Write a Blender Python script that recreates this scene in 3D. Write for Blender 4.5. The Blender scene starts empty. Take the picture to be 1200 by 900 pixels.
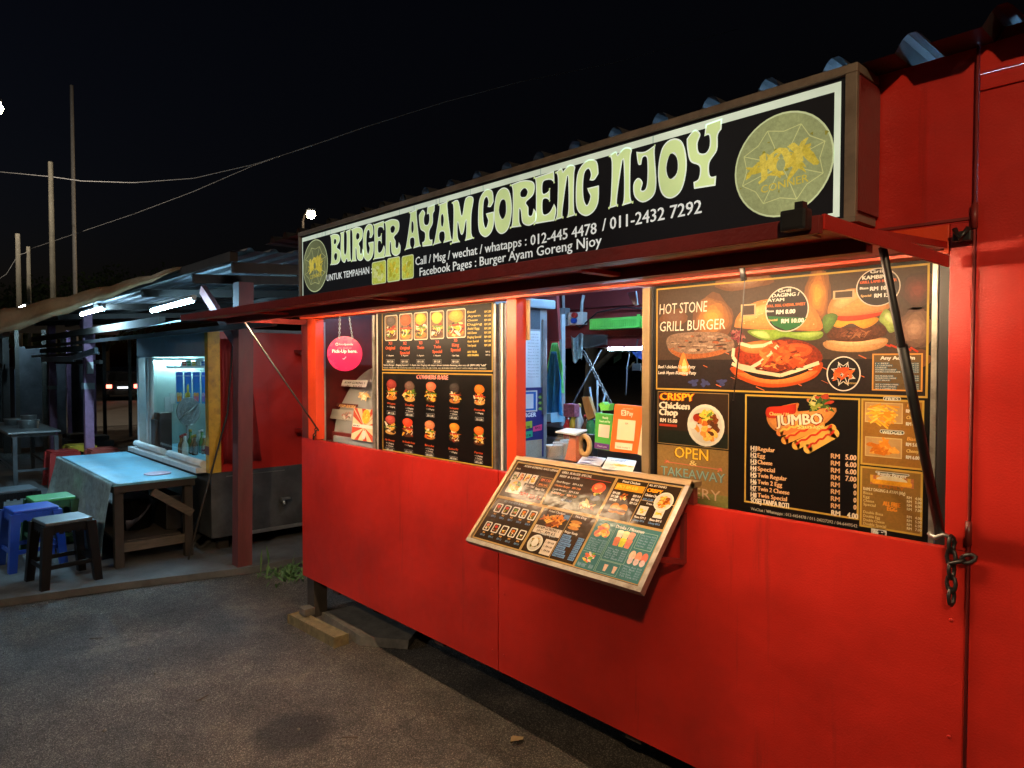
import bpy, bmesh, math, random
from mathutils import Vector, Matrix
from mathutils.geometry import delaunay_2d_cdt

SC = bpy.context.scene
COL = SC.collection
rnd = random.Random(7)

# ------------------------------------------------------------------ camera
CAM = Vector((0.0, -2.0, 1.6))
FPX = 815.0                                   # focal length in pixels of a 1200 px wide frame
YAW = math.atan(750 / 815.0); PIT = math.atan(24 / 815.0)
F0 = Vector((-math.cos(YAW), math.sin(YAW), 0)); CR = Vector((math.sin(YAW), math.cos(YAW), 0))
CF = F0 * math.cos(PIT) + Vector((0, 0, -math.sin(PIT))); CU = CR.cross(CF)
cd = bpy.data.cameras.new('camera'); cam = bpy.data.objects.new('camera', cd); COL.objects.link(cam)
cam.matrix_world = Matrix(((CR.x, CU.x, -CF.x, CAM.x), (CR.y, CU.y, -CF.y, CAM.y), (CR.z, CU.z, -CF.z, CAM.z), (0, 0, 0, 1)))
cd.sensor_fit = 'HORIZONTAL'; cd.sensor_width = 36.0; cd.lens = 36.0 * FPX / 1200.0
cd.clip_start = 0.05; cd.clip_end = 2000
SC.camera = cam

# ------------------------------------------------------------------ night sky
W = bpy.data.worlds.new("World"); SC.world = W; W.use_nodes = True
wn = W.node_tree.nodes; wl = W.node_tree.links
bgn = wn['Background']
sky = wn.new('ShaderNodeTexSky'); sky.sky_type = 'NISHITA'; sky.sun_disc = False
sky.sun_elevation = math.radians(-4.5); sky.sun_rotation = math.radians(200)
tint = wn.new('ShaderNodeVectorMath'); tint.operation = 'MULTIPLY'; tint.inputs[1].default_value = (0.86, 0.92, 1.2)
wl.new(sky.outputs[0], tint.inputs[0]); wl.new(tint.outputs[0], bgn.inputs['Color']); bgn.inputs['Strength'].default_value = SKY_STRENGTH = 0.20
SC.view_settings.view_transform = 'Standard'; SC.view_settings.look = 'None'
SC.view_settings.exposure = 0.0; SC.view_settings.gamma = 1.0
SC.view_settings.use_curve_mapping = False
SC.cycles.max_bounces = 6; SC.cycles.diffuse_bounces = 3; SC.cycles.glossy_bounces = 3
SC.cycles.transparent_max_bounces = 8; SC.cycles.sample_clamp_indirect = 4.0
SC.cycles.caustics_reflective = False; SC.cycles.caustics_refractive = False

# strengths of the lamps in the place
L_AWNING = 235.0      # two warm tubes under the kiosk awning
L_STALL = 290.0       # cool tubes of the drinks stall
L_INSIDE = 170.0      # cool tubes inside the burger kiosk
W_STREET = 900.0      # street lamps (watts)

# ------------------------------------------------------------------ helpers
def lin(c):
    c = c / 255.0
    return c / 12.92 if c <= 0.04045 else ((c + 0.055) / 1.055) ** 2.4
def rgb(r, g, b): return (lin(r), lin(g), lin(b))

def pray(px, py): return CF + CR * ((px - 600) / FPX) + CU * ((450 - py) / FPX)
def on(px, py, axis, val):
    r = pray(px, py); t = (val - CAM[axis]) / r[axis]; return CAM + r * t

def tag(o, label=None, cat=None, group=None, kind=None):
    if label: o['label'] = label
    if cat: o['category'] = cat
    if group: o['group'] = group
    if kind: o['kind'] = kind
    return o
def thing(name, label, cat, loc=(0, 0, 0), group=None):
    o = bpy.data.objects.new(name, None); COL.objects.link(o); o.location = loc
    o.empty_display_size = 0.1
    return tag(o, label, cat, group)
def adopt(o, parent):
    o.parent = parent
    o.matrix_parent_inverse = Matrix.Translation(-world_loc(parent))
def world_loc(o):
    v = Vector(o.location)
    while o.parent:
        v = v + o.matrix_parent_inverse.to_translation() + Vector(o.parent.location); o = o.parent
    return v
def copy_tree(o, parent=None):
    c = o.copy(); COL.objects.link(c)
    if parent: c.parent = parent
    for ch in [x for x in o.children]: copy_tree(ch, c)
    return c

class MB:
    """collects shapes and links them as one mesh object"""
    def __init__(s): s.bm = bmesh.new()
    def box(s, x0, x1, y0, y1, z0, z1, bev=0.0, rot=None, org=None):
        m = bmesh.ops.create_cube(s.bm, size=1.0)['verts']
        for v in m:
            v.co = Vector(((x0 + x1) / 2 + v.co.x * (x1 - x0), (y0 + y1) / 2 + v.co.y * (y1 - y0), (z0 + z1) / 2 + v.co.z * (z1 - z0)))
        if rot:
            bmesh.ops.rotate(s.bm, verts=m, cent=org or Vector(((x0 + x1) / 2, (y0 + y1) / 2, (z0 + z1) / 2)), matrix=rot)
        if bev > 0:
            es = list({e for v in m for e in v.link_edges})
            bmesh.ops.bevel(s.bm, geom=es, offset=bev, segments=2, affect='EDGES', profile=0.7)
        return s
    def bar(s, a, b, w, h=None, up=(0, 0, 1), bev=0.0):
        a = Vector(a); b = Vector(b); d = b - a; L = d.length; d.normalize(); h = h or w
        up = Vector(up)
        if abs(d.dot(up)) > 0.98: up = Vector((0, 1, 0))
        x = d.cross(up).normalized(); y = x.cross(d).normalized()
        m = bmesh.ops.create_cube(s.bm, size=1.0)['verts']; c = (a + b) / 2
        for v in m: v.co = c + x * (v.co.x * w) + y * (v.co.y * h) + d * (v.co.z * L)
        if bev > 0:
            es = list({e for v in m for e in v.link_edges})
            bmesh.ops.bevel(s.bm, geom=es, offset=bev, segments=1, affect='EDGES')
        return s
    def tube(s, pts, r, n=8, cap=True, closed=False):
        pts = [Vector(p) for p in pts]; N = len(pts); rings = []
        rr = r if isinstance(r, (list, tuple)) else [r] * N
        px = None
        for i, p in enumerate(pts):
            if closed: d = pts[(i + 1) % N] - pts[i - 1]
            else: d = pts[min(i + 1, N - 1)] - pts[max(i - 1, 0)]
            d.normalize()
            if px is None:
                up = Vector((0, 0, 1)) if abs(d.z) < 0.9 else Vector((1, 0, 0)); x = d.cross(up).normalized()
            else:
                x = (px - d * px.dot(d)).normalized()
            px = x; y = d.cross(x)
            rings.append([s.bm.verts.new(p + x * (rr[i] * math.cos(2 * math.pi * k / n)) + y * (rr[i] * math.sin(2 * math.pi * k / n))) for k in range(n)])
        M = N if closed else N - 1
        for i in range(M):
            A = rings[i]; B = rings[(i + 1) % N]
            for k in range(n):
                f = s.bm.faces.new((A[k], A[(k + 1) % n], B[(k + 1) % n], B[k])); f.smooth = True
        if cap and not closed:
            s.bm.faces.new(rings[0][::-1]); s.bm.faces.new(rings[-1])
        return s
    def lathe(s, prof, loc, n=20):
        loc = Vector(loc); rings = []
        for r, z in prof:
            rings.append([s.bm.verts.new(loc + Vector((r * math.cos(2 * math.pi * k / n), r * math.sin(2 * math.pi * k / n), z))) for k in range(n)])
        for A, B in zip(rings, rings[1:]):
            for k in range(n):
                f = s.bm.faces.new((A[k], A[(k + 1) % n], B[(k + 1) % n], B[k])); f.smooth = True
        s.bm.faces.new(rings[0][::-1]); s.bm.faces.new(rings[-1])
        return s
    def prism(s, pts, off):
        """closed outline (3-D points) extruded by the vector off"""
        a = [s.bm.verts.new(Vector(p)) for p in pts]; b = [s.bm.verts.new(Vector(p) + Vector(off)) for p in pts]
        s.bm.faces.new(a); s.bm.faces.new(b[::-1]); n = len(a)
        for i in range(n): s.bm.faces.new((a[i], b[i], b[(i + 1) % n], a[(i + 1) % n]))
        return s
    def grid(s, nu, nv, fn, thick=None, smooth=True):
        g = [[s.bm.verts.new(Vector(fn(i / nu, j / nv))) for j in range(nv + 1)] for i in range(nu + 1)]
        fs = []
        for i in range(nu):
            for j in range(nv):
                f = s.bm.faces.new((g[i][j], g[i + 1][j], g[i + 1][j + 1], g[i][j + 1])); f.smooth = smooth; fs.append(f)
        if thick:
            bmesh.ops.solidify(s.bm, geom=fs, thickness=thick)
        return s
    def build(s, name, mat, parent=None, fix=True):
        if fix: bmesh.ops.recalc_face_normals(s.bm, faces=s.bm.faces[:])
        me = bpy.data.meshes.new(name); s.bm.to_mesh(me); s.bm.free()
        o = bpy.data.objects.new(name, me); COL.objects.link(o)
        for m in (mat if isinstance(mat, list) else [mat]): me.materials.append(m)
        if parent is not None: adopt(o, parent)
        return o

# ------------------------------------------------------------------ materials
def mat(name, base, rough=0.5, metal=0.0, var=0.15, scale=6.0, bump=0.0, bscale=60.0, runs=None, dent=0.0, dirt=None, dirt_amt=0.0, dirt_scale=3.0, coat=0.0, stretch=None):
    m = bpy.data.materials.new(name); m.use_nodes = True
    nt = m.node_tree; N = nt.nodes; L = nt.links; p = N['Principled BSDF']
    p.inputs['Metallic'].default_value = metal; p.inputs['Roughness'].default_value = rough
    p.inputs['Coat Weight'].default_value = coat
    tc = N.new('ShaderNodeTexCoord'); mp = N.new('ShaderNodeMapping'); L.new(tc.outputs['Object'], mp.inputs['Vector'])
    if stretch: mp.inputs['Scale'].default_value = stretch
    nz = N.new('ShaderNodeTexNoise'); nz.inputs['Scale'].default_value = scale; nz.inputs['Detail'].default_value = 8; nz.inputs['Roughness'].default_value = 0.65
    L.new(mp.outputs[0], nz.inputs['Vector'])
    rp = N.new('ShaderNodeMapRange'); rp.inputs['From Min'].default_value = 0.3; rp.inputs['From Max'].default_value = 0.7
    rp.inputs['To Min'].default_value = 1 - var; rp.inputs['To Max'].default_value = 1 + var; L.new(nz.outputs['Fac'], rp.inputs['Value'])
    mx = N.new('ShaderNodeVectorMath'); mx.operation = 'SCALE'; mx.inputs[0].default_value = base; L.new(rp.outputs[0], mx.inputs['Scale'])
    out = mx.outputs[0]
    if dirt:
        n2 = N.new('ShaderNodeTexNoise'); n2.inputs['Scale'].default_value = dirt_scale; n2.inputs['Detail'].default_value = 10; n2.inputs['Roughness'].default_value = 0.7
        L.new(mp.outputs[0], n2.inputs['Vector'])
        r2 = N.new('ShaderNodeMapRange'); r2.inputs['From Min'].default_value = 0.5; r2.inputs['From Max'].default_value = 0.72
        r2.inputs['To Min'].default_value = 0; r2.inputs['To Max'].default_value = dirt_amt; L.new(n2.outputs['Fac'], r2.inputs['Value'])
        mm = N.new('ShaderNodeMix'); mm.data_type = 'RGBA'; L.new(r2.outputs[0], mm.inputs['Factor']); L.new(out, mm.inputs[6]); mm.inputs[7].default_value = (*dirt, 1)
        out = mm.outputs[2]
    if runs:                                                     # grime and rust runs down the sheet, and fine scuffs
        for sc_, lo, hi, am in (((9, 9, .55), .60, .72, .75), ((2.2, 2.2, 26), .66, .74, .5), ((60, 60, 60), .70, .76, .6)):
            mp2 = N.new('ShaderNodeMapping'); mp2.inputs['Scale'].default_value = sc_; L.new(tc.outputs['Object'], mp2.inputs['Vector'])
            n4 = N.new('ShaderNodeTexNoise'); n4.inputs['Scale'].default_value = 1.0; n4.inputs['Detail'].default_value = 9; n4.inputs['Roughness'].default_value = 0.7; L.new(mp2.outputs[0], n4.inputs['Vector'])
            r4 = N.new('ShaderNodeMapRange'); r4.inputs['From Min'].default_value = lo; r4.inputs['From Max'].default_value = hi; r4.inputs['To Max'].default_value = am; L.new(n4.outputs['Fac'], r4.inputs['Value'])
            m4 = N.new('ShaderNodeMix'); m4.data_type = 'RGBA'; L.new(r4.outputs[0], m4.inputs['Factor']); L.new(out, m4.inputs[6]); m4.inputs[7].default_value = (*runs, 1); out = m4.outputs[2]
    L.new(out, p.inputs['Base Color'])
    rr = N.new('ShaderNodeMapRange'); rr.inputs['To Min'].default_value = max(0.02, rough - 0.1); rr.inputs['To Max'].default_value = min(1, rough + 0.12)
    L.new(nz.outputs['Fac'], rr.inputs['Value']); L.new(rr.outputs[0], p.inputs['Roughness'])
    if bump > 0:
        n3 = N.new('ShaderNodeTexNoise'); n3.inputs['Scale'].default_value = bscale; n3.inputs['Detail'].default_value = 4; L.new(mp.outputs[0], n3.inputs['Vector'])
        b = N.new('ShaderNodeBump'); b.inputs['Strength'].default_value = bump; b.inputs['Distance'].default_value = 0.004
        L.new(n3.outputs['Fac'], b.inputs['Height']); L.new(b.outputs[0], p.inputs['Normal'])
        if dent > 0:
            n5 = N.new('ShaderNodeTexNoise'); n5.inputs['Scale'].default_value = 2.6; n5.inputs['Detail'].default_value = 3; L.new(tc.outputs['Object'], n5.inputs['Vector'])
            b5 = N.new('ShaderNodeBump'); b5.inputs['Strength'].default_value = dent; b5.inputs['Distance'].default_value = 0.05; L.new(n5.outputs['Fac'], b5.inputs['Height']); L.new(b5.outputs[0], b.inputs['Normal'])
    return m
def emat(name, col, strength):
    m = bpy.data.materials.new(name); m.use_nodes = True; p = m.node_tree.nodes['Principled BSDF']
    p.inputs['Base Color'].default_value = (0.8, 0.8, 0.8, 1); p.inputs['Emission Color'].default_value = (*col, 1); p.inputs['Emission Strength'].default_value = strength
    return m
def glass(name, tint=(1, 1, 1), gloss=0.08, rough=0.03, milky=0.0):
    m = bpy.data.materials.new(name); m.use_nodes = True; nt = m.node_tree; N = nt.nodes; L = nt.links; N.clear()
    o = N.new('ShaderNodeOutputMaterial'); t = N.new('ShaderNodeBsdfTransparent'); t.inputs[0].default_value = (*tint, 1)
    g = N.new('ShaderNodeBsdfGlossy'); g.inputs['Roughness'].default_value = rough
    fr = N.new('ShaderNodeLayerWeight'); pw = N.new('ShaderNodeMath'); pw.operation = 'POWER'; pw.inputs[1].default_value = 5.0; L.new(fr.outputs['Facing'], pw.inputs[0])
    mth = N.new('ShaderNodeMath'); mth.operation = 'MULTIPLY_ADD'; mth.inputs[1].default_value = 0.6; mth.inputs[2].default_value = gloss * 0.5; L.new(pw.outputs[0], mth.inputs[0])
    mx = N.new('ShaderNodeMixShader'); L.new(mth.outputs[0], mx.inputs[0]); L.new(t.outputs[0], mx.inputs[1]); L.new(g.outputs[0], mx.inputs[2])
    last = mx
    if milky > 0:
        d = N.new('ShaderNodeBsdfDiffuse'); d.inputs[0].default_value = (0.75, 0.78, 0.75, 1)
        m2 = N.new('ShaderNodeMixShader'); m2.inputs[0].default_value = milky; L.new(mx.outputs[0], m2.inputs[1]); L.new(d.outputs[0], m2.inputs[2]); last = m2
    L.new(last.outputs[0], o.inputs['Surface'])
    return m
def print_mat(name, rough=0.3, emit=0.0, wave=0.0, grain=1.0, ink=1.0, spec=0.5):
    """printed sheet: ink colours come from the mesh, alpha says how much picture grain the ink has"""
    m = bpy.data.materials.new(name); m.use_nodes = True; nt = m.node_tree; N = nt.nodes; L = nt.links; p = N['Principled BSDF']
    a = N.new('ShaderNodeAttribute'); a.attribute_name = 'Col'
    tc = N.new('ShaderNodeTexCoord')
    nz = N.new('ShaderNodeTexNoise'); nz.inputs['Scale'].default_value = 110 * grain; nz.inputs['Detail'].default_value = 8; nz.inputs['Roughness'].default_value = 0.75; L.new(tc.outputs['Object'], nz.inputs['Vector'])
    rp = N.new('ShaderNodeMapRange'); rp.inputs['From Min'].default_value = 0.3; rp.inputs['From Max'].default_value = 0.7; rp.inputs['To Min'].default_value = 0.35; rp.inputs['To Max'].default_value = 1.75
    L.new(nz.outputs['Fac'], rp.inputs['Value'])
    mxf = N.new('ShaderNodeMix'); mxf.data_type = 'FLOAT'; mxf.inputs[2].default_value = 1.0; L.new(a.outputs['Alpha'], mxf.inputs[0]); L.new(rp.outputs[0], mxf.inputs[3])
    sc = N.new('ShaderNodeVectorMath'); sc.operation = 'SCALE'; L.new(a.outputs['Color'], sc.inputs[0]); L.new(mxf.outputs[0], sc.inputs['Scale'])
    # faint fading and grime over the whole print
    n2 = N.new('ShaderNodeTexNoise'); n2.inputs['Scale'].default_value = 5; n2.inputs['Detail'].default_value = 8; L.new(tc.outputs['Object'], n2.inputs['Vector'])
    r2 = N.new('ShaderNodeMapRange'); r2.inputs['From Min'].default_value = 0.35; r2.inputs['From Max'].default_value = 0.7; r2.inputs['To Min'].default_value = 0.82 * ink; r2.inputs['To Max'].default_value = 1.1 * ink; p.inputs['Specular IOR Level'].default_value = spec; L.new(n2.outputs['Fac'], r2.inputs['Value'])
    s2 = N.new('ShaderNodeVectorMath'); s2.operation = 'SCALE'; L.new(sc.outputs[0], s2.inputs[0]); L.new(r2.outputs[0], s2.inputs['Scale'])
    L.new(s2.outputs[0], p.inputs['Base Color']); p.inputs['Roughness'].default_value = rough
    if emit > 0:
        L.new(s2.outputs[0], p.inputs['Emission Color']); p.inputs['Emission Strength'].default_value = emit
    if wave > 0:
        n3 = N.new('ShaderNodeTexNoise'); n3.inputs['Scale'].default_value = 7; n3.inputs['Detail'].default_value = 3; L.new(tc.outputs['Object'], n3.inputs['Vector'])
        b = N.new('ShaderNodeBump'); b.inputs['Strength'].default_value = wave; b.inputs['Distance'].default_value = 0.03
        L.new(n3.outputs['Fac'], b.inputs['Height']); L.new(b.outputs[0], p.inputs['Normal'])
    return m

M = {}
M['red'] = mat('red_paint', (0.46, 0.018, 0.011), 0.36, var=0.16, scale=2.5, bump=0.22, bscale=190, runs=(0.15, 0.015, 0.012), dent=0.4, dirt=(0.20, 0.012, 0.010), dirt_amt=0.45, dirt_scale=2.2)
M['orange'] = mat('orange_red_paint', (0.66, 0.055, 0.012), 0.38, var=0.08, bump=0.2, bscale=140)
M['darkred'] = mat('dark_red_paint', (0.17, 0.018, 0.017), 0.4, var=0.25, scale=5, bump=0.3, bscale=80, dirt=(0.06, 0.02, 0.015), dirt_amt=0.6)
M['maroon'] = mat('maroon_inner_paint', (0.17, 0.022, 0.022), 0.5, var=0.2, scale=4)
M['black'] = mat('black_metal', (0.012, 0.012, 0.013), 0.42, var=0.3)
M['under'] = mat('rusty_chassis', (0.035, 0.028, 0.024), 0.8, var=0.4)
M['steel'] = mat('galvanised_steel', (0.42, 0.43, 0.42), 0.38, metal=0.85, var=0.2, scale=14)
M['frame'] = mat('weathered_sign_frame', (0.23, 0.19, 0.15), 0.45, metal=0.4, var=0.3, scale=10, dirt=(0.10, 0.06, 0.04), dirt_amt=0.6)
M['alu'] = mat('aluminium_frame', (0.30, 0.28, 0.25), 0.35, metal=0.7, var=0.3, scale=20, dirt=(0.12, 0.09, 0.06), dirt_amt=0.8, dirt_scale=14)
M['bronze'] = mat('tan_metal_strip', (0.27, 0.19, 0.10), 0.4, metal=0.3, var=0.2)
M['zinc'] = mat('zinc_roof_sheet', (0.17, 0.18, 0.19), 0.5, metal=0.4, var=0.35, scale=5, dirt=(0.10, 0.06, 0.04), dirt_amt=0.7)
M['tan'] = mat('weathered_plastic_sheet', (0.58, 0.49, 0.36), 0.6, var=0.25, scale=6, dirt=(0.15, 0.11, 0.07), dirt_amt=0.6, dirt_scale=5)
M['wood'] = mat('old_timber', (0.085, 0.07, 0.055), 0.75, var=0.4, scale=9, stretch=(1, 1, 6), bump=0.4, bscale=30)
M['darkzinc'] = mat('dark_zinc_sheet', (0.036, 0.038, 0.044), 0.55, metal=0.2, var=0.5, scale=4, bump=.4, bscale=9, dirt=(0.03, 0.025, 0.02), dirt_amt=0.8)  # darker zinc tone for the kiosk roof and canopy sheets
M['darkwood'] = mat('dark_timber', (0.030, 0.024, 0.020), 0.8, var=0.4, scale=9, bump=0.4, bscale=30)
M['postred'] = mat('faded_red_post', (0.12, 0.028, 0.028), 0.65, var=0.3, scale=12, stretch=(1, 1, 0.25), bump=0.4, bscale=40, dirt=(0.10, 0.05, 0.04), dirt_amt=0.7, dirt_scale=9)
M['purple'] = mat('purple_post_paint', (0.26, 0.13, 0.22), 0.6, var=0.25, scale=10, dirt=(0.10, 0.06, 0.09), dirt_amt=0.6, dirt_scale=12)
M['yellow'] = mat('worn_yellow_paint', (0.50, 0.30, 0.025), 0.5, var=0.25, scale=9, dirt=(0.12, 0.06, 0.03), dirt_amt=0.7, dirt_scale=12)
M['whitepaint'] = mat('white_window_paint', (0.62, 0.66, 0.66), 0.45, var=0.15, scale=9, dirt=(0.25, 0.26, 0.25), dirt_amt=0.6, dirt_scale=9)
M['inwall'] = mat('pale_inner_wall', (0.34, 0.44, 0.40), 0.6, var=0.1)
M['sheetmetal'] = mat('scuffed_grey_sheet_metal', (0.10, 0.105, 0.11), 0.42, metal=0.5, var=0.35, scale=5, bump=0.2, bscale=12, dirt=(0.06, 0.05, 0.045), dirt_amt=0.7, dirt_scale=4)
M['concrete'] = mat('worn_concrete', (0.085, 0.088, 0.088), 0.9, var=0.35, scale=5, bump=0.6, bscale=70, dirt=(0.035, 0.036, 0.036), dirt_amt=0.8)
M['block'] = mat('mossy_yellow_kerbstone', (0.15, 0.12, 0.06), 0.85, var=0.4, scale=16, bump=0.9, bscale=50, dirt=(0.08, 0.06, 0.035), dirt_amt=0.9, dirt_scale=10)
M['stone'] = mat('broken_slab', (0.085, 0.08, 0.07), 0.9, var=0.4, scale=12, bump=0.9, bscale=50)
M['tabletop'] = mat('blue_laminate', (0.12, 0.37, 0.50), 0.35, var=0.25, scale=5, runs=(0.07, 0.20, 0.26), dirt=(0.32, 0.50, 0.55), dirt_amt=0.6, dirt_scale=7)
M['cloth'] = mat('grey_green_oilcloth', (0.42, 0.54, 0.53), 0.6, var=0.3, scale=14, dirt=(0.12, 0.18, 0.18), dirt_amt=0.7, dirt_scale=26)
M['redcloth'] = mat('red_tarpaulin', (0.42, 0.03, 0.03), 0.5, var=0.2)
def plastic(n, c, r=0.35): return mat(n, c, r, var=0.1, scale=8, dirt=tuple(x * 0.6 for x in c), dirt_amt=0.5)
M['p_black'] = plastic('black_plastic', (0.008, 0.008, 0.009), 0.5); M['p_blue'] = plastic('blue_plastic', (0.02, 0.075, 0.42))
M['p_green'] = plastic('green_plastic', (0.08, 0.40, 0.12)); M['p_red'] = plastic('red_plastic', (0.42, 0.035, 0.03)); M['p_rust'] = plastic('brick_red_plastic', (0.36, 0.07, 0.05))
M['p_yellow'] = plastic('yellow_plastic', (0.55, 0.38, 0.04)); M['p_lime'] = plastic('lime_plastic', (0.16, 0.62, 0.10)); M['p_black'].node_tree.nodes['Principled BSDF'].inputs['Specular IOR Level'].default_value = 0.12; M['p_white'] = plastic('white_plastic', (0.62, 0.63, 0.62))
M['p_grey'] = plastic('grey_plastic', (0.30, 0.33, 0.36)); M['p_greentop'] = plastic('grey_seat_plastic', (0.075, 0.09, 0.10))  # grey seat tone, paler than the black stool legs
M['print'] = print_mat('laminated_print', 0.42, wave=0.06, ink=0.70, spec=0.16)
M['menuprint'] = print_mat('glossy_menu_print', 0.16, wave=0.16, ink=0.66, spec=0.10)
M['matte'] = print_mat('paper_print', 0.7)
M['lit'] = print_mat('backlit_sign_print', 0.45, emit=0.74)
M['bluefab'] = mat('blue_apron_cloth', (0.03, 0.26, 0.52), 0.8, var=0.15, scale=20); M['greenfab'] = mat('green_apron_cloth', (0.22, 0.62, 0.20), 0.8, var=0.15, scale=20)
M['palefab'] = mat('pale_floral_rag', (0.45, 0.58, 0.60), 0.8, var=0.4, scale=60); M['darkfab'] = mat('dark_grey_tarp', (0.10, 0.10, 0.10), 0.6, var=0.3)
M['glass'] = glass('clear_window_glass', (0.93, 0.98, 0.98)); M['acrylic'] = glass('scratched_acrylic', (0.9, 0.93, 0.93), 0.10, 0.12, milky=0.5)
M['acrylic2'] = glass('clear_acrylic', (0.95, 0.92, 0.88), 0.12, 0.06, milky=0.10)
M['tubewarm'] = emat('warm_tube_light', (1.0, 0.70, 0.40), L_AWNING)
M['tubecool'] = emat('cool_tube_light', (0.34, 0.72, 1.0), L_STALL); M['tubewin'] = emat('kiosk_window_tube_light', (0.50, 0.85, 1.0), 135.0); M['tubefar'] = emat('far_stall_tube_light', (0.42, 0.76, 1.0), 650.0); M['tubeside'] = emat('side_wall_tube_light', (0.86, 0.93, 1.0), 120.0)
M['tuberoof'] = emat('blue_white_tube_light', (0.30, 0.62, 1.0), 250.0)
M['tubein'] = emat('white_tube_light', (0.52, 0.75, 1.0), L_INSIDE)
M['leaf'] = mat('dark_foliage', (0.045, 0.075, 0.030), 0.6, var=0.5, scale=0.8)
M['weed'] = mat('weed_leaf', (0.07, 0.15, 0.04), 0.6, var=0.4, scale=20)
M['bark'] = mat('bark', (0.09, 0.07, 0.05), 0.9, var=0.4)
M['polewood'] = mat('grey_pole_timber', (0.13, 0.12, 0.095), 0.8, var=0.3, scale=3)
M['polepale'] = mat('pale_metal_pole', (0.25, 0.24, 0.23), 0.5, var=0.1)
def translucent():
    m = bpy.data.materials.new('translucent_sheet'); m.use_nodes = True; nt = m.node_tree; p = nt.nodes['Principled BSDF']; p.inputs['Base Color'].default_value = (.55, .6, .6, 1); p.inputs['Roughness'].default_value = .5
    t = nt.nodes.new('ShaderNodeBsdfTranslucent'); t.inputs[0].default_value = (.6, .7, .72, 1); x = nt.nodes.new('ShaderNodeMixShader'); x.inputs[0].default_value = .5
    nt.links.new(p.outputs[0], x.inputs[1]); nt.links.new(t.outputs[0], x.inputs[2]); nt.links.new(x.outputs[0], nt.nodes['Material Output'].inputs['Surface']); return m
M['translucent'] = translucent()
M['wire'] = mat('cable', (0.30, 0.30, 0.31), 0.5)
M['rubber'] = mat('rubber', (0.02, 0.02, 0.02), 0.8)
M['carpaint'] = mat('dark_car_paint', (0.02, 0.022, 0.028), 0.25, coat=0.6); M['darkglass'] = mat('dark_glass', (0.01, 0.012, 0.015), 0.08)
M['tail'] = emat('tail_lamp', (1.0, 0.12, 0.08), 9.0); M['plate'] = emat('lit_number_plate', (0.9, 0.95, 1.0), 1.5)
M['lamp'] = emat('street_lamp_glow', (1.0, 0.80, 0.52), 160.0)
M['cardboard'] = mat('chopping_board_wood', (0.52, 0.33, 0.13), 0.6, var=0.2, scale=8, stretch=(6, 6, 1))

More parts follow.
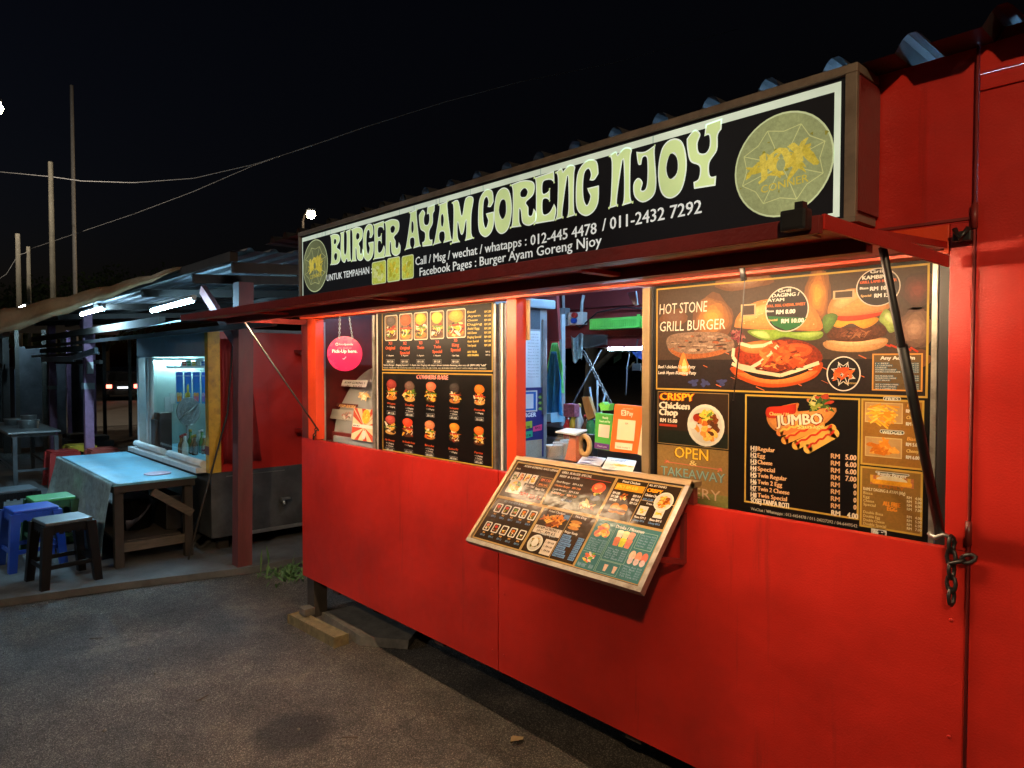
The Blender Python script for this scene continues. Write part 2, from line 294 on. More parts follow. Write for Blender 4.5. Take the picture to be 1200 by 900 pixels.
# ground with aggregate
def asphalt():
    m = bpy.data.materials.new('asphalt'); m.use_nodes = True; nt = m.node_tree; N = nt.nodes; L = nt.links; p = N['Principled BSDF']
    tc = N.new('ShaderNodeTexCoord')
    def noise(s, d=8, r=0.6):
        n = N.new('ShaderNodeTexNoise'); n.inputs['Scale'].default_value = s; n.inputs['Detail'].default_value = d; n.inputs['Roughness'].default_value = r; L.new(tc.outputs['Object'], n.inputs['Vector']); return n.outputs['Fac']
    def rng(v, a, b, c, d):
        r = N.new('ShaderNodeMapRange'); r.inputs['From Min'].default_value = a; r.inputs['From Max'].default_value = b; r.inputs['To Min'].default_value = c; r.inputs['To Max'].default_value = d; L.new(v, r.inputs['Value']); return r.outputs[0]
    vo = N.new('ShaderNodeTexVoronoi'); vo.inputs['Scale'].default_value = 250; L.new(tc.outputs['Object'], vo.inputs['Vector'])
    stone = N.new('ShaderNodeSeparateColor'); L.new(vo.outputs['Color'], stone.inputs[0])
    st = rng(stone.outputs[0], 0.70, 1.0, 0.62, 3.6)
    big = rng(noise(1.3, 10, 0.62), 0.36, 0.66, 0.42, 1.6)
    mid = rng(noise(9, 8, 0.7), 0.3, 0.7, 0.65, 1.4)
    def mul(a, b):
        q = N.new('ShaderNodeMath'); q.operation = 'MULTIPLY'; L.new(a, q.inputs[0]); L.new(b, q.inputs[1]); return q.outputs[0]
    k = mul(mul(st, big), mid)
    # worn pale scuffs
    sc = rng(noise(2.6, 12, 0.78), 0.54, 0.72, 0, 0.85)
    v = N.new('ShaderNodeVectorMath'); v.operation = 'SCALE'; v.inputs[0].default_value = (0.062, 0.056, 0.049); L.new(k, v.inputs['Scale'])
    mm = N.new('ShaderNodeMix'); mm.data_type = 'RGBA'; L.new(sc, mm.inputs['Factor']); L.new(v.outputs[0], mm.inputs[6]); mm.inputs[7].default_value = (0.135, 0.112, 0.085, 1)
    # hairline cracks between old patches
    cw = N.new('ShaderNodeTexNoise'); cw.inputs['Scale'].default_value = 4; cw.inputs['Detail'].default_value = 8; L.new(tc.outputs['Object'], cw.inputs['Vector'])
    cm = N.new('ShaderNodeMix'); cm.data_type = 'VECTOR'; cm.inputs[0].default_value = 0.28; L.new(tc.outputs['Object'], cm.inputs[4]); L.new(cw.outputs['Color'], cm.inputs[5])
    cv = N.new('ShaderNodeTexVoronoi'); cv.feature = 'DISTANCE_TO_EDGE'; cv.inputs['Scale'].default_value = 0.9; L.new(cm.outputs[1], cv.inputs['Vector'])
    ck = rng(cv.outputs['Distance'], 0.0, 0.008, 0.68, 1.0)
    cs = N.new('ShaderNodeVectorMath'); cs.operation = 'SCALE'; L.new(mm.outputs[2], cs.inputs[0]); L.new(ck, cs.inputs['Scale'])
    # round oil stain
    sx = N.new('ShaderNodeVectorMath'); sx.operation = 'SUBTRACT'; sx.inputs[1].default_value = (-2.83, -0.68, 0); L.new(tc.outputs['Object'], sx.inputs[0])
    nzv = N.new('ShaderNodeTexNoise'); nzv.inputs['Scale'].default_value = 5; L.new(tc.outputs['Object'], nzv.inputs['Vector'])
    ln = N.new('ShaderNodeVectorMath'); ln.operation = 'LENGTH'; L.new(sx.outputs[0], ln.inputs[0])
    ad = N.new('ShaderNodeMath'); ad.operation = 'MULTIPLY_ADD'; L.new(nzv.outputs['Fac'], ad.inputs[0]); ad.inputs[1].default_value = 0.07; L.new(ln.outputs['Value'], ad.inputs[2])
    so = rng(ad.outputs[0], 0.165, 0.235, 0.25, 1.0)
    v2 = N.new('ShaderNodeVectorMath'); v2.operation = 'SCALE'; L.new(cs.outputs[0], v2.inputs[0]); L.new(so, v2.inputs['Scale'])
    L.new(v2.outputs[0], p.inputs['Base Color'])
    L.new(rng(stone.outputs[1], 0, 1, 0.45, 0.85), p.inputs['Roughness'])
    b = N.new('ShaderNodeBump'); b.inputs['Strength'].default_value = 0.8; b.inputs['Distance'].default_value = 0.006
    L.new(vo.outputs['Distance'], b.inputs['Height']); L.new(b.outputs[0], p.inputs['Normal'])
    return m
M['asphalt'] = asphalt()
M['farroad'] = mat('road_asphalt', (0.14, 0.13, 0.12), 0.7, var=0.2, scale=2)
M['paint'] = mat('road_paint', (0.7, 0.7, 0.66), 0.6)

# ------------------------------------------------------------------ printed sheets
_glyphs = {}
def text_geo(txt, bold=0.0, shear=0.0):
    k = (txt, bold, shear)
    if k not in _glyphs:
        c = bpy.data.curves.new('t', 'FONT'); c.body = txt; c.offset = bold; c.shear = shear; c.resolution_u = 2; c.fill_mode = 'FRONT'
        o = bpy.data.objects.new('t', c); COL.objects.link(o)
        me = bpy.data.meshes.new_from_object(o.evaluated_get(bpy.context.evaluated_depsgraph_get()))
        vs = [(v.co.x, v.co.y) for v in me.vertices]; fs = [tuple(p.vertices) for p in me.polygons]
        bpy.data.objects.remove(o); bpy.data.curves.remove(c); bpy.data.meshes.remove(me)
        if not vs: vs = [(0, 0), (.1, 0), (0, .1)]; fs = [(0, 1, 2)]
        _glyphs[k] = (vs, fs, min(v[0] for v in vs), max(v[0] for v in vs))
    return _glyphs[k]
def smooth_loop(pts, n=6):
    """closed Catmull-Rom through pts; a point given as (x, y, 1) is a corner"""
    out = []; N = len(pts)
    for i in range(N):
        p0, p1, p2, p3 = pts[i - 1], pts[i], pts[(i + 1) % N], pts[(i + 2) % N]
        t1 = [0, 0] if len(p1) > 2 else [(p2[0] - p0[0]) / 2, (p2[1] - p0[1]) / 2]
        t2 = [0, 0] if len(p2) > 2 else [(p3[0] - p1[0]) / 2, (p3[1] - p1[1]) / 2]
        for k in range(n):
            t = k / n; h1 = 2*t**3 - 3*t**2 + 1; h2 = -2*t**3 + 3*t**2; h3 = t**3 - 2*t**2 + t; h4 = t**3 - t**2
            out.append(tuple(h1 * p1[j] + h2 * p2[j] + h3 * t1[j] + h4 * t2[j] for j in (0, 1)))
    return out
class Sheet:
    def __init__(s, o, u, v, parent, mat, eps=0.0004):
        s.o = Vector(o); s.u = Vector(u).normalized(); s.v = Vector(v).normalized(); s.n = s.u.cross(s.v); s.parent = parent; s.mat = mat; s.eps = eps; s.lay = 1
        s.reset()
    def reset(s): s.V = []; s.F = []; s.C = []
    def uv(s, px, py):
        r = pray(px, py); t = (s.o - CAM).dot(s.n) / r.dot(s.n); p = CAM + r * t - s.o
        return (p.dot(s.u), p.dot(s.v))
    def P(s, u, v, lay): return s.o + s.u * u + s.v * v + s.n * (lay * s.eps)
    def poly(s, pts, col, tex=0.0, lay=None):
        lay = s.lay if lay is None else lay
        if len(pts) > 14:                                   # free outlines: clean triangles even where the outline is concave
            vs, _, fs, _, _, _ = delaunay_2d_cdt([Vector(p[:2]) for p in pts], [], [list(range(len(pts)))], 1, 1e-7)
            b = len(s.V); s.V += [s.P(v.x, v.y, lay) for v in vs]; s.C += [(*col, tex)] * len(vs); s.F += [tuple(b + i for i in f) for f in fs]
            return
        b = len(s.V); s.V += [s.P(u, v, lay) for u, v in pts]; s.C += [(*col, tex)] * len(pts)
        a = sum(pts[i - 1][0] * pts[i][1] - pts[i][0] * pts[i - 1][1] for i in range(len(pts)))
        idx = list(range(b, b + len(pts)))
        s.F.append(idx if a > 0 else idx[::-1])
    def ell(s, cu, cv, ru, rv, col, tex=0.0, lay=None, n=18, rot=0.0, wob=0.0):
        pts = []
        ph = rnd.uniform(0, 6.28)
        for k in range(n):
            a = 2 * math.pi * k / n; w = 1 + wob * math.sin(3 * a + ph) + wob * 0.7 * math.sin(5 * a + 2 * ph)
            x = ru * w * math.cos(a); y = rv * w * math.sin(a)
            pts.append((cu + x * math.cos(rot) - y * math.sin(rot), cv + x * math.sin(rot) + y * math.cos(rot)))
        s.poly(pts, col, tex, lay)
    def rect(s, u0, v0, u1, v1, col, tex=0.0, lay=None): s.poly([(u0, v0), (u1, v0), (u1, v1), (u0, v1)], col, tex, lay)
    def frame(s, u0, v0, u1, v1, w, col, lay=None, tex=0.0):
        for a in ((u0, v0, u1, v0 + w), (u0, v1 - w, u1, v1), (u0, v0 + w, u0 + w, v1 - w), (u1 - w, v0 + w, u1, v1 - w)): s.rect(*a, col, tex, lay)
    def rrect(s, u0, v0, u1, v1, r, col, tex=0.0, lay=None):
        pts = []
        for cx, cy, a0 in ((u1 - r, v1 - r, 0), (u0 + r, v1 - r, 90), (u0 + r, v0 + r, 180), (u1 - r, v0 + r, 270)):
            for k in range(5):
                a = math.radians(a0 + k * 22.5); pts.append((cx + r * math.cos(a), cy + r * math.sin(a)))
        s.poly(pts, col, tex, lay)
    def line(s, pts, w, col, lay=None):
        for (a, b), (c, d) in zip(pts, pts[1:]):
            dx, dy = c - a, d - b; L = math.hypot(dx, dy) or 1; nx, ny = -dy / L * w / 2, dx / L * w / 2
            s.poly([(a + nx, b + ny), (a - nx, b - ny), (c - nx, d - ny), (c + nx, d + ny)], col, 0, lay)
    def text(s, t, u, v, h, col, width=None, bold=0.0, align=0, lay=None, rot=0.0, shear=0.0, tex=0.0):
        vs, fs, x0, x1 = text_geo(t, 0.0, shear); k = h / 0.70
        kx = k if width is None else width / (x1 - x0)
        tw = (x1 - x0) * kx; du = -align * tw
        lay = (s.lay + 1) if lay is None else lay
        c, sn = math.cos(rot), math.sin(rot); bo = abs(bold) * 0.9 * k / 0.70      # heavier strokes: the line is struck three times
        for i_, (sx_, sy_) in enumerate([(0, 0), (bo, bo * .35), (-bo, -bo * .35)] if bold > 0 else [(0, 0)]):
            b = len(s.V)
            for x, y in vs:
                X = (x - x0) * kx + du + sx_; Y = y * k + sy_
                s.V.append(s.P(u + X * c - Y * sn, v + X * sn + Y * c, lay + .08 * i_))
            s.C += [(*col, tex)] * len(vs); s.F += [tuple(b + i for i in f) for f in fs]
        return tw
    # pixel-read versions (positions measured in the photograph, laid onto the sheet's own plane)
    def prect(s, x0, y0, x1, y1, col, tex=0.0, lay=None):
        a = s.uv(x0, y0); b = s.uv(x1, y1); s.rect(a[0], b[1], b[0], a[1], col, tex, lay)
    def pframe(s, x0, y0, x1, y1, w, col, lay=None):
        a = s.uv(x0, y0); b = s.uv(x1, y1); s.frame(a[0], b[1], b[0], a[1], w, col, lay)
    def ppoly(s, pts, col, tex=0.0, lay=None, smooth=False):
        q = [s.uv(*p) for p in pts]
        s.poly(smooth_loop(q, 4) if smooth else q, col, tex, lay)
    def pell(s, x, y, rx, ry, col, tex=0.0, lay=None, **k):
        c = s.uv(x, y); ru = (s.uv(x + rx, y)[0] - s.uv(x - rx, y)[0]) / 2; rv = (s.uv(x, y - ry)[1] - s.uv(x, y + ry)[1]) / 2
        s.ell(c[0], c[1], ru, rv, col, tex, lay, **k)
    def ptext(s, t, x0, y0, x1, h, col, bold=0.0, lay=None, **k):
        """left end of the baseline at (x0, y0), right end at column x1, h = cap height in pixels at the left end"""
        a = s.uv(x0, y0); w = s.uv(x1, y0)[0] - a[0]; hh = s.uv(x0, y0 - h)[1] - a[1]
        s.text(t, a[0], a[1], hh, col, width=w, bold=bold, lay=lay, **k)
    def pline(s, pts, w, col, lay=None): s.line([s.uv(*p) for p in pts], w, col, lay)
    def flush(s, name, parent=None, mat=None):
        me = bpy.data.meshes.new(name); me.from_pydata(s.V, [], s.F); me.materials.append(mat or s.mat)
        at = me.color_attributes.new('Col', 'FLOAT_COLOR', 'POINT')
        at.data.foreach_set('color', [x for c in s.C for x in c])
        o = bpy.data.objects.new(name, me); COL.objects.link(o)
        p = parent or s.parent
        if p is not None: adopt(o, p)
        s.reset(); return o

# food drawings on a sheet (sizes in metres of the sheet)
BUN = rgb(196, 112, 40)
PAL_MIX = [rgb(230, 180, 60), rgb(240, 205, 120), rgb(150, 40, 20), rgb(90, 130, 40), rgb(235, 225, 200), rgb(60, 30, 18), rgb(210, 90, 30)]
PAL_CHK = [rgb(200, 110, 30), rgb(225, 140, 50), rgb(160, 80, 25), rgb(240, 190, 90), rgb(120, 60, 20)]
PAL_FRY = [rgb(240, 180, 50), rgb(225, 150, 35), rgb(250, 205, 90)]
def heap(sh, u, v, ru, rv, pal, n=26, size=0.3, lay=None, tex=0.6):
    for k in range(n):
        a = rnd.uniform(0, 6.28); r = math.sqrt(rnd.random())
        q = rnd.uniform(0.5, 1.2) * size
        c = rnd.choice(pal)
        sh.ell(u + r * ru * 0.8 * math.cos(a), v + r * rv * 0.8 * math.sin(a), ru * q, rv * q * rnd.uniform(0.4, 0.9), c, tex, (lay or sh.lay) + 1.05 * k / n, n=9, rot=rnd.uniform(-1, 1), wob=0.15)
def tall_burger(sh, u, v, w, h, bun, pal=PAL_MIX):
    L = sh.lay
    sh.ell(u, v - h * 0.34, w * 0.42, h * 0.12, rnd.choice([rgb(200, 150, 80), rgb(90, 50, 25), rgb(190, 120, 50)]), 0.5, L)
    heap(sh, u, v - h * 0.12, w * 0.5, h * 0.30, pal, 22, 0.36, L + 0.2)
    sh.ell(u, v - h * 0.20, w * 0.44, h * 0.05, rgb(74, 40, 22), 0.8, L + 1.35, wob=.06); sh.ell(u + w * .05, v - h * 0.06, w * 0.42, h * 0.035, rnd.choice([rgb(96, 140, 44), rgb(206, 60, 36)]), 0.5, L + 1.38, wob=.2)
    sh.poly([(u - w * .36, v - h * .10), (u + w * .38, v - h * .12), (u + w * .12, v - h * .26), (u - w * .1, v - h * .17)], rgb(236, 176, 50), .3, L + 1.4)
    for k in range(2): x_ = u + rnd.uniform(-.3, .3) * w; sh.line([(x_, v - h * .08), (x_ + w * .1, v - h * .2), (x_ - w * .03, v - h * .33)], w * 0.035, rgb(225, 214, 190), L + 1.45)
    sh.ell(u, v + h * 0.27, w * 0.40, h * 0.22, bun, 0.5, L + 1.6, wob=0.03)
    sh.ell(u - w * 0.03, v + h * 0.30, w * 0.32, h * 0.16, tuple(min(1, c * 1.25 + 0.01) for c in bun), 0.5, L + 1.75)
    sh.ell(u - w * 0.06, v + h * 0.34, w * 0.20, h * 0.09, tuple(min(1, c * 1.6 + 0.02) for c in bun), 0.4, L + 1.9)
def plate(sh, u, v, r, pal=PAL_MIX, rim=rgb(225, 220, 205)):
    L = sh.lay
    sh.ell(u, v, r, r, rim, 0.1, L, n=24); sh.ell(u, v, r * 0.86, r * 0.86, tuple(c * 0.82 for c in rim), 0.1, L + 0.3, n=24)
    heap(sh, u, v, r * 0.72, r * 0.72, pal, 26, 0.34, L + 0.6)

def chain_mb(a, b, link=0.022, r=0.0022, sag=0.0, mb=None):
    a = Vector(a); b = Vector(b); mb = mb or MB(); d = b - a; n = max(2, int(d.length / (link * 0.78)))
    dr = d.normalized(); x = dr.cross(Vector((0.3, 1, 0.1))).normalized(); y = dr.cross(x)
    for i in range(n):
        t = (i + 0.5) / n; c = a + d * t - Vector((0, 0, sag * 4 * t * (1 - t)))
        w = x if i % 2 else y
        mb.tube([c + dr * (link / 2 * math.cos(q)) + w * (link * 0.27 * math.sin(q)) for q in [2 * math.pi * k / 8 for k in range(8)]], r, 5, closed=True)
    return mb
def corrugated(mb, x0, x1, y0, y1, zf, period=0.185, amp=0.045, top=0.45, thick=0.0012, ny=1, axis='x'):
    """trapezoid sheet; ridges run along the other axis; zf(x, y) gives the valley height"""
    n = max(1, int(round((x1 - x0) / period))); P = (x1 - x0) / n
    prof = [(0.0, 0), (0.46, 0), (0.56, .75), (0.62, 1), (0.72, 1), (0.78, .75), (0.88, 0)]
    xs = [(x0 + (i + t) * P, h) for i in range(n) for t, h in prof] + [(x1, 0)]
    rows = []
    for j in range(ny + 1):
        y = y0 + (y1 - y0) * j / ny
        rows.append([mb.bm.verts.new((x, y, zf(x, y) + h * amp) if axis == 'x' else (y, x, zf(y, x) + h * amp)) for x, h in xs])
    for A, B in zip(rows, rows[1:]):
        for k in range(len(xs) - 1): mb.bm.faces.new((A[k], A[k + 1], B[k + 1], B[k]))
    return mb
def tube_lamp(name, a, b, material, label, group, housing='p_white', r=0.013, below=0.03):
    """fluorescent batten: housing, two end caps and the glowing tube below it"""
    a = Vector(a); b = Vector(b); d = (b - a).normalized(); mid = (a + b) / 2
    t = thing(name, label, 'tube light', mid, group)
    up = Vector((0, 0, below))
    MB().bar(a + up, b + up, 0.036, 0.022).build('housing', M[housing], t)
    for e, s in ((a, 1), (b, -1)): MB().bar(e - d * 0.002 * s + Vector((0, 0, below * .4)), e + d * 0.028 * s + Vector((0, 0, below * .4)), 0.026, 0.020 + below * .3).build('end_cap', M['p_white'], t)
    MB().tube([a + d * 0.03, b - d * 0.03], r, 10).build('tube', M[material], t)
    return t

# ================================================================== SETTING
g = MB(); g.box(-400, 400, -400, 400, -0.5, 0.0); tag(g.build('ground', M['asphalt']), kind='structure')
# raised concrete floor of the drinks stall
sl = MB(); sl.prism([(-5.20, 0.10, 0.004), (-5.45, -0.746, 0.004), (-5.60, -1.45, 0.004), (-6.3, -2.6, 0.004), (-13.8, -2.6, 0.004), (-13.8, 3.5, 0.004), (-5.20, 3.5, 0.004)], (0, 0, 0.05))
tag(sl.build('concrete_floor', M['concrete']), kind='structure')
rd = MB(); rd.prism([(-24, -20, 0.004), (-40, -30, 0.004), (-64, 20, 0.004), (-30, 24, 0.004), (-19, 8, 0.004)], (0, 0, 0.004)); tag(rd.build('road', M['farroad']), kind='structure')
rl = MB(); rl.prism([(-19.6, 5.0, 0.012), (-19.75, 5.0, 0.012), (-24.6, 12.0, 0.012), (-24.4, 12.0, 0.012)], (0, 0, 0.001)); tag(rl.build('road_edge_line', M['paint']), kind='structure')

# ================================================================== BURGER KIOSK
K = thing('food_kiosk', 'long red painted burger kiosk with a serving window and hinged awning', 'food kiosk', (-2.0, 0.0, 0.0))
XL, XR = -4.146, 1.1
def kp(name, mb, m): return mb.build(name, M[m] if isinstance(m, str) else m, K)
kp('front_panel', MB().box(XL, -2.2655, 0, 0.03, 0.25, 1.13), 'red')
kp('front_panel', MB().box(-2.2585, -0.496, 0, 0.03, 0.25, 1.13), 'red')
kp('window_ledge', MB().box(XL + 0.01, -0.55, 0.0305, 0.30, 1.085, 1.105), 'steel')
kp('fascia', MB().box(XL, -0.496, 0.002, 0.03, 1.95, 2.372), 'red')
kp('window_beam', MB().box(XL, -0.549, -0.004, 0.068, 1.876, 1.9495, bev=0.003), 'orange')
kp('corner_post', MB().box(XL + 0.085, XL + 0.19, 0.003, 0.06, 1.131, 1.875, bev=0.003), 'orange')
kp('corner_post', MB().box(XL, XL + 0.082, 0.004, 0.08, 1.131, 1.875, bev=0.003), 'darkred')
kp('window_jamb', MB().box(-0.548, -0.496, 0.0, 0.05, 1.131, 1.9495, bev=0.003), 'red')
kp('window_mullion', MB().box(-2.205, -2.145, -0.002, 0.055, 1.131, 1.875, bev=0.003), 'orange')
# door leaf on the right with raised frame, seam and hinge rod
dr_ = kp('door', MB().box(-0.490, XR, 0.0, 0.035, 0.25, 2.30), 'red')
def dp(name, mb, m): return mb.build(name, M[m], dr_)
dp('door_rail', MB().box(-0.488, XR, -0.006, -0.0005, 2.262, 2.30, bev=0.002), 'red')
kp('door_header', MB().box(-0.490, XR, 0.0, 0.03, 2.304, 2.373), 'red')
kp('eave_filler', MB().box(-0.47, XR, 0.004, 0.028, 2.3735, 2.402), 'darkred')
dp('hinge_rod', MB().tube([(-0.4930, -0.010, 0.30), (-0.4930, -0.010, 2.38)], 0.0032, 8), 'darkred')
for z in (0.5, 1.15, 1.93): dp('hinge', MB().tube([(-0.493, -0.011, z), (-0.493, -0.011, z + 0.06)], 0.0075, 10), 'darkred')
for nm_, xs_ in (('rivets', [(-2.30, z) for z in (.33, .6, .87, 1.09)] + [(-2.225, z) for z in (.33, .6, .87, 1.09)] + [(XL + .04, z) for z in (.32, .6, .9, 1.08)] + [(-.53, z) for z in (.35, .65, .95)]),):
    rv = MB()
    for x, z in xs_: rv.lathe([(.0055, 0), (.0045, .0018), (.002, .0026)], (0, 0, 0), 8); bmesh.ops.transform(rv.bm, matrix=Matrix.Translation((x, -.0002, z)) @ Matrix.Rotation(math.pi / 2, 4, 'X'), verts=rv.bm.verts[-24:])
    o_ = kp('rivets', rv, 'red'); o_['kind'] = 'stuff'
dp('latch', MB().box(-0.535, -0.495, -0.03, -0.002, 1.90, 1.925, bev=0.004).tube([(-0.53, -0.03, 1.93), (-0.515, -0.045, 1.905), (-0.50, -0.03, 1.93)], 0.007, 6), 'black')
kp('wall_seam', MB().box(-0.72, -0.497, -0.002, 0.001, 1.955, 1.962), 'darkred')
# other walls, floor, chassis
def wall_with_hole(x0, x1, z0, z1, hx0, hx1, hz0, hz1, y0, y1):
    return MB().box(x0, hx0, y0, y1, z0, z1).box(hx1, x1, y0, y1, z0, z1).box(hx0, hx1, y0, y1, z0, hz0).box(hx0, hx1, y0, y1, hz1, z1)
kp('back_wall', wall_with_hole(XL, XR, 0.25, 2.40, -3.80, -2.35, 0.95, 1.72, 2.03, 2.06), 'maroon')
for z in (1.80, 2.02, 2.2): kp('wall_batten', MB().box(XL + 0.04, 0.9, 2.0, 2.0295, z, z + 0.05 if z > 1.9 else z + 0.02), 'maroon')
kp('side_wall', MB().box(XL, XL + 0.03, 0.081, 2.0295, 0.25, 2.372), 'darkred')
kp('side_wall', MB().box(XR - 0.03, XR, 0.0355, 2.0295, 0.25, 2.372), 'red')
kp('floor', MB().box(XL + 0.031, XR - 0.031, 0.031, 2.0295, 0.25, 0.30), 'under')
ch = MB()
for y in (0.35, 1.6): ch.box(XL + 0.05, XR - 0.1, y, y + 0.08, 0.13, 0.249)
for x in (XL + 0.3, -2.8, -1.6, -0.4, 0.7): ch.box(x, x + 0.07, 0.05, 2.0, 0.20, 0.2495)
kp('chassis', ch, 'under')
for x, y in ((XL + 0.02, 0.02), (XL + 0.02, 1.85), (XR - 0.2, 1.85), (XR - 0.2, 0.1)): kp('leg', MB().box(x, x + 0.09, y, y + 0.09, 0.0, 0.2495), 'under')
for x in (-1.35, -0.55): kp('wheel', MB().tube([(x, 0.55, 0.125), (x, 0.72, 0.125)], 0.125, 20), 'rubber')
# roof: trapezoid sheets resting on the wall tops
rf = MB(); corrugated(rf, -4.42, 1.3, -0.115, 2.3, lambda x, y: 2.3712 + 0.012 * y, period=0.1835, amp=0.038, ny=3)
kp('roof', rf, 'darkzinc')
kp('roof_purlin', MB().box(XL + 0.04, XR - 0.04, 0.86, 0.90, 2.34, 2.405), 'darkred')
# awning: hinged flap
def zaw(y): return 1.888 + 0.048 * y / 0.752
AW = kp('awning', MB().prism([(-3.98, -0.035, zaw(-.035)), (-3.98, -0.752, zaw(-.752)), (-3.98, -0.752, zaw(-.752) + 0.016), (-3.98, -0.035, zaw(-.035) + 0.016)], (3.436, 0, 0)), 'red')
def ap(name, mb, m): return mb.build(name, M[m], AW)
ap('awning_lip', MB().box(-3.985, -0.54, -0.768, -0.7525, 1.830, 1.862, bev=0.002), 'darkred')
ap('awning_lip', MB().box(-0.5435, -0.537, -0.752, -0.04, 1.838, 1.866, bev=0.002), 'red')
ap('awning_lip', MB().box(-3.987, -3.981, -0.752, -0.04, 1.836, 1.866, bev=0.002), 'darkred')
ap('lip_flange', MB().box(-3.97, -0.56, -0.7515, -0.715, 1.830, 1.834), 'frame')
ap('tube_screen_bar', MB().box(-3.97, -0.55, -0.53, -0.495, 1.824, 1.860, bev=0.003), 'darkred')  # added bar that keeps the glowing tubes out of sight
for x in (-3.2, -2.2, -1.2): ap('awning_rib', MB().box(x, x + 0.03, -0.714, -0.531, 1.832, 1.8425), 'red')
ap('hinge_strip', MB().box(-3.97, -0.56, -0.034, -0.0045, 1.885, 1.905), 'darkred')
ap('corner_bracket', MB().box(-0.600, -0.552, -0.795, -0.7685, 1.836, 1.874, bev=0.006).box(-0.575, -0.560, -0.790, -0.772, 1.8735, 1.886), 'black')
kp('awning_stay', MB().tube([(-0.558, -0.42, 1.845), (-0.556, -0.22, 1.50), (-0.552, -0.018, 1.165)], 0.009, 8).tube([(-0.556, -0.30, 1.64), (-0.552, -0.02, 1.17)], 0.012, 8), 'black')
kp('awning_stay', MB().tube([(-3.80, -0.50, 1.835), (-3.893, -0.012, 1.192)], 0.005, 8), 'sheetmetal')
kp('stay_hook', MB().tube([(-0.575, -0.03, 1.170), (-0.560, -0.035, 1.160), (-0.545, -0.03, 1.172), (-0.530, -0.02, 1.165), (-0.524, -0.002, 1.15)], 0.006, 8), 'steel')
kp('stay_chain', chain_mb((-3.90, -0.022, 1.21), (-3.965, -0.012, 1.135), 0.03, 0.004), 'black')
kp('door_chain', chain_mb((-0.527, -0.022, 1.165), (-0.524, -0.024, 1.00), 0.042, 0.0052, mb=chain_mb((-0.527, -0.025, 1.10), (-0.478, -0.02, 1.125), 0.036, 0.005)), 'black')
for p in ((-1.2, -0.56, 1.845), (-3.0, -0.56, 1.845)):
    pass
# dangling wire under the right end of the awning
ap('dangling_wire', MB().tube([(-0.95, -0.30, 1.86), (-0.945, -0.29, 1.83), (-0.95, -0.295, 1.70), (-0.97, -0.30, 1.50)], 0.0016, 5).tube([(-0.95, -0.30, 1.862), (-0.948, -0.29, 1.82)], 0.008, 6), 'black')
ap('cable_clip', MB().box(-0.98, -0.80, -0.33, -0.30, 1.852, 1.868), 'black')
# tubes under the awning
tube_lamp('tube_light', (-3.92, -0.44, 1.847), (-3.02, -0.44, 1.847), 'tubewarm', 'warm tube light hidden under the awning above the pink hanging sign', 'warm tubes under the awning', below=0.018, r=0.011)
tube_lamp('tube_light', (-2.95, -0.44, 1.847), (-2.05, -0.44, 1.847), 'tubewarm', 'warm tube light hidden under the awning above the stacked burger menu board', 'warm tubes under the awning', below=0.018, r=0.011)
tube_lamp('tube_light', (-1.75, -0.44, 1.847), (-0.65, -0.44, 1.847), 'tubewarm', 'warm tube light hidden under the awning above the grill burger board', 'warm tubes under the awning', below=0.018, r=0.011)
tube_lamp('tube_light', (-3.0, 0.98, 2.28), (-1.8, 0.98, 2.28), 'tuberoof', 'white tube light under the kiosk roof behind the signboard', 'cool tubes inside the kiosk', below=0.03)
tube_lamp('tube_light', (-1.65, 0.98, 2.28), (-0.45, 0.98, 2.28), 'tuberoof', 'white tube light under the kiosk roof behind the round emblem', 'cool tubes inside the kiosk', below=0.03)
tube_lamp('tube_light', (-4.19, 0.22, 1.80), (-4.19, 0.82, 1.80), 'tubeside', 'white tube light on the outer left wall of the burger kiosk', 'cool tubes of the stalls', below=0.03)
tube_lamp('tube_light', (-3.42, 2.12, 1.712), (-2.4, 2.12, 1.712), 'tubein', 'white tube light above the dark back window behind the payment signs', 'cool tubes inside the kiosk', below=0.03)

# ================================================================== SIGNBOARD
S = thing('signboard', 'long black lit signboard with pale green groovy lettering over the awning', 'signboard', (-2.28, -0.15, 1.96))
SX0, SX1, SZ0, SZ1, SY = -3.852, -0.718, 1.962, 2.362, -0.150
MB().box(SX0 + .006, SX1 - .006, SY + 0.012, -0.003, SZ0 + .006, SZ1 - .006).build('sign_case', M['frame'], S)
MB().box(SX0, SX1, SY - 0.004, -0.01, SZ1 - 0.022, SZ1, bev=0.002).build('frame_rail', M['frame'], S)
MB().box(SX0, SX1, SY - 0.004, SY + 0.011, SZ0, SZ0 + 0.012).build('frame_rail', M['frame'], S)
MB().box(SX1 - 0.030, SX1 - 0.0003, SY - 0.003, SY + 0.011, SZ0 + 0.0122, SZ1 - 0.0222, bev=0.002).build('frame_post', M['frame'], S)
MB().box(SX0 + 0.0003, SX0 + 0.016, SY - 0.003, SY + 0.011, SZ0 + 0.0122, SZ1 - 0.0222, bev=0.002).build('frame_post', M['frame'], S)
MB().box(SX1 - 0.0055, SX1 + 0.002, SY + 0.013, -0.004, SZ0 + .03, SZ1 - .03).build('side_panel', M['darkred'], S)
sg = Sheet((SX0, SY + 0.0105, SZ0), (1, 0, 0), (0, 0, 1), S, M['lit'])
BLK = rgb(9, 9, 11)
sg.rect(0.017, 0.013, SX1 - SX0 - 0.031, SZ1 - SZ0 - 0.023, BLK); sg.flush('sign_face')
sg.lay = 2
W_ = SX1 - SX0; GL = rgb(196, 214, 196)
sg.rect(0.025, 0.345, W_ - 0.045, 0.368, GL); sg.rect(W_ - 0.062, 0.02, W_ - 0.045, 0.345, GL)
sg.rect(0.025, 0.020, 0.034, 0.345, GL); sg.rect(0.034, 0.020, 0.62, 0.027, GL); sg.rect(W_ - 0.075, 0.02, W_ - 0.062, 0.032, GL)
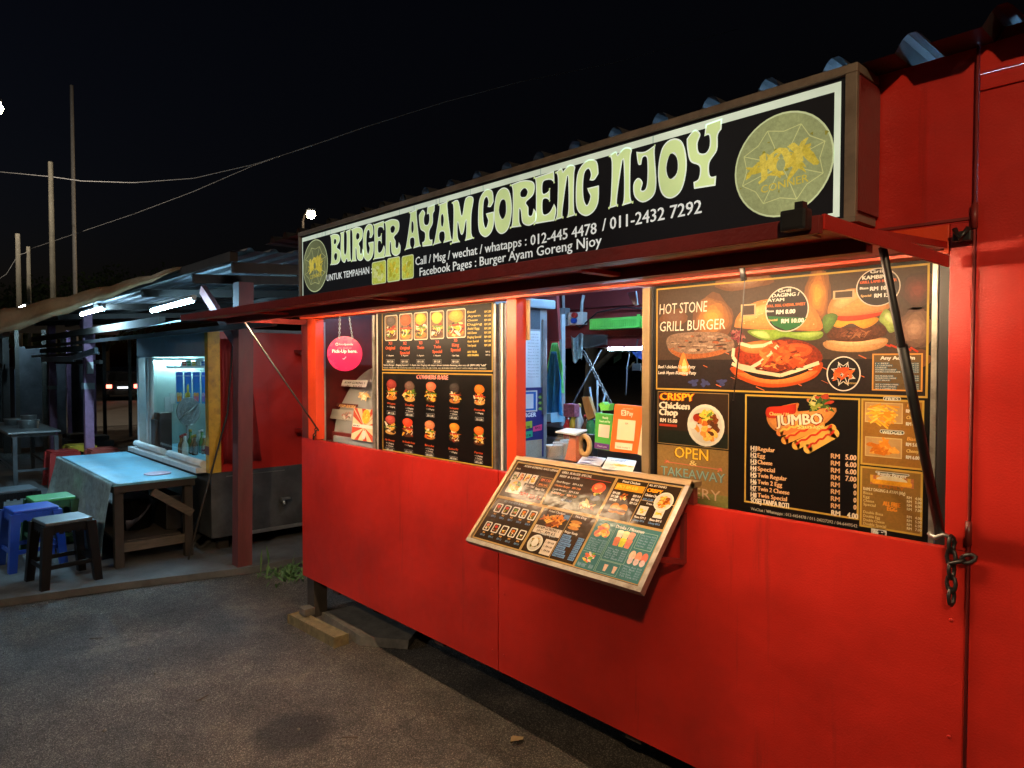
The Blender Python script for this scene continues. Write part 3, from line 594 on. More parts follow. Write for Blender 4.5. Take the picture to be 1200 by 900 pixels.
for k in range(14):
    u = rnd.uniform(0.1, 3.0); sg.rect(u, 0.345, u + 0.004, 0.368, rgb(150, 175, 165), 0, 2.3)
sg.flush('border_stripe')
GLYPH = {
 'B': ([(0, 1, 1), (.45, 1.02), (.88, .93), (.93, .74), (.66, .56), (.98, .42), (1, .16), (.72, .0), (.0, .02, 1), (.1, .12), (.14, .5), (.1, .88)], [(.5, .76, .12, .09), (.55, .26, .15, .12)]),
 'U': ([(0, .98, 1), (.44, 1, 1), (.36, .9), (.36, .35), (.48, .24), (.6, .4), (.62, .86), (.52, .98, 1), (1, 1.02, 1), (.92, .88), (.95, .12), (1.04, .0, 1), (.68, .0, 1), (.6, .1), (.4, -.02), (.12, .1), (.04, .4), (.08, .86)], []),
 'R': ([(0, 1, 1), (.5, 1.03), (.92, .92), (.92, .66), (.64, .52), (.72, .4), (.74, .22), (.86, .2), (.92, .34, 1), (1.02, .22), (.98, .04), (.74, -.02), (.5, .08), (.44, .34), (.38, .40), (.38, .12), (.46, .0, 1), (.0, .02, 1), (.1, .14), (.12, .86)], [(.56, .74, .14, .1)]),
 'G': ([(.98, .72, 1), (.9, .96), (.5, 1.03), (.1, .86), (0, .5), (.06, .14), (.42, -.02), (.78, .03), (.98, .2), (1.0, .5, 1), (.5, .5, 1), (.56, .42), (.64, .32), (.5, .18), (.36, .3), (.32, .55), (.38, .8), (.56, .86), (.66, .74), (.6, .64, 1), (.8, .62)], []),
 'E': ([(0, 1, 1), (.92, 1.03, 1), (.94, .76, 1), (.78, .86), (.44, .86), (.42, .62), (.64, .62), (.74, .7, 1), (.74, .4, 1), (.62, .48), (.42, .47), (.44, .18), (.72, .18), (.92, .34, 1), (1.02, .2), (.94, -.02, 1), (0, .0, 1), (.1, .12), (.1, .88)], []),
 'A': ([(.28, 1, 1), (.82, 1.03, 1), (.76, .9), (.92, .16), (1.02, .02, 1), (.54, .0, 1), (.62, .12), (.58, .28), (.36, .28), (.34, .12), (.44, .02, 1), (-.02, .0, 1), (.1, .14), (.36, .88)], [(.5, .58, .075, .16)]),
 'Y': ([(-.02, .88, 1), (.22, 1.0), (.4, .9), (.32, .76), (.36, .6), (.56, .56), (.68, .66), (.66, .84), (.52, .84, 1), (.56, 1.04, 1), (1.04, 1.06, 1), (1.02, .88, 1), (.92, .8), (.9, .56), (.68, .38), (.7, .16), (.88, .14, 1), (.86, -.02, 1), (.22, .0, 1), (.2, .12, 1), (.36, .16), (.38, .36), (.1, .48), (.0, .7)], []),
 'M': ([(.05, 1, 1), (.34, 1.02), (.5, .62), (.66, 1.02), (.98, .98), (.9, .6), (.9, .14), (1.02, .02, 1), (.62, .0, 1), (.68, .14), (.68, .5), (.56, .2), (.44, .2), (.32, .5), (.32, .14), (.42, .0, 1), (-.02, .0, 1), (.1, .12), (.14, .86)], []),
 'O': ([(.5, 1.02), (.86, .9), (1, .5), (.84, .1), (.46, -.02), (.12, .12), (0, .5), (.14, .9)], [(.5, .54, .2, .22)]),
 'N': ([(.0, .96, 1), (.3, 1.02), (.38, .94, 1), (.66, 1.04), (.94, .98), (.9, .8), (.9, .14), (1.03, .02, 1), (.56, .0, 1), (.64, .14), (.64, .6), (.58, .82), (.36, .14), (.42, .02, 1), (.0, .0, 1), (.1, .14), (.14, .84)], []),
 'J': ([(.12, .96, 1), (.5, .92), (.94, 1.0, 1), (.9, .84), (.98, .3), (.86, .06), (.42, -.02), (.06, .12), (.0, .36), (.2, .46), (.4, .36), (.34, .22), (.52, .22), (.6, .4), (.58, .78), (.4, .82), (.34, .7, 1), (.2, .72)], []),
}
def letter(ch, x0, x1, yt, yb):
    outl, holes = GLYPH[ch]
    xm = (x0 + x1) / 2
    u0 = sg.uv(x0, (yt + yb) / 2)[0]; u1 = sg.uv(x1, (yt + yb) / 2)[0]; v1 = sg.uv(xm, yt)[1]; v0 = sg.uv(xm, yb)[1]
    f = lambda x, y: (u0 + (u1 - u0) * x, v0 + (v1 - v0) * y)
    q = [f(*p) for p in smooth_loop(outl, 5)]
    # pale rim, then the yellow-green body drawn slightly smaller
    sg.poly(q, rgb(212, 230, 216), 0, 2)
    cx = sum(p[0] for p in q) / len(q); n = len(q); w = 0.0045; inner = []
    area = sum(q[i - 1][0] * q[i][1] - q[i][0] * q[i - 1][1] for i in range(n))
    for i in range(n):
        a, b = q[i - 1], q[(i + 1) % n]; dx, dy = b[0] - a[0], b[1] - a[1]; L = math.hypot(dx, dy) or 1
        s_ = 1 if area > 0 else -1
        inner.append((q[i][0] - s_ * dy / L * w, q[i][1] + s_ * dx / L * w))
    sg.poly(inner, rgb(190, 214, 150), 0, 2.6)
    for hx, hy, rx, ry in holes:
        c = f(hx, hy); sg.ell(c[0], c[1], rx * (u1 - u0) + .003, ry * (v1 - v0) + .003, rgb(205, 222, 208), 0, 3.0, n=20, wob=0.04)
        sg.ell(c[0], c[1], rx * (u1 - u0), ry * (v1 - v0), BLK, 0, 3.3, n=20, wob=0.04)
c3 = lambda l: [(330 + a / 4, 330 + b / 4, 130 + c / 4, 130 + d / 4) for a, b, c, d in l]
c4 = lambda l: [(560 + a / 4, 560 + b / 4, 100 + c / 4, 100 + d / 4) for a, b, c, d in l]
words = [('BURGER', c3([(228, 276, 578, 720), (275, 326, 562, 708), (326, 384, 548, 703), (382, 432, 535, 700), (430, 484, 526, 690), (480, 556, 512, 680)])),
         ('AYAM', c3([(578, 652, 472, 645), (646, 716, 458, 632), (710, 800, 434, 620), (792, 902, 418, 612)])),
         ('GORENG', c4([(2, 76, 495, 706), (76, 160, 484, 692), (150, 272, 452, 660), (262, 366, 420, 640), (362, 462, 388, 622), (460, 568, 358, 606)])),
         ('NJOY', c4([(612, 728, 308, 566), (730, 840, 290, 542), (845, 980, 256, 524), (982, 1138, 196, 476)]))]
for wd, bx in words:
    for chh, b in zip(wd, bx): letter(chh, *b)
    sg.flush('word_lettering')
WH = rgb(206, 216, 214)
sg.ptext('UNTUK TEMPAHAN :', 383, 329.5, 436, 7.5, WH, bold=0.012, lay=2); sg.flush('contact_lettering')
sg.ptext('Call / Msg / wechat / whatapps :', 487, 311, 617, 9.5, WH, bold=0.012, lay=2); sg.flush('contact_lettering')
sg.ptext('012-445 4478', 622, 287.5, 699, 12.0, WH, bold=0.014, lay=2); sg.flush('phone_number')
sg.ptext('/ 011-2432 7292', 706, 270.5, 822, 14.0, WH, bold=0.014, lay=2); sg.flush('phone_number')
sg.ptext('Facebook Pages : Burger Ayam Goreng Njoy', 492, 323.5, 705, 9.5, WH, bold=0.012, lay=2, rot=.006)
sg.flush('contact_lettering')
YG = rgb(166, 178, 74)
for x0, x1, yt, yb in ((436, 452.5, 306, 333), (454, 469, 301.5, 330), (471, 485, 299, 327)):
    xm = (x0 + x1) / 2; u0 = sg.uv(x0, 316)[0]; u1 = sg.uv(x1, 316)[0]; v1 = sg.uv(xm, yt)[1]; v0 = sg.uv(xm, yb)[1]
    sg.rrect(u0, v0, u1, v1, 0.012, rgb(185, 200, 160), 0.1, 2); sg.rrect(u0 + .004, v0 + .004, u1 - .004, v1 - .004, 0.01, YG, 0.5, 2.5)
    heap(sg, (u0 + u1) / 2, (v0 + v1) / 2, (u1 - u0) * .4, (v1 - v0) * .4, [rgb(150, 150, 40), rgb(180, 190, 120), rgb(175, 165, 50)], 14, 0.35, 2.8, 0.4)
sg.flush('contact_icons')
def emblem(cx, cy, r, fade, txt):
    base = rgb(*[int(x * fade) for x in (132, 142, 98)])
    sg.ell(cx, cy, r, r, rgb(176, 190, 146), 0.1, 2, n=40); sg.ell(cx, cy, r * 0.965, r * 0.965, base, 0.35, 2.4, n=40)
    lc = rgb(172, 178, 120)
    for k in range(8):
        a = math.radians(k * 45 + 20); b = math.radians(k * 45 + 65)
        sg.line([(cx, cy), (cx + .88 * r * math.cos(a), cy + .76 * r * math.sin(a))], r * 0.018, lc, 2.7)
        pa = (cx + .88 * r * math.cos(a), cy + .76 * r * math.sin(a)); pb = (cx + .88 * r * math.cos(b), cy + .76 * r * math.sin(b))
        sg.line([pa, ((pa[0] + pb[0]) / 2 * .9 + cx * .1, (pa[1] + pb[1]) / 2 * .9 + cy * .1), pb], r * 0.018, lc, 2.7)
    for k in range(16):
        sg.ell(cx + rnd.gauss(0, .4) * r, cy + rnd.gauss(0, .4) * r, r * rnd.uniform(.01, .05), r * rnd.uniform(.01, .05), rgb(120, 118, 40), 0.5, 2.8, n=8, wob=.3)
    ye = rgb(172, 158, 56)
    heap(sg, cx, cy + .02 * r, r * 0.8, r * 0.25, [ye, rgb(176, 160, 60)], 26, 0.30, 3.0, 0.5)
    heap(sg, cx + .35 * r, cy + .18 * r, r * 0.22, r * 0.10, [ye], 6, 0.30, 3.0, 0.5)
    sg.text('JOY', cx - .46 * r, cy - .14 * r, r * 0.42, rgb(184, 170, 70), width=r * 1.0, bold=0.05, lay=4.4, rot=0.12, tex=.4)
    sg.ell(cx - .02 * r, cy + .0 * r, r * .09, r * .12, base, 0.3, 4.6)
    if txt: sg.text('CONNER', cx - .42 * r, cy - .48 * r, r * 0.15, rgb(176, 162, 62), width=r * 0.95, bold=0.01, lay=4.4, rot=0.06)
c = sg.uv(916.5, 193); r_ = (sg.uv(974, 185)[0] - sg.uv(858, 200)[0]) / 2
emblem(c[0], c[1], min(r_, 0.165), 1.0, True); sg.flush('round_emblem')
c = sg.uv(369.5, 311.5); emblem(c[0], c[1], 0.148, 0.72, True); sg.flush('round_emblem')

# ================================================================== MENU BOARDS IN THE WINDOW
GOLD = rgb(196, 160, 70); WHT = rgb(225, 222, 212); ORT = rgb(224, 96, 52); DK = rgb(15, 12, 11)
YB = 0.075
def board(name, label, x0, x1, z0, z1, thick=0.006):
    t = thing(name, label, 'menu board', ((x0 + x1) / 2, YB, z0))
    MB().box(x0, x1, YB, YB + thick, z0, z1).build('backing', M['black'], t)
    return t, Sheet((x0, YB - 0.0004, z0), (1, 0, 0), (0, 0, 1), t, M['print'])
# ---- left board
bx0 = on(441, 450, 1, YB).x; bx1 = on(579.5, 450, 1, YB).x
LB, b = board('menu_board', 'tall black menu board of stacked burger pictures beside the pink hanging sign', bx0, bx1, 1.110, 1.90)
b.prect(442, 350, 579, 556, DK, 0, 0.5); b.flush('board_print')
b.lay = 1
u0 = b.uv(448, 440)[0]; u1 = b.uv(577.5, 440)[0]
vt = b.uv(448, 434)[1]
b.frame(u0, vt, u1, 0.772, 0.006, GOLD); b.frame(u0, 0.012, u1, vt - 0.010, 0.006, GOLD)
b.rect(b.uv(441.5, 450)[0], 0.0, b.uv(443.2, 450)[0], 0.79, rgb(190, 186, 175)); b.flush('gold_border')
b.lay = 2
def bpic(x0, x1, y0, y1, bun, pal, frame=True):
    a = b.uv(x0, y0); c = b.uv(x1, y1)
    if frame:
        b.rrect(a[0], c[1], c[0], a[1], 0.012, rgb(214, 204, 180), 0.1, 2); b.rrect(a[0] + .005, c[1] + .005, c[0] - .005, a[1] - .005, 0.009, rgb(120, 90, 60), 0.6, 2.4)
    L = b.lay; b.lay = 2.6
    tall_burger(b, (a[0] + c[0]) / 2, (a[1] + c[1]) / 2, (c[0] - a[0]) * (0.95 if frame else 1), (a[1] - c[1]) * 0.95, bun, pal); b.lay = L
    b.flush('burger_picture')
P1 = [rgb(235, 225, 200), rgb(150, 40, 20), rgb(70, 40, 25), rgb(230, 180, 60), rgb(80, 120, 40)]
for args in [(451, 466, 370, 399, rgb(74, 62, 56)), (468, 483.5, 368, 399, rgb(214, 74, 22)), (485, 501.5, 366.5, 398, rgb(222, 168, 40)), (504, 520.6, 365, 397, rgb(206, 186, 70)), (523.5, 546, 363, 395.6, rgb(170, 138, 50))]:
    bpic(*args, rnd.choice([P1, PAL_MIX]))
buns1 = [rgb(140, 50, 44), rgb(100, 74, 64), rgb(206, 106, 74), rgb(56, 50, 48), rgb(206, 112, 26)]
for (x, y), bn in zip([(459, 457), (480.3, 459), (505.3, 459.7), (532.8, 461), (562, 463)], buns1): bpic(x - 7.4, x + 7.4, y - 13.5, y + 14, bn, rnd.choice([P1, PAL_MIX]), False)
buns2 = [rgb(176, 70, 60), rgb(216, 64, 36), rgb(202, 120, 78), rgb(206, 124, 28), rgb(206, 98, 26)]
for (x, y), bn in zip([(457.8, 498), (478, 501.4), (504, 504), (532.8, 507), (561.5, 511)], buns2): bpic(x - 7.4, x + 7.4, y - 13, y + 13.5, bn, rnd.choice([P1, PAL_MIX]), False)
b.lay = 2
def bt(t, xc, y, h, col, w, bold=0.02):
    b.ptext(t, xc - w / 2, y, xc + w / 2, h, col, bold=bold, lay=2)
for xc, y, l in [(457.5, 404, ['X1', 'Original']), (474.5, 404, ['X2', 'Original', 'Special']), (493, 403.5, ['X3', 'Twin']), (512.5, 402.5, ['X4', 'Twin', 'Special']), (534, 400.5, ['X5', 'King', 'Special'])]:
    for k, s in enumerate(l): bt(s, xc, y + k * 5.6, 3.6, ORT, 4 if k == 0 else (11 if len(s) > 4 else 8), 0.03)
    bt('1 Ayam' if l[0] != 'X5' else '1 Ayam 1 Daging', xc, 417.5, 1.8, WHT, 8)
    a = b.uv(xc - 5, 421.3); c = b.uv(xc + 5, 426); b.frame(a[0], c[1], c[0], a[1], 0.0015, rgb(150, 150, 150), 2)
    bt('RM %d.00' % (5 + int(l[0][1]) * 2), xc, 424.9, 2.4, WHT, 7)
b.flush('burger_names')
for k in range(9):
    y = 368 + k * 4.9; y -= 1.0
    b.ptext(['Beef', 'Ayam', 'Cheese', 'Daging', 'Add Egg', 'Add Cheese', 'Daging Special', 'Ayam Special', 'Twin Special'][k], 548, y, 558 + (k * 5 % 8), 2.6, rgb(214, 190, 100), bold=.03); b.ptext('RM %d.00' % (2 + k % 4), 568, y - .4, 575.5, 2.6, rgb(214, 190, 100), bold=.03)
for k in range(2): b.ptext(['ADD TELUR', 'ADD DAGING'][k], 548, 413.6 + 3.8 * k, 559 + 2 * k, 2.4, rgb(220, 200, 110), bold=.03); b.ptext('RM 2', 569.5, 413.2 + 3.8 * k, 574.5, 2.0, WHT)
b.flush('price_list')
b.ptext('Semua Burger : Daging Special + 1 Ayam dan Daging ada sayur timun tomato bawang dan sos cili (RM1.00) "add"', 449.8, 428.6, 570, 1.9, WHT, bold=.02)
b.flush('small_print'); b.ptext('PLEASE ORDER AT THE COUNTER AND PAY WITH CASH OR QR CODE, ALL BURGERS SERVED HOT WITH FRIES AND DRINKS', 449.6, 431.7, 570, 1.6, rgb(190, 186, 176), bold=.02)
b.flush('small_print')
b.ptext('CONNERS RARE', 488.5, 443.8, 525, 4.6, rgb(240, 225, 215), bold=.07, lay=2); b.ptext('CONNERS RARE', 488.7, 443.7, 524.8, 4.4, rgb(206, 40, 36), bold=.02, lay=2.5); b.flush('board_title')
nm = ['Wagyu', 'Truffle', 'Foie', 'Volcano', 'Mozzarella', 'Mr Honey', 'Mr Double Deep', 'Brioche', 'Butterfly', 'Parma']
for i, (x, y) in enumerate([(458.5, 473.5), (480, 475.5), (504.5, 476.5), (532, 479), (562, 481), (457, 516), (479, 518.5), (503.5, 522.5), (531.5, 526.5), (561, 531)]):
    bt(nm[i], x, y, 2.3, ORT, 7 + len(nm[i]) * 0.5); bt('+ 1 Daging', x, y + 3.6, 1.8, WHT, 9); 
    if i % 2: bt('+ Cheese', x, y + 6.6, 1.8, WHT, 8)
    yy = y + 11; a = b.uv(x - 5, yy - 3.4); c = b.uv(x + 5, yy + 1.6); b.frame(a[0], c[1], c[0], a[1], 0.0015, rgb(170, 170, 170), 2); bt('RM 1%d.00' % (i % 9 + 1), x, yy + .4, 2.3, WHT, 7)
b.flush('burger_names')
# aluminium channel and white strips beside the left board
MB().box(bx1 + 0.002, bx1 + 0.018, 0.066, 0.09, 1.107, 1.87, bev=0.003).build('edge_channel', M['alu'], LB)
MB().box(bx1 + 0.024, bx1 + 0.075, 0.080, 0.09, 1.107, 1.87).build('edge_channel', M['sheetmetal'], LB); MB().box(bx1 + 0.045, bx1 + 0.056, 0.074, 0.0795, 1.107, 1.87).build('edge_strip', M['p_white'], LB)
MB().box(bx0 - 0.028, bx0 - 0.002, 0.066, 0.085, 1.107, 1.87).build('edge_channel', M['alu'], LB)

# ---- right board
rx0 = on(766.5, 450, 1, YB).x; rx1 = on(1092, 450, 1, YB).x
RB, r = board('menu_board', 'wide black menu board with the hot stone grill burger picture and jumbo hot dog prices', rx0, rx1, 1.110, 1.885)
r.rect(0.004, 0.004, rx1 - rx0 - 0.004, 0.771, DK, 0.1, 0.5); r.flush('board_print')
r.lay = 1
a = r.uv(771, 348); c = r.uv(1084.5, 461); GU0, GV1 = a; GU1, GV0 = c; GV0 = r.uv(771, 454.5)[1]; GV1 = 0.752
BR = rgb(74, 56, 44)
r.rect(GU0, GV0, GU1, GV1, BR, 0.35, 1); 
hb = (GU1 - GU0)
r.rect(GU0, GV0, GU1, GV0 + 0.10, rgb(40, 30, 28), 0.4, 1.1)
def blur_flame(x, y, rx, ry, n=7, c1=(235, 150, 60), c0=(110, 70, 45), lay=1.3):
    for k in range(n):
        f = k / (n - 1); cc = rgb(*[c0[i] + (c1[i] - c0[i]) * f for i in range(3)])
        r.pell(x, y, rx * (1 - .75 * f), ry * (1 - .75 * f), cc, 0.25, lay + k * 0.05, n=20, wob=0.10)
blur_flame(835, 372, 24, 26); blur_flame(958, 345, 16, 34); blur_flame(1075, 340, 22, 22, c1=(120, 60, 50), c0=(70, 50, 42))
blur_flame(870, 330, 34, 10, c1=(150, 120, 100)); blur_flame(790, 372, 16, 10, c1=(120, 86, 70)); blur_flame(1072, 385, 22, 24, c1=(170, 130, 105), c0=(100, 74, 62)); blur_flame(1074, 420, 18, 10, c1=(96, 60, 50))
r.flush('poster_background')
# sparks and coals
for k in range(26):
    x = rnd.uniform(790, 1080); y = rnd.uniform(405, 452) + (x - 771) * 0.02; L = rnd.uniform(4, 10)
    r.pline([(x, y), (x + L, y + L * .45)], rnd.uniform(.001, .003), rgb(214, 110, 60), 1.8)
for x in (813, 826, 846): r.pell(x, 449 - abs(x - 826) * .05, 5, 4, rgb(60, 66, 110), 0.5, 1.8, wob=.3)
for k in range(5): r.pline([(1035 + 8 * k, 403 + k), (1044 + 8 * k, 406 + 1.6 * k)], .005, rgb(200, 60, 30), 1.8)
r.flush('sparks')
# steak on the fire
r.ppoly([(781, 400), (786, 393), (800, 390), (820, 389), (845, 390), (858, 397), (860, 408), (848, 414), (830, 416), (812, 417), (795, 417), (785, 412)], rgb(132, 106, 88), 0.9, 2, smooth=True)
for k in range(46): r.pell(rnd.uniform(788, 854), rnd.uniform(393, 411), rnd.uniform(2, 6), rnd.uniform(.6, 1.6), rnd.choice([rgb(170, 146, 126), rgb(96, 70, 56), rgb(150, 122, 100), rgb(60, 42, 34), rgb(150, 84, 50)]), 0.9, 2.2 + .01 * k, n=8)
r.ppoly([(783, 408), (800, 414), (825, 414), (850, 409), (846, 415), (820, 420), (796, 419)], rgb(160, 92, 50), 0.8, 2.1, smooth=True)
r.ppoly([(795, 436), (797, 422), (801, 413), (805, 422), (809, 434), (803, 440)], rgb(232, 130, 60), 0.2, 2.8, smooth=True); r.ppoly([(799, 434), (802, 420), (806, 434)], rgb(250, 196, 110), 0.2, 2.9, smooth=True)
r.flush('steak_picture')
# middle burger
def poly(pts, col, tex=0.5, lay=2.0):
    """food shape of the printed photograph, drawn as nested tones"""
    qn = smooth_loop([r.uv(*p) for p in pts], 4); cx = sum(p[0] for p in qn) / len(qn); cy = sum(p[1] for p in qn) / len(qn)
    for k, (sc, br) in enumerate(((1, .72), (.9, .88), (.76, 1.0), (.56, 1.12), (.34, 1.24))):
        ox = (1 - sc) * .004; q2 = [(cx + (x - cx) * sc - ox, cy + (y - cy) * sc + ox) for x, y in qn]
        c_ = rgb(*col); r.poly(q2, tuple(min(1, v * br) for v in c_), tex, lay + .008 * k)
poly([(857, 430), (866, 443), (888, 452), (912, 454), (940, 449), (958, 440), (964, 425), (945, 425), (900, 430)], (206, 82, 26), .35, 2.0)
poly([(862, 436), (885, 447), (915, 450), (945, 444), (958, 434), (930, 441), (900, 443)], (232, 132, 62), .4, 2.05)
poly([(858, 418), (868, 404), (890, 400), (930, 398), (955, 406), (964, 420), (950, 432), (910, 438), (880, 434)], (150, 50, 22), .9, 2.1)
heap(r, *r.uv(918, 418), 0.085, 0.05, [rgb(190, 74, 30), rgb(214, 100, 40), rgb(120, 40, 18), rgb(226, 130, 60)], 60, 0.22, 2.15)
poly([(905, 408), (935, 402), (952, 408), (945, 417), (920, 418)], (222, 92, 40), .4, 2.4); poly([(868, 404), (895, 399), (905, 405), (890, 414), (872, 412)], (226, 122, 60), .4, 2.4)
for pts in ([(860, 408), (859, 418), (866, 428), (880, 431), (892, 424), (905, 412), (912, 405)], [(858, 426), (870, 432), (890, 436), (915, 440), (940, 432), (960, 425)], [(866, 402), (880, 406), (895, 405), (905, 401)]):
    q = [r.uv(*p) for p in pts]; r.line(q, 0.011, rgb(238, 212, 176), 2.6)
poly([(858, 424), (880, 436), (912, 441), (945, 432), (958, 424), (945, 436), (912, 445), (880, 440)], (40, 24, 20), .3, 2.55)
heap(r, *r.uv(865, 393), 0.032, 0.022, [rgb(96, 28, 40), rgb(130, 50, 60), rgb(70, 20, 26), rgb(160, 96, 90)], 26, 0.4, 2.6)
poly([(876, 388), (890, 397), (905, 399), (920, 395), (945, 399), (962, 396), (962, 388), (930, 389), (900, 385)], (126, 160, 52), .5, 2.7); poly([(926, 392), (948, 396), (962, 392), (962, 389), (940, 390)], (160, 190, 90), .4, 2.75); poly([(880, 389), (892, 396), (903, 396), (896, 388)], (176, 200, 110), .4, 2.75)
poly([(861, 381), (864, 371), (874, 360), (888, 353), (906, 350), (930, 350), (950, 358), (961, 372), (962, 387), (930, 387), (890, 386), (864, 384)], (214, 138, 72), .35, 2.8)
poly([(866, 376), (874, 365), (890, 358), (908, 355), (900, 366), (880, 376)], (234, 170, 104), .3, 2.85)
r.prect(868.5, 357, 886, 370, rgb(196, 168, 128), 0.1, 3.0); r.prect(870.5, 358.5, 884, 368.5, rgb(70, 52, 40), 0.3, 3.1)
for k in range(40):
    x, y = rnd.uniform(868, 955), rnd.uniform(352, 380)
    if abs(x - 911) / 46 + (380 - y) / 42 < 1: r.pell(x, y, .8, .5, rgb(240, 206, 150), .1, 2.95, n=6)
for k in range(14): r.pell(rnd.uniform(866, 956), rnd.uniform(425, 434), rnd.uniform(1.5, 4), rnd.uniform(.6, 1.4), rnd.choice([rgb(240, 220, 180), rgb(90, 40, 20), rgb(226, 140, 70)]), .6, 2.62, n=8)
r.flush('burger_picture')
# right burger
poly([(967, 400), (968, 408), (985, 412), (1015, 412), (1036, 406), (1038, 396), (1000, 398)], (206, 150, 96), .4, 2.0); poly([(968, 399), (1000, 402), (1037, 397), (1030, 403), (990, 406)], (226, 176, 124), .4, 2.05)
poly([(969, 392), (973, 385), (1000, 383), (1030, 380), (1039, 386), (1036, 394), (1010, 400), (985, 400), (972, 397)], (92, 48, 28), .9, 2.1)
heap(r, *r.uv(1003, 391), 0.050, 0.014, [rgb(130, 72, 44), rgb(70, 34, 20), rgb(150, 92, 56)], 40, 0.2, 2.15)
poly([(976, 376), (1000, 374), (1028, 372), (1026, 379), (1012, 385), (998, 379), (985, 384), (977, 382)], (232, 152, 44), .25, 2.4)
poly([(982, 371), (1005, 369), (1034, 363), (1036, 368), (1010, 375), (985, 376)], (206, 62, 36), .35, 2.5)
poly([(970, 367), (974, 352), (985, 342), (1000, 338), (1022, 340), (1038, 350), (1043, 360), (1030, 366), (1000, 370), (980, 370)], (206, 140, 82), .3, 2.6); poly([(976, 358), (985, 347), (1002, 342), (1015, 345), (1000, 354), (985, 362)], (226, 166, 108), .3, 2.65)
poly([(964, 380), (966, 370), (976, 367), (982, 371), (977, 382), (968, 391)], (84, 116, 52), .5, 2.7); poly([(1030, 374), (1038, 362), (1046, 370), (1050, 385), (1043, 390), (1037, 382)], (150, 170, 84), .5, 2.7); poly([(1036, 372), (1042, 366), (1048, 380)], (190, 200, 130), .4, 2.75)
r.prect(976.5, 341, 1001.5, 349.5, rgb(196, 168, 128), 0.1, 3.0); r.prect(979, 342.3, 999, 348, rgb(70, 52, 40), 0.3, 3.1)
r.flush('burger_picture')
def badge(cx, cy, rx, ry, low, lines):
    r.pell(cx, cy, rx, ry, rgb(222, 208, 190), 0.1, 3.2, n=36); r.pell(cx, cy, rx * .95, ry * .95, rgb(38, 28, 26), 0.2, 3.4, n=36)
    if low: r.ppoly([(cx - rx * .9, cy + ry * .30), (cx + rx * .93, cy + ry * .38), (cx + rx * .6, cy + ry * .74), (cx, cy + ry * .94), (cx - rx * .6, cy + ry * .70)], rgb(30, 110, 54), 0.2, 3.5)
    for t, x0, y, x1, h, col in lines: r.ptext(t, x0, y, x1, h, rgb(*col), bold=.04, lay=3.7)
    r.flush('price_badge')
badge(922, 362.5, 25.5, 26.5, True, [('Grill', 912, 342.8, 927, 3.4, (225, 222, 212)), ('DAGING /', 905, 348.6, 937, 4, (225, 222, 212)), ('AYAM', 900, 354, 919, 3.6, (225, 222, 212)), ('ROLL, EGG, CAESAR, SWEET', 898.5, 360.3, 944, 3, (222, 110, 50)), ('Biasa', 898.5, 366, 907, 2.6, (225, 222, 212)), ('RM 8.00', 910, 368.3, 932, 5, (235, 232, 225)), ('Special', 900, 376.5, 911, 2.6, (225, 180, 120)), ('RM 10.00', 916, 378.8, 942, 5, (235, 232, 225))])
badge(1029, 336.5, 26, 22.5, False, [('Grill', 1020, 320.5, 1037, 3.6, (225, 222, 212)), ('KAMBING', 1011, 328, 1044, 4.4, (225, 222, 212)), ('GRILL LAMB BURGER', 1008, 332.8, 1051, 3.2, (222, 96, 50)), ('Biasa', 1008, 339.4, 1018, 2.8, (225, 222, 212)), ('RM 10.00', 1020, 340.8, 1048, 4.6, (235, 232, 225)), ('Special', 1009, 348.3, 1021, 2.8, (225, 180, 120)), ('RM 13.00', 1025, 348.8, 1050, 4.6, (235, 232, 225))])
r.ptext('HOT STONE', 773, 368.5, 829, 12, rgb(235, 222, 205), bold=.0, lay=3, shear=.08); r.flush('poster_title'); r.ptext('GRILL BURGER', 773.5, 388.5, 850, 11.5, rgb(235, 222, 205), bold=.0, lay=3, shear=.08); r.flush('poster_title')
r.ptext('Beef / chicken / Lamb Patty', 771.5, 431.5, 815, 3.6, WHT, bold=.02, lay=3, shear=.2); r.ptext('Lamb /Ayam /Kambing Patty', 771.5, 438.3, 816, 3.6, WHT, bold=.02, lay=3, shear=.2); r.flush('poster_caption')
# joy emblem
r.pell(988.5, 438, 20, 20.5, rgb(235, 228, 216), 0.05, 3, n=36); r.pell(988.5, 438, 18.6, 19.2, rgb(26, 20, 20), 0.05, 3.2, n=36)
for k in range(8):
    an = math.radians(45 * k + 22); r.pline([(988.5, 438), (988.5 + 15 * math.cos(an), 438 + 15 * math.sin(an))], .0022, rgb(225, 220, 210), 3.4)
    an2 = math.radians(45 * k + 67); r.pline([(988.5 + 14 * math.cos(an), 438 + 14 * math.sin(an)), (988.5 + 9 * math.cos((an + an2) / 2), 438 + 9 * math.sin((an + an2) / 2)), (988.5 + 14 * math.cos(an2), 438 + 14 * math.sin(an2))], .0018, rgb(225, 220, 210), 3.4)
heap(r, *r.uv(988.5, 437), 0.034, 0.016, [rgb(222, 84, 34), rgb(232, 120, 50)], 14, 0.4, 3.5, .2); r.ptext('JOY', 977, 443, 1001, 9.5, rgb(240, 110, 44), bold=.06, lay=4.2); r.ptext('Conner', 990, 450, 1004, 3, rgb(222, 190, 110), lay=4.2); r.flush('round_emblem')
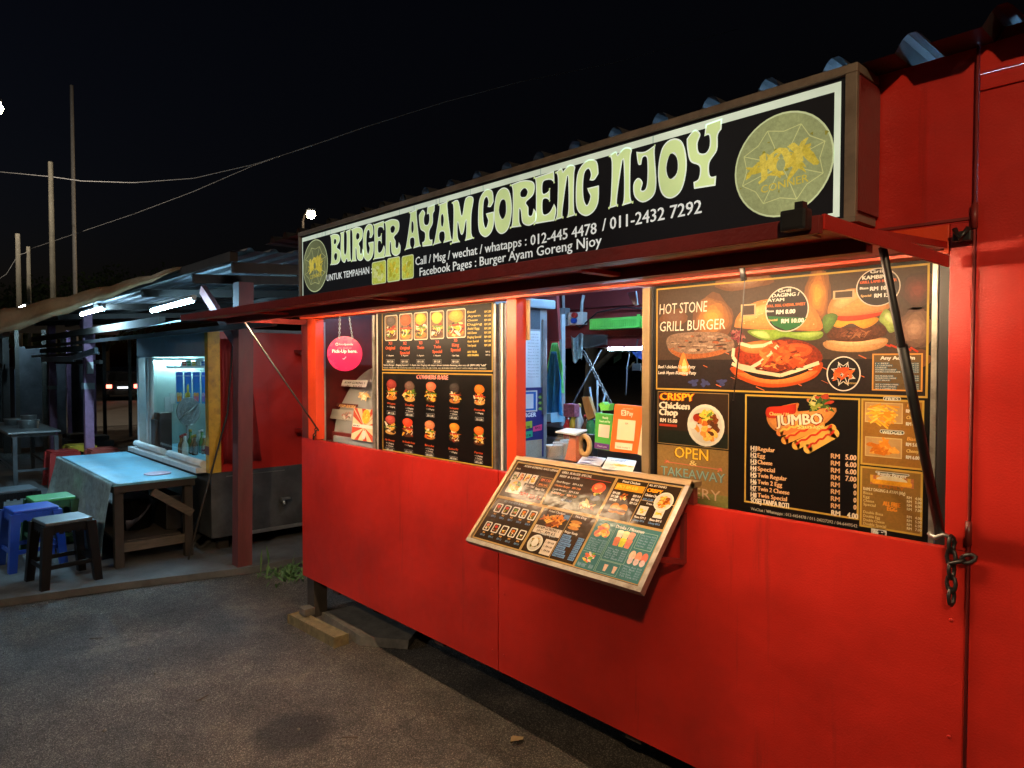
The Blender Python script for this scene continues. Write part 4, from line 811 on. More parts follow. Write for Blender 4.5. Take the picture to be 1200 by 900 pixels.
# gold frames
gw = 0.0055
r.frame(GU0 - gw, GV0 - gw, GU1 + gw, GV1 + gw, gw, GOLD, 2)
hx0, hv = r.uv(873.5, 458)[0], GV0 - 0.012; hx1 = r.uv(1008.5, 460)[0]; hvb = r.uv(874, 588.5)[1]
r.frame(hx0, hvb, hx1, hv, gw, GOLD, 2)
kx0 = r.uv(1009.6, 462)[0]; kx1 = r.uv(1083.5, 462)[0]; kv1 = r.uv(1010, 545)[1]; kv2 = r.uv(1010, 617)[1]
TAN = rgb(150, 106, 44)
r.rect(kx0, kv1 + .002, kx1, hv, TAN, 0.25, 1.5); r.frame(kx0, kv1 + .002, kx1, hv, gw, GOLD, 2); r.rect(kx0, kv2, kx1, kv1 - .002, rgb(138, 104, 48), 0.25, 1.5); r.frame(kx0, kv2, kx1, kv1 - .002, gw, GOLD, 2)
a = r.uv(1022.5, 414.5); c = r.uv(1081, 459); r.rect(a[0], c[1], c[0], a[1], rgb(104, 84, 54), 0.25, 1.9); r.frame(a[0], c[1], c[0], a[1], 0.004, rgb(214, 150, 70), 2.2)
r.flush('gold_border')
# list of sides, upper right
r.ptext('Any Add On', 1032, 421.5, 1072, 4.2, WHT, bold=.05, lay=3)
rows = ['1 x BEEF', '1 x CHICKEN', 'CHEESE', 'DOUBLE EGG/BEEF', 'DOUBLE CHICKEN/LAMB', '', 'MIX MUSHROOM', 'MUSHROOM CHEESE', 'HOT SAUCE', '', 'SET A COMBO FRIES', 'SET B SET DRINK', 'SET C COMBO ALL']
for k, s in enumerate(rows):
    if not s: continue
    y = 426.6 + k * 2.45; w = 6 + len(s) * 1.25
    r.prect(1025.5, y - 2.0, 1025.5 + w + 1, y + .5, rgb(70, 98, 112), 0.1, 2.6); r.ptext(s, 1026, y, 1025.5 + w, 1.5, rgb(214, 206, 190), bold=.02, lay=3); r.prect(1068, y - 1.7, 1077, y + .8, rgb(70, 98, 112), 0.1, 2.6); r.ptext('RM %d.00' % (k % 5 + 2), 1068.4, y + .3, 1076.6, 1.5, rgb(214, 206, 190), lay=3)
r.flush('price_list')
# crispy chicken chop
a = r.uv(771, 458); c = r.uv(854, 527); cu1 = r.uv(854, 500)[0]; cv0 = r.uv(772, 519)[1]
r.rect(a[0], cv0, cu1, hv, rgb(48, 34, 24), 0.2, 1.5); r.rect(a[0], cv0, cu1, cv0 + .05, rgb(30, 34, 26), 0.2, 1.55); r.frame(a[0], cv0, cu1, hv, .0022, rgb(150, 126, 84), 1.8)
r.ptext('CRISPY', 773.5, 468.5, 813.5, 8.5, rgb(200, 60, 24), bold=.08, lay=2.4); r.ptext('CRISPY', 774, 468.3, 813, 8.2, rgb(250, 186, 40), bold=.03, lay=2.8)
r.ptext('Chicken', 773, 478, 808, 7.5, rgb(235, 226, 205), bold=.05); r.ptext('Chop', 773, 486, 794, 7.5, rgb(235, 226, 205), bold=.05); r.ptext('RM 15.00', 774, 494.2, 793.5, 4.4, rgb(235, 226, 205), bold=.04); r.prect(773, 496.2, 793.5, 500.5, rgb(176, 60, 40), 0, 2.6)
r.flush('poster_lettering')
c = r.uv(827, 498.5); L_ = r.lay; r.lay = 2; plate(r, c[0], c[1], 0.0715, [rgb(206, 110, 36), rgb(226, 150, 60), rgb(120, 60, 24), rgb(240, 190, 90), rgb(90, 50, 24)]); heap(r, c[0] + .005, c[1] + .036, .04, .02, [rgb(214, 200, 70), rgb(240, 210, 90), rgb(120, 150, 50)], 16, .35, 3.2); r.ell(c[0] - .036, c[1] + .024, .013, .013, rgb(160, 44, 24), .2, 3.6); r.ell(c[0] - .05, c[1] - .002, .014, .013, rgb(230, 222, 205), .1, 3.6); r.lay = L_; r.flush('food_plate_picture')
# open for takeaway and delivery
ov = cv0 - .004
r.rect(a[0], 0.0, cu1, ov, rgb(140, 112, 64), 0.3, 1.5); r.rect(a[0], 0.0, cu1, .05, rgb(122, 120, 66), 0.3, 1.55)
r.ptext('OPEN', 790.5, 536, 830.5, 13, rgb(120, 84, 20), bold=.05, lay=2.2); r.ptext('OPEN', 791, 535.6, 830, 12.6, rgb(232, 190, 60), bold=.01, lay=2.5)
r.ptext('TAKEAWAY', 774.5, 556, 850, 10.5, rgb(84, 110, 108), bold=.03, lay=2.2); r.ptext('TAKEAWAY', 775, 555.8, 849.5, 10.2, rgb(132, 166, 160), bold=-.005, lay=2.5)
r.ptext('DELIVERY', 768, 575.5, 844.5, 11.5, rgb(190, 160, 132), bold=.0, lay=2.2); r.ptext('&', 808, 545, 817, 6, rgb(226, 200, 130), lay=2.6)
r.pline([(781, 541), (845, 550.5)], .003, rgb(196, 110, 84), 2.2)
for x, y in ((781, 541), (843, 550)): heap(r, *r.uv(x, y), .012, .008, [rgb(206, 116, 90), rgb(190, 96, 74)], 8, .5, 2.3, .1)
r.flush('takeaway_notice')
# jumbo hot dog picture
poly([(901, 482), (935, 472), (936, 482), (980, 478), (962, 500), (925, 510), (903, 500)], (214, 140, 70), .4, 2.0)
poly([(899, 478), (901, 490), (930, 486), (933, 474), (934, 473), (915, 476)], (196, 50, 30), .1, 2.3)
heap(r, *r.uv(962, 473), .045, .028, [rgb(140, 150, 60), rgb(200, 190, 120), rgb(206, 120, 80), rgb(60, 90, 40), rgb(170, 60, 40)], 34, .32, 2.2)
for (xa, ya, xb, yb, cc, w) in [(914, 507, 945, 498, (206, 120, 60), .022), (920, 516, 962, 498, (214, 150, 66), .024), (933, 522, 975, 502, (226, 170, 76), .026), (947, 526, 978, 508, (222, 176, 84), .028)]:
    p, q = r.uv(xa, ya), r.uv(xb, yb)
    r.line([p, q], w, rgb(*cc), 2.5 + w * 10); r.ell(p[0], p[1], w / 2, w / 2, rgb(*cc), .2, 2.5 + w * 10); r.ell(q[0], q[1], w / 2, w / 2, rgb(*cc), .2, 2.5 + w * 10)
    n = 7; r.line([(p[0] + (q[0] - p[0]) * k / n, p[1] + (q[1] - p[1]) * k / n + (.005 if k % 2 else -.002) + w * .18) for k in range(n + 1)], .006, rgb(200, 54, 30) if w > .023 else rgb(230, 190, 80), 2.9)
r.ptext('Cheese / Meat', 902, 486.5, 931, 4, rgb(240, 200, 110), bold=.03, lay=3.4)
r.ptext('JUMBO', 910, 499, 964.5, 12.5, rgb(120, 60, 30), bold=.08, lay=3.3, rot=.10); r.ptext('JUMBO', 910.5, 498.6, 964, 12, rgb(240, 222, 196), bold=.03, lay=3.6, rot=.10); r.ptext('Sausage', 935, 502.5, 966, 4.5, rgb(206, 210, 120), bold=.04, lay=3.6, rot=.10)
r.flush('hot_dog_picture')
items = [('H1', 'Regular', '5.00'), ('H2', 'Egg', '6.00'), ('H3', 'Cheese', '6.00'), ('H4', 'Special', '7.00'), ('H5', 'Twin Regular', '0'), ('H6', 'Twin 2 Egg', '0'), ('H7', 'Twin 2 Cheese', '0'), ('H8', 'Twin Special', '0')]
NC = rgb(226, 176, 128)
for k, (h, s, p) in enumerate(items):
    yl = 527.5 + k * 7.75; r.ptext(h, 880, yl, 886.5, 5.2, rgb(235, 220, 200), bold=.04); r.pline([(880, yl + 1.2), (886.5, yl + 1.3)], .0016, rgb(235, 220, 200), 2)
    r.ptext(s, 888, yl + .6, 888 + len(s) * 2.85, 5.0, NC, bold=.03)
    yr = 536.8 + k * 8.3; r.ptext('RM', 974, yr, 984, 5.6, NC, bold=.03)
    if len(p) > 1: r.ptext(p, 991, yr + 1.6, 1003.5, 6.0, rgb(240, 196, 160), bold=.03)
    else: r.prect(986, yr - 6, 1000, yr + 3.5, rgb(14, 12, 14), 0, 2.1); r.ptext('0', 1000.5, yr + 2, 1003.5, 5.6, rgb(240, 196, 160), bold=.03)
r.ptext('SOSEJ TANPA ROTI', 880, 588.8, 924.5, 5.8, rgb(238, 226, 205), bold=.03); r.ptext('RM', 974.5, 603.5, 984.5, 6, rgb(238, 226, 205), bold=.03); r.ptext('4.00', 993, 606.5, 1005.5, 6.4, rgb(238, 226, 205), bold=.03)
r.flush('price_list')
r.ptext('WeChat / Whatsapps : 012-4454478 / 011-24327292 / 04-6449542', 880, 597.6, 1005, 3.4, rgb(190, 180, 165), bold=.01); r.ptext('FbPages : Burger Ayam Goreng Njoy', 874, 603.0, 938, 3.2, rgb(190, 180, 165), bold=.01); r.flush('contact_line')
# fries / wedges / burger column
def pill(t, x0, y0, x1, y1, tc=WHT):
    a = r.uv(x0, y0); c = r.uv(x1, y1); r.rrect(a[0], c[1], c[0], a[1], (a[1] - c[1]) / 2.1, rgb(196, 196, 186), 0, 2.4); r.rrect(a[0] + .002, c[1] + .002, c[0] - .002, a[1] - .002, (a[1] - c[1]) / 2.6, rgb(70, 74, 70), 0, 2.6); h = (y1 - y0) * .55
    r.ptext(t, x0 + 3, y1 - (y1 - y0) * .22 - .0, x1 - 3, h, tc, bold=.03, lay=3)
def foodcard(x0, y0, x1, y1, pal):
    a = r.uv(x0, y0); c = r.uv(x1, y1); r.rect(a[0], c[1], c[0], a[1], rgb(206, 176, 120), 0.1, 2.4); r.rect(a[0] + .003, c[1] + .003, c[0] - .003, a[1] - .003, rgb(190, 150, 96), 0.15, 2.5)
    L = r.lay; r.lay = 2.6
    if pal is PAL_FRY:
        for k in range(46):
            u = rnd.uniform(a[0] + .02, c[0] - .025); v = (a[1] + c[1]) / 2 + rnd.gauss(-.006, .012); an = rnd.uniform(-.7, .7); l = rnd.uniform(.012, .024)
            r.line([(u - l * math.cos(an), v - l * math.sin(an)), (u + l * math.cos(an), v + l * math.sin(an))], .0045, rnd.choice(pal), 2.6 + k * .01)
    else: heap(r, (a[0] + c[0]) / 2, (a[1] + c[1]) / 2 - .003, (c[0] - a[0]) * .42, (a[1] - c[1]) * .36, pal, 26, .42, 2.6, .4)
    r.lay = L
pill('FRIES', 1035, 464.5, 1056, 470); foodcard(1014, 471, 1058, 497, PAL_FRY); pill('WEDGES', 1031, 503, 1060, 509.5); foodcard(1014, 511, 1057, 538, [rgb(226, 140, 40), rgb(206, 116, 30), rgb(236, 166, 66)]); r.flush('fries_picture')
for y in (477, 516): 
    r.ptext('Biasa', 1063, y, 1076, 4, rgb(236, 170, 80), bold=.02, shear=.2, lay=3); r.ptext('RM 5.00', 1062, y + 6.5, 1077.5, 4, WHT, bold=.03, lay=3); r.ptext('Cheesy', 1062.5, y + 14, 1077, 4, rgb(236, 200, 120), bold=.02, shear=.2, lay=3); r.ptext('RM 6.00', 1062, y + 21.5, 1077.5, 4, WHT, bold=.03, lay=3)
r.flush('price_list')
pill('Ramly Burger', 1026, 551.5, 1066, 558.5)
a = r.uv(1020, 556); c = r.uv(1071, 573); r.rect(a[0], c[1], c[0], a[1], rgb(176, 110, 70), .5, 2.3)
for k in range(7): r.rect(a[0] + (c[0] - a[0]) * k / 7, a[1] - .02, a[0] + (c[0] - a[0]) * (k + .5) / 7, a[1], rgb(214, 160, 60), .3, 2.35)
m_ = ((a[0] + c[0]) / 2, c[1]); r.ell(m_[0], m_[1] + .016, .04, .012, rgb(222, 206, 170), .2, 2.4); r.rrect(a[0] + .004, c[1] + .002, c[0] - .004, c[1] + .015, .006, rgb(226, 160, 40), .4, 2.5)
r.ptext('RAMLY', 1030, 571.5, 1060, 3.5, rgb(180, 110, 30), bold=.05, lay=2.8); r.flush('burger_picture')
r.ptext('RAMLY DAGING & AYAM (60g)', 1012, 574.0, 1061, 3.6, rgb(230, 214, 176), bold=.02, lay=3)
for k, s in enumerate(['Biasa', 'Egg', 'Cheese', 'Special', '', 'Double Biasa', 'Double Egg', 'Double Cheese', 'Double Special']):
    if not s: continue
    y = 578.5 + k * 4.5; r.ptext(s, 1012, y, 1014 + len(s) * 1.75, 3.2, rgb(222, 196, 130), bold=.01, lay=3); r.ptext('RM   %d.00' % (4 + k % 5), 1063, y + 6, 1080, 3.2, rgb(230, 214, 176), bold=.02, lay=3)
r.ptext('ALL FREE', 1035, 592, 1055, 5, rgb(236, 150, 50), bold=.06, lay=3); r.ptext('EGG', 1040, 598.3, 1051, 5, rgb(236, 150, 50), bold=.06, lay=3); r.flush('price_list')
# wifi sticker
a = r.uv(1021, 617.5); c = r.uv(1039, 630); r.rect(a[0], c[1], c[0], a[1], rgb(214, 210, 200), .1, 2); r.rrect(a[0] + .003, c[1] + .006, c[0] - .003, a[1] - .006, .010, rgb(20, 20, 22), 0, 2.4); r.rrect(a[0] + .021, c[1] + .009, c[0] - .005, a[1] - .009, .006, rgb(225, 225, 220), 0, 2.7); r.ptext('Wi', 1022.6, 626, 1029, 6, WHT, bold=.04, lay=3); r.ptext('Fi', 1031, 627.4, 1036.6, 6, rgb(20, 20, 22), bold=.04, lay=3.2); r.flush('wifi_sticker')
MB().box(rx1 + 0.001, rx1 + 0.016, 0.06, 0.09, 1.107, 1.87, bev=0.003).build('edge_channel', M['alu'], RB)
MB().box(rx0 - 0.045, rx0 - 0.012, 0.062, 0.10, 1.107, 1.875, bev=0.004).build('edge_channel', M['bronze'], RB)
MB().box(rx0 - 0.010, rx0 - 0.001, 0.07, 0.085, 1.107, 1.875).build('edge_channel', M['black'], RB)
MB().box(rx1 + 0.020, -0.5485, 0.055, 0.075, 1.107, 1.875).build('blank_panel', M['black'], RB)

# ================================================================== TILTED MENU STAND
MT = thing('menu_stand', 'tilted framed food menu board bracketed to the red front under the counter', 'menu board', (-1.69, 0.0, 1.0))
mo = Vector((-2.112, -0.30, 0.905)); mv = Vector((0, 0.275, 0.307)); mvl = mv.length; mv.normalize(); mu = Vector((1, 0, 0)); mn_ = mu.cross(mv); MW = 0.842
q = lambda u, v, w=0.0: mo + mu * u + mv * v + mn_ * w
def slab(u0, u1, v0, v1, w0, w1): return MB().prism([q(u0, v0, w0), q(u1, v0, w0), q(u1, v1, w0), q(u0, v1, w0)], mn_ * (w1 - w0))
slab(0.003, MW - .003, 0.003, mvl - .003, -0.016, 0.0).build('board', M['black'], MT)
slab(0, 0.016, 0.0162, mvl - .0202, -0.018, 0.006).build('frame_rail', M['bronze'], MT); slab(MW - .018, MW, 0.0162, mvl - .0202, -0.018, 0.006).build('frame_rail', M['alu'], MT)
slab(0, MW, 0, 0.016, -0.02, 0.006).build('frame_rail', M['alu'], MT); slab(0, MW, mvl - .02, mvl, -0.018, 0.007).build('frame_rail', M['bronze'], MT)
m = Sheet(mo + mn_ * 0.0008, mu, mv, MT, M['menuprint'])
def mrect(x0, y0, x1, y1):
    a = m.uv(x0, y0); c = m.uv(x1, y1); return a[0], c[1], c[0], a[1]
GF = rgb(176, 146, 92); DG = rgb(50, 38, 26); U0, U1, V0, V1 = .020, MW - .021, .020, mvl - .024
cw = (U1 - U0); vm = V0 + (V1 - V0) * .53
m.rect(U0, V0, U1, V1, GF, .2, .5); m.flush('sheet_backing'); m.lay = 1
cells = [(0, .305, 1), (.305, .655, 1), (.655, 1, 1), (0, .335, 0), (.335, .665, 0), (.665, 1, 0)]
def cell(i, g=.006):
    a, b_, top = cells[i]; return U0 + cw * a + g, (vm + g) if top else V0 + g, U0 + cw * b_ - g, (V1 - g) if top else vm - g
def mtext(t, u, v, h, col, w=None, bold=.03, **k): m.text(t, u, v, h, col, width=w, bold=bold, lay=2.5, **k)
PW = rgb(214, 206, 196); LBL = rgb(96, 130, 170)
# 0 dishes with photos
u0, v0, u1, v1 = cell(0); m.rect(u0, v0, u1, v1, DG, .2, 1)
mtext('AYAM GORENG NASI LEMAK', u0 + .045, v1 - .014, .009, PW, .19); mtext('Set A', u0 + .012, v1 - .03, .007, PW)
for k, bn in enumerate([rgb(90, 110, 60), rgb(214, 110, 80), rgb(206, 140, 70), rgb(196, 160, 50)]):
    x = u0 + .012 + k * .036; m.rect(x, v1 - .085, x + .03, v1 - .043, PW, .1, 1.5); heap(m, x + .015, v1 - .064, .013, .018, [bn, rgb(230, 190, 110), rgb(150, 70, 30)], 14, .4, 1.7)
m.frame(u0 + .165, v1 - .09, u1 - .004, v1 - .045, .0016, GF, 1.6); mtext('RM 7.50', u0 + .175, v1 - .065, .012, rgb(206, 110, 70), .05); mtext('SPECIAL', u0 + .175, v1 - .085, .009, rgb(226, 150, 90), .05)
m.rrect(u0 + .02, v0 + .02, u0 + .10, v0 + .085, .006, PW, .1, 1.5); m.lay = 1.7; heap(m, u0 + .06, v0 + .052, .034, .026, PAL_MIX + [rgb(214, 150, 70)], 26, .35); m.lay = 1
mtext('RM 9', u0 + .11, v0 + .02, .014, rgb(206, 60, 44), .04); mtext('RM 12', u0 + .165, v0 + .015, .016, rgb(206, 60, 44), .055); mtext('Ayam + Nasi', u0 + .11, v0 + .06, .01, PW, .05); mtext('Satay Set', u0 + .17, v0 + .055, .01, PW, .05)
m.flush('menu_section')
# 1 burgers
u0, v0, u1, v1 = cell(1); m.rect(u0, v0, u1, v1, rgb(56, 42, 28), .2, 1); m.rect(u0, v0, u1, v0 + .07, rgb(54, 56, 34), .2, 1.05)
mtext('GRILL BURGER SPECIAL', u0 + .012, v1 - .016, .010, PW, .15); mtext('BEEF & LAMB', u0 + .012, v1 - .033, .009, PW, .10); m.line([(u0 + .1, v1 - .02), (u1 - .01, v1 - .022)], .0015, rgb(200, 70, 50), 1.6)
for k in range(4): mtext(['Beef Burger', 'Chicken Burger', 'Lamb Burger', 'Twin Burger'][k] + '   RM %d.50' % (6 + k), u0 + .012, v1 - .058 - k * .017, .008, [PW, rgb(230, 150, 90)][k % 2], .13)
mtext('Crispy', u0 + .014, v0 + .055, .010, PW, .05)
mtext('RM 10.50', u0 + .08, v0 + .03, .010, LBL, .05)
heap(m, u1 - .05, v1 - .062, .032, .028, [rgb(120, 150, 50), rgb(190, 60, 40), rgb(230, 190, 90)], 24, .35, 1.6); m.ell(u1 - .05, v1 - .052, .031, .022, rgb(214, 84, 50), .3, 2.6); m.ell(u1 - .054, v1 - .046, .018, .010, rgb(236, 130, 90), .3, 2.8)
m.ell(u1 - .045, v0 + .066, .022, .012, rgb(80, 90, 110), .4, 1.6); heap(m, u1 - .06, v0 + .032, .038, .022, [rgb(206, 160, 80), rgb(230, 210, 170), rgb(110, 60, 30)], 26, .35, 1.7); m.flush('menu_section')
# 2 fried chicken, chop, sides
u0, v0, u1, v1 = cell(2); um = u0 + (u1 - u0) * .5
m.rect(u0, v0, u1, v1, DG, .2, 1); m.rect(um - .0015, v0, um + .0015, v1, GF, 0, 1.4); m.rect(um, v0 + .09, u1, v0 + .093, GF, 0, 1.4)
m.rect(u0 + .005, v1 - .045, um - .005, v1 - .018, rgb(214, 150, 40), .2, 1.4); mtext('SPICY RM 4.50', u0 + .01, v1 - .038, .014, rgb(250, 200, 70), .09); mtext('Fried Chicken', u0 + .025, v1 - .014, .009, PW, .075)
for k in range(3): mtext('RM %d.00' % (4 + k), u0 + .008, v1 - .065 - k * .014, .010, PW, .03); mtext('RM %d.0' % (9 + k), um - .036, v1 - .065 - k * .014, .010, PW, .03)
heap(m, u0 + .06, v1 - .07, .018, .016, PAL_CHK, 16, .4, 1.6)
for dx in (0, .035): m.ell(u0 + .045 + dx, v0 + .045, .019, .018, rgb(206, 130, 56), .4, 1.8); m.ell(u0 + .045 + dx, v0 + .036, .020, .006, rgb(90, 50, 24), .4, 2.2); m.ell(u0 + .045 + dx, v0 + .030, .019, .008, rgb(190, 116, 50), .4, 2.0)
mtext('CRISPY', um + .008, v1 - .034, .013, rgb(240, 160, 40), .06, .06); mtext('Chicken Chop', um + .008, v1 - .052, .010, PW, .055); mtext('RM 15.00', um + .008, v1 - .070, .010, LBL, .04); mtext('ALL SET DRINKS', um + .006, v1 - .012, .008, PW, .07)
m.lay = 1.6; plate(m, u1 - .043, v1 - .062, .036, PAL_CHK + [rgb(230, 190, 80)]); m.lay = 1
mtext('Fries & Sides', um + .03, v0 + .078, .008, PW, .06)
for x in (um + .01, um + .075): m.rect(x, v0 + .035, x + .035, v0 + .07, PW, .1, 1.5); heap(m, x + .0175, v0 + .052, .014, .012, PAL_FRY, 12, .4, 1.7)
for x in (um + .008, um + .07): mtext('Biasa RM 5', x, v0 + .022, .008, PW, .045); mtext('Cheesy RM 6', x, v0 + .010, .008, LBL, .045)
m.flush('menu_section')
# 3 ten little burgers
u0, v0, u1, v1 = cell(3); m.rect(u0, v0, u1, v1, DG, .2, 1); mtext('TRY OUR NEW BURGERS', u0 + .05, v1 - .013, .009, rgb(130, 140, 150), .13)
for k in range(10):
    x = u0 + .022 + (k % 5) * .048; y = v1 - .062 - (k // 5) * .085
    m.rrect(x, y, x + .036, y + .04, .005, rgb(226, 222, 212), .1, 1.5); m.rrect(x + .005, y + .004, x + .031, y + .036, .004, rgb(70, 52, 36), .3, 1.7)
    heap(m, x + .018, y + .014, .010, .009, PAL_MIX, 12, .45, 1.8); m.ell(x + .018, y + .026, .009, .006, rnd.choice([rgb(206, 110, 40), rgb(190, 60, 50), rgb(90, 120, 40), rgb(70, 56, 50), rgb(222, 130, 110)]), .3, 2.9)
    mtext('X%d' % (k + 1), x + .01, y - .011, .007, rgb(230, 170, 90), .014); mtext('RM %d' % (5 + k), x + .006, y - .023, .008, LBL, .024)
m.flush('menu_section')
# 4 fried chicken set + rice
u0, v0, u1, v1 = cell(4); um = u0 + (u1 - u0) * .56; m.rect(u0, v0, u1, v1, rgb(58, 44, 30), .2, 1); m.rect(um - .0015, v0, um + .0015, v1, GF, 0, 1.4)
mtext('Fried Chicken', u0 + .03, v1 - .012, .009, PW, .08); heap(m, u0 + .07, v1 - .045, .062, .026, PAL_CHK, 40, .3, 1.5); heap(m, u0 + .085, v1 - .033, .032, .018, [rgb(226, 130, 44), rgb(240, 160, 70)], 14, .4, 1.9); m.rect(um - .03, v1 - .03, um - .004, v1 - .01, LBL, .2, 1.8)
m.rect(u0 + .004, v1 - .103, um - .004, v1 - .072, rgb(222, 206, 190), .1, 1.5); mtext('AYAM GORENG 1', u0 + .014, v1 - .085, .011, rgb(40, 30, 28), .11, .02); mtext('1PC : RM 4.5', u0 + .024, v1 - .10, .011, rgb(40, 30, 28), .09, .02)
mtext('Nasi Ayam', u0 + .05, v0 + .077, .009, rgb(180, 186, 190), .07); m.lay = 1.5; plate(m, u0 + .045, v0 + .040, .034, [rgb(206, 150, 70), rgb(120, 110, 50), rgb(226, 214, 180), rgb(80, 60, 30)]); m.lay = 1; m.ell(u0 + .045, v0 + .042, .015, .017, rgb(232, 226, 212), .1, 3.2)
m.rect(um - .055, v0 + .006, um - .004, v0 + .066, rgb(222, 206, 190), .1, 1.5)
for k in range(3): mtext('1 : RM %d.00' % (4 + 2 * k), um - .05, v0 + .05 - k * .016, .008, rgb(50, 40, 36), .04, .02)
for k in range(3): m.ell(um + .035, v1 - .030 - k * .012, .026, .007, [rgb(206, 140, 70), rgb(226, 170, 90)][k % 2], .4, 1.6 + .1 * k)
mtext('Hot Dog', um + .02, v1 - .012, .009, PW, .05)
for k in range(6):
    y = v0 + .09 - k * .015; w = .04 + .008 * (k % 3); m.rect(um + .006, y - .003, um + .006 + w, y + .010, rgb(104, 146, 196), .05, 1.5); mtext('Regular', um + .009, y, .007, rgb(30, 40, 60), w - .006, .01); m.rect(u1 - .032, y - .003, u1 - .006, y + .010, rgb(104, 146, 196), .05, 1.5); mtext('RM %d' % (3 + k), u1 - .03, y, .007, rgb(30, 40, 60), .02, .01)
mtext('Burger Ramly', um + .008, v0 + .106, .009, PW, .06); m.flush('menu_section')
# 5 drinks, teal
u0, v0, u1, v1 = cell(5, .003); TEAL = rgb(70, 122, 126); m.rect(u0, v0, u1, v1, TEAL, .15, 1.2); mtext('Drinks / Minuman', u0 + .085, v1 - .020, .012, rgb(214, 222, 220), .115)
LT = rgb(160, 196, 180)
def tl(ua, va, ub, vb, n):
    for k in range(n):
        y = va - (k + 1) * (va - vb) / (n + .5); s = rnd.choice(['Teh O Ais', 'Milo Ais', 'Kopi Susu', 'Sirap Limau', 'Jus Oren', 'Air Bali', 'Teh Tarik']); mtext(s, ua, y, .006, rgb(150, 180, 214), (ub - ua) * rnd.uniform(.5, .7), .0); mtext('RM %d.00' % rnd.randint(2, 6), ub - (ub - ua) * .25, y, .006, rgb(150, 180, 214), (ub - ua) * .24, .0)
W5, H5 = u1 - u0, v1 - v0
for x, yv, s in ((.16, .84, .020), (.10, .72, .016), (.22, .74, .016)): m.ell(u0 + W5 * x, v0 + H5 * yv, s, s * .9, rnd.choice([rgb(230, 170, 80), rgb(222, 150, 110), rgb(236, 200, 90)]), .4, 1.6)
heap(m, u0 + W5 * .16, v0 + H5 * .76, .03, .02, [rgb(226, 160, 70), rgb(206, 120, 110), rgb(236, 210, 120)], 14, .4, 1.7); tl(u0 + .008, v0 + H5 * .62, u0 + W5 * .30, v0 + H5 * .34, 6)
heap(m, u0 + W5 * .15, v0 + H5 * .22, .03, .02, [rgb(226, 110, 80), rgb(236, 200, 90), rgb(120, 170, 70), rgb(230, 214, 190)], 18, .4, 1.7); tl(u0 + .008, v0 + H5 * .10, u0 + W5 * .28, v0 + .004, 3)
for k in range(6):
    x = u0 + W5 * (.40 + .09 * (k % 3)); y = v0 + H5 * (.70 - .14 * (k // 3)); cc = [rgb(230, 226, 206), rgb(236, 222, 170), rgb(226, 160, 140), rgb(206, 120, 90), rgb(206, 206, 70), rgb(222, 130, 110)][k]
    m.poly([(x, y), (x + .018, y), (x + .022, y + .026), (x - .004, y + .026)], cc, .3, 1.7); m.ell(x + .009, y + .027, .013, .006, tuple(min(1, c * 1.2) for c in cc), .2, 1.9)
tl(u0 + W5 * .36, v0 + H5 * .52, u0 + W5 * .66, v0 + H5 * .28, 5); m.frame(u0 + W5 * .33, v0 + H5 * .26, u0 + W5 * .69, v0 + H5 * .90, .0012, LT, 1.5)
m.frame(u0 + W5 * .72, v0 + H5 * .60, u1 - .008, v0 + H5 * .92, .0012, LT, 1.5); tl(u0 + W5 * .74, v0 + H5 * .90, u1 - .012, v0 + H5 * .62, 5)
for k in range(2): x = u0 + W5 * (.44 + .14 * k); m.poly([(x, v0 + .012), (x + .010, v0 + .012), (x + .013, v0 + .036), (x - .003, v0 + .036)], rgb(222, 190, 170), .3, 1.7)
m.frame(u0 + W5 * .33, v0 + .004, u0 + W5 * .66, v0 + H5 * .25, .0012, LT, 1.5)
for k in range(3): m.ell(u0 + W5 * (.75 + .09 * k), v0 + H5 * .46, .012, .018, [rgb(226, 196, 170), rgb(222, 150, 120), rgb(214, 120, 100)][k], .4, 1.7); m.ell(u0 + W5 * (.75 + .09 * k), v0 + H5 * .36, .010, .012, rgb(214, 190, 190), .4, 1.8)
tl(u0 + W5 * .70, v0 + H5 * .28, u1 - .008, v0 + .006, 5); m.line([(u0 + W5 * .31, v0 + .004), (u0 + W5 * .31, v1 - .03)], .0012, LT, 1.5); m.line([(u0 + .004, v0 + H5 * .33), (u0 + W5 * .30, v0 + H5 * .33)], .0012, LT, 1.5)
m.flush('menu_section')
# brackets
for x in (-2.02, -1.315):
    bk = MB().bar((x, -0.008, 1.10), (x, -0.008, 0.93), 0.016, 0.016).bar((x, -0.012, 0.935), (x, -0.20, 0.985), 0.014, 0.018).bar((x, -0.02, 1.10), (x, -0.06, 1.15), 0.014, 0.014)
    bk.build('bracket', M['darkred'], MT)

# ================================================================== THINGS IN THE SERVING WINDOW
# pink pick-up disc on two chains
D = thing('hanging_sign', 'round pink pick-up sign hanging on chains at the left window', 'hanging sign', (-3.65, 0.035, 1.655))
dc = on(404, 414.5, 1, 0.035)
dn = Vector((.76, -.65, 0)); MB().tube([dc, dc - dn * .006], 0.102, 40).build('disc', plastic('pink_acrylic', (0.62, 0.012, 0.10), 0.25), D)
d_ = Sheet(dc + dn * .0006, (.65, .76, 0), (0, 0, 1), D, M['matte']); d_.lay = 1
d_.text('foodpanda', -.032, .050, .011, rgb(245, 220, 226), width=.080, bold=.02); d_.ell(-.045, .055, .009, .009, rgb(245, 220, 226), 0, 1); d_.ell(-.045, .054, .005, .005, rgb(206, 30, 90), 0, 1.4)
d_.text('order ahead and', -.042, .030, .008, rgb(240, 160, 184), width=.080); d_.text('Pick-Up here.', -.072, .006, .019, rgb(250, 236, 238), width=.145, bold=.02)
d_.line([(-.012, -.028), (-.005, -.032), (.008, -.018)], .004, rgb(245, 220, 226), 1.5); d_.flush('lettering')
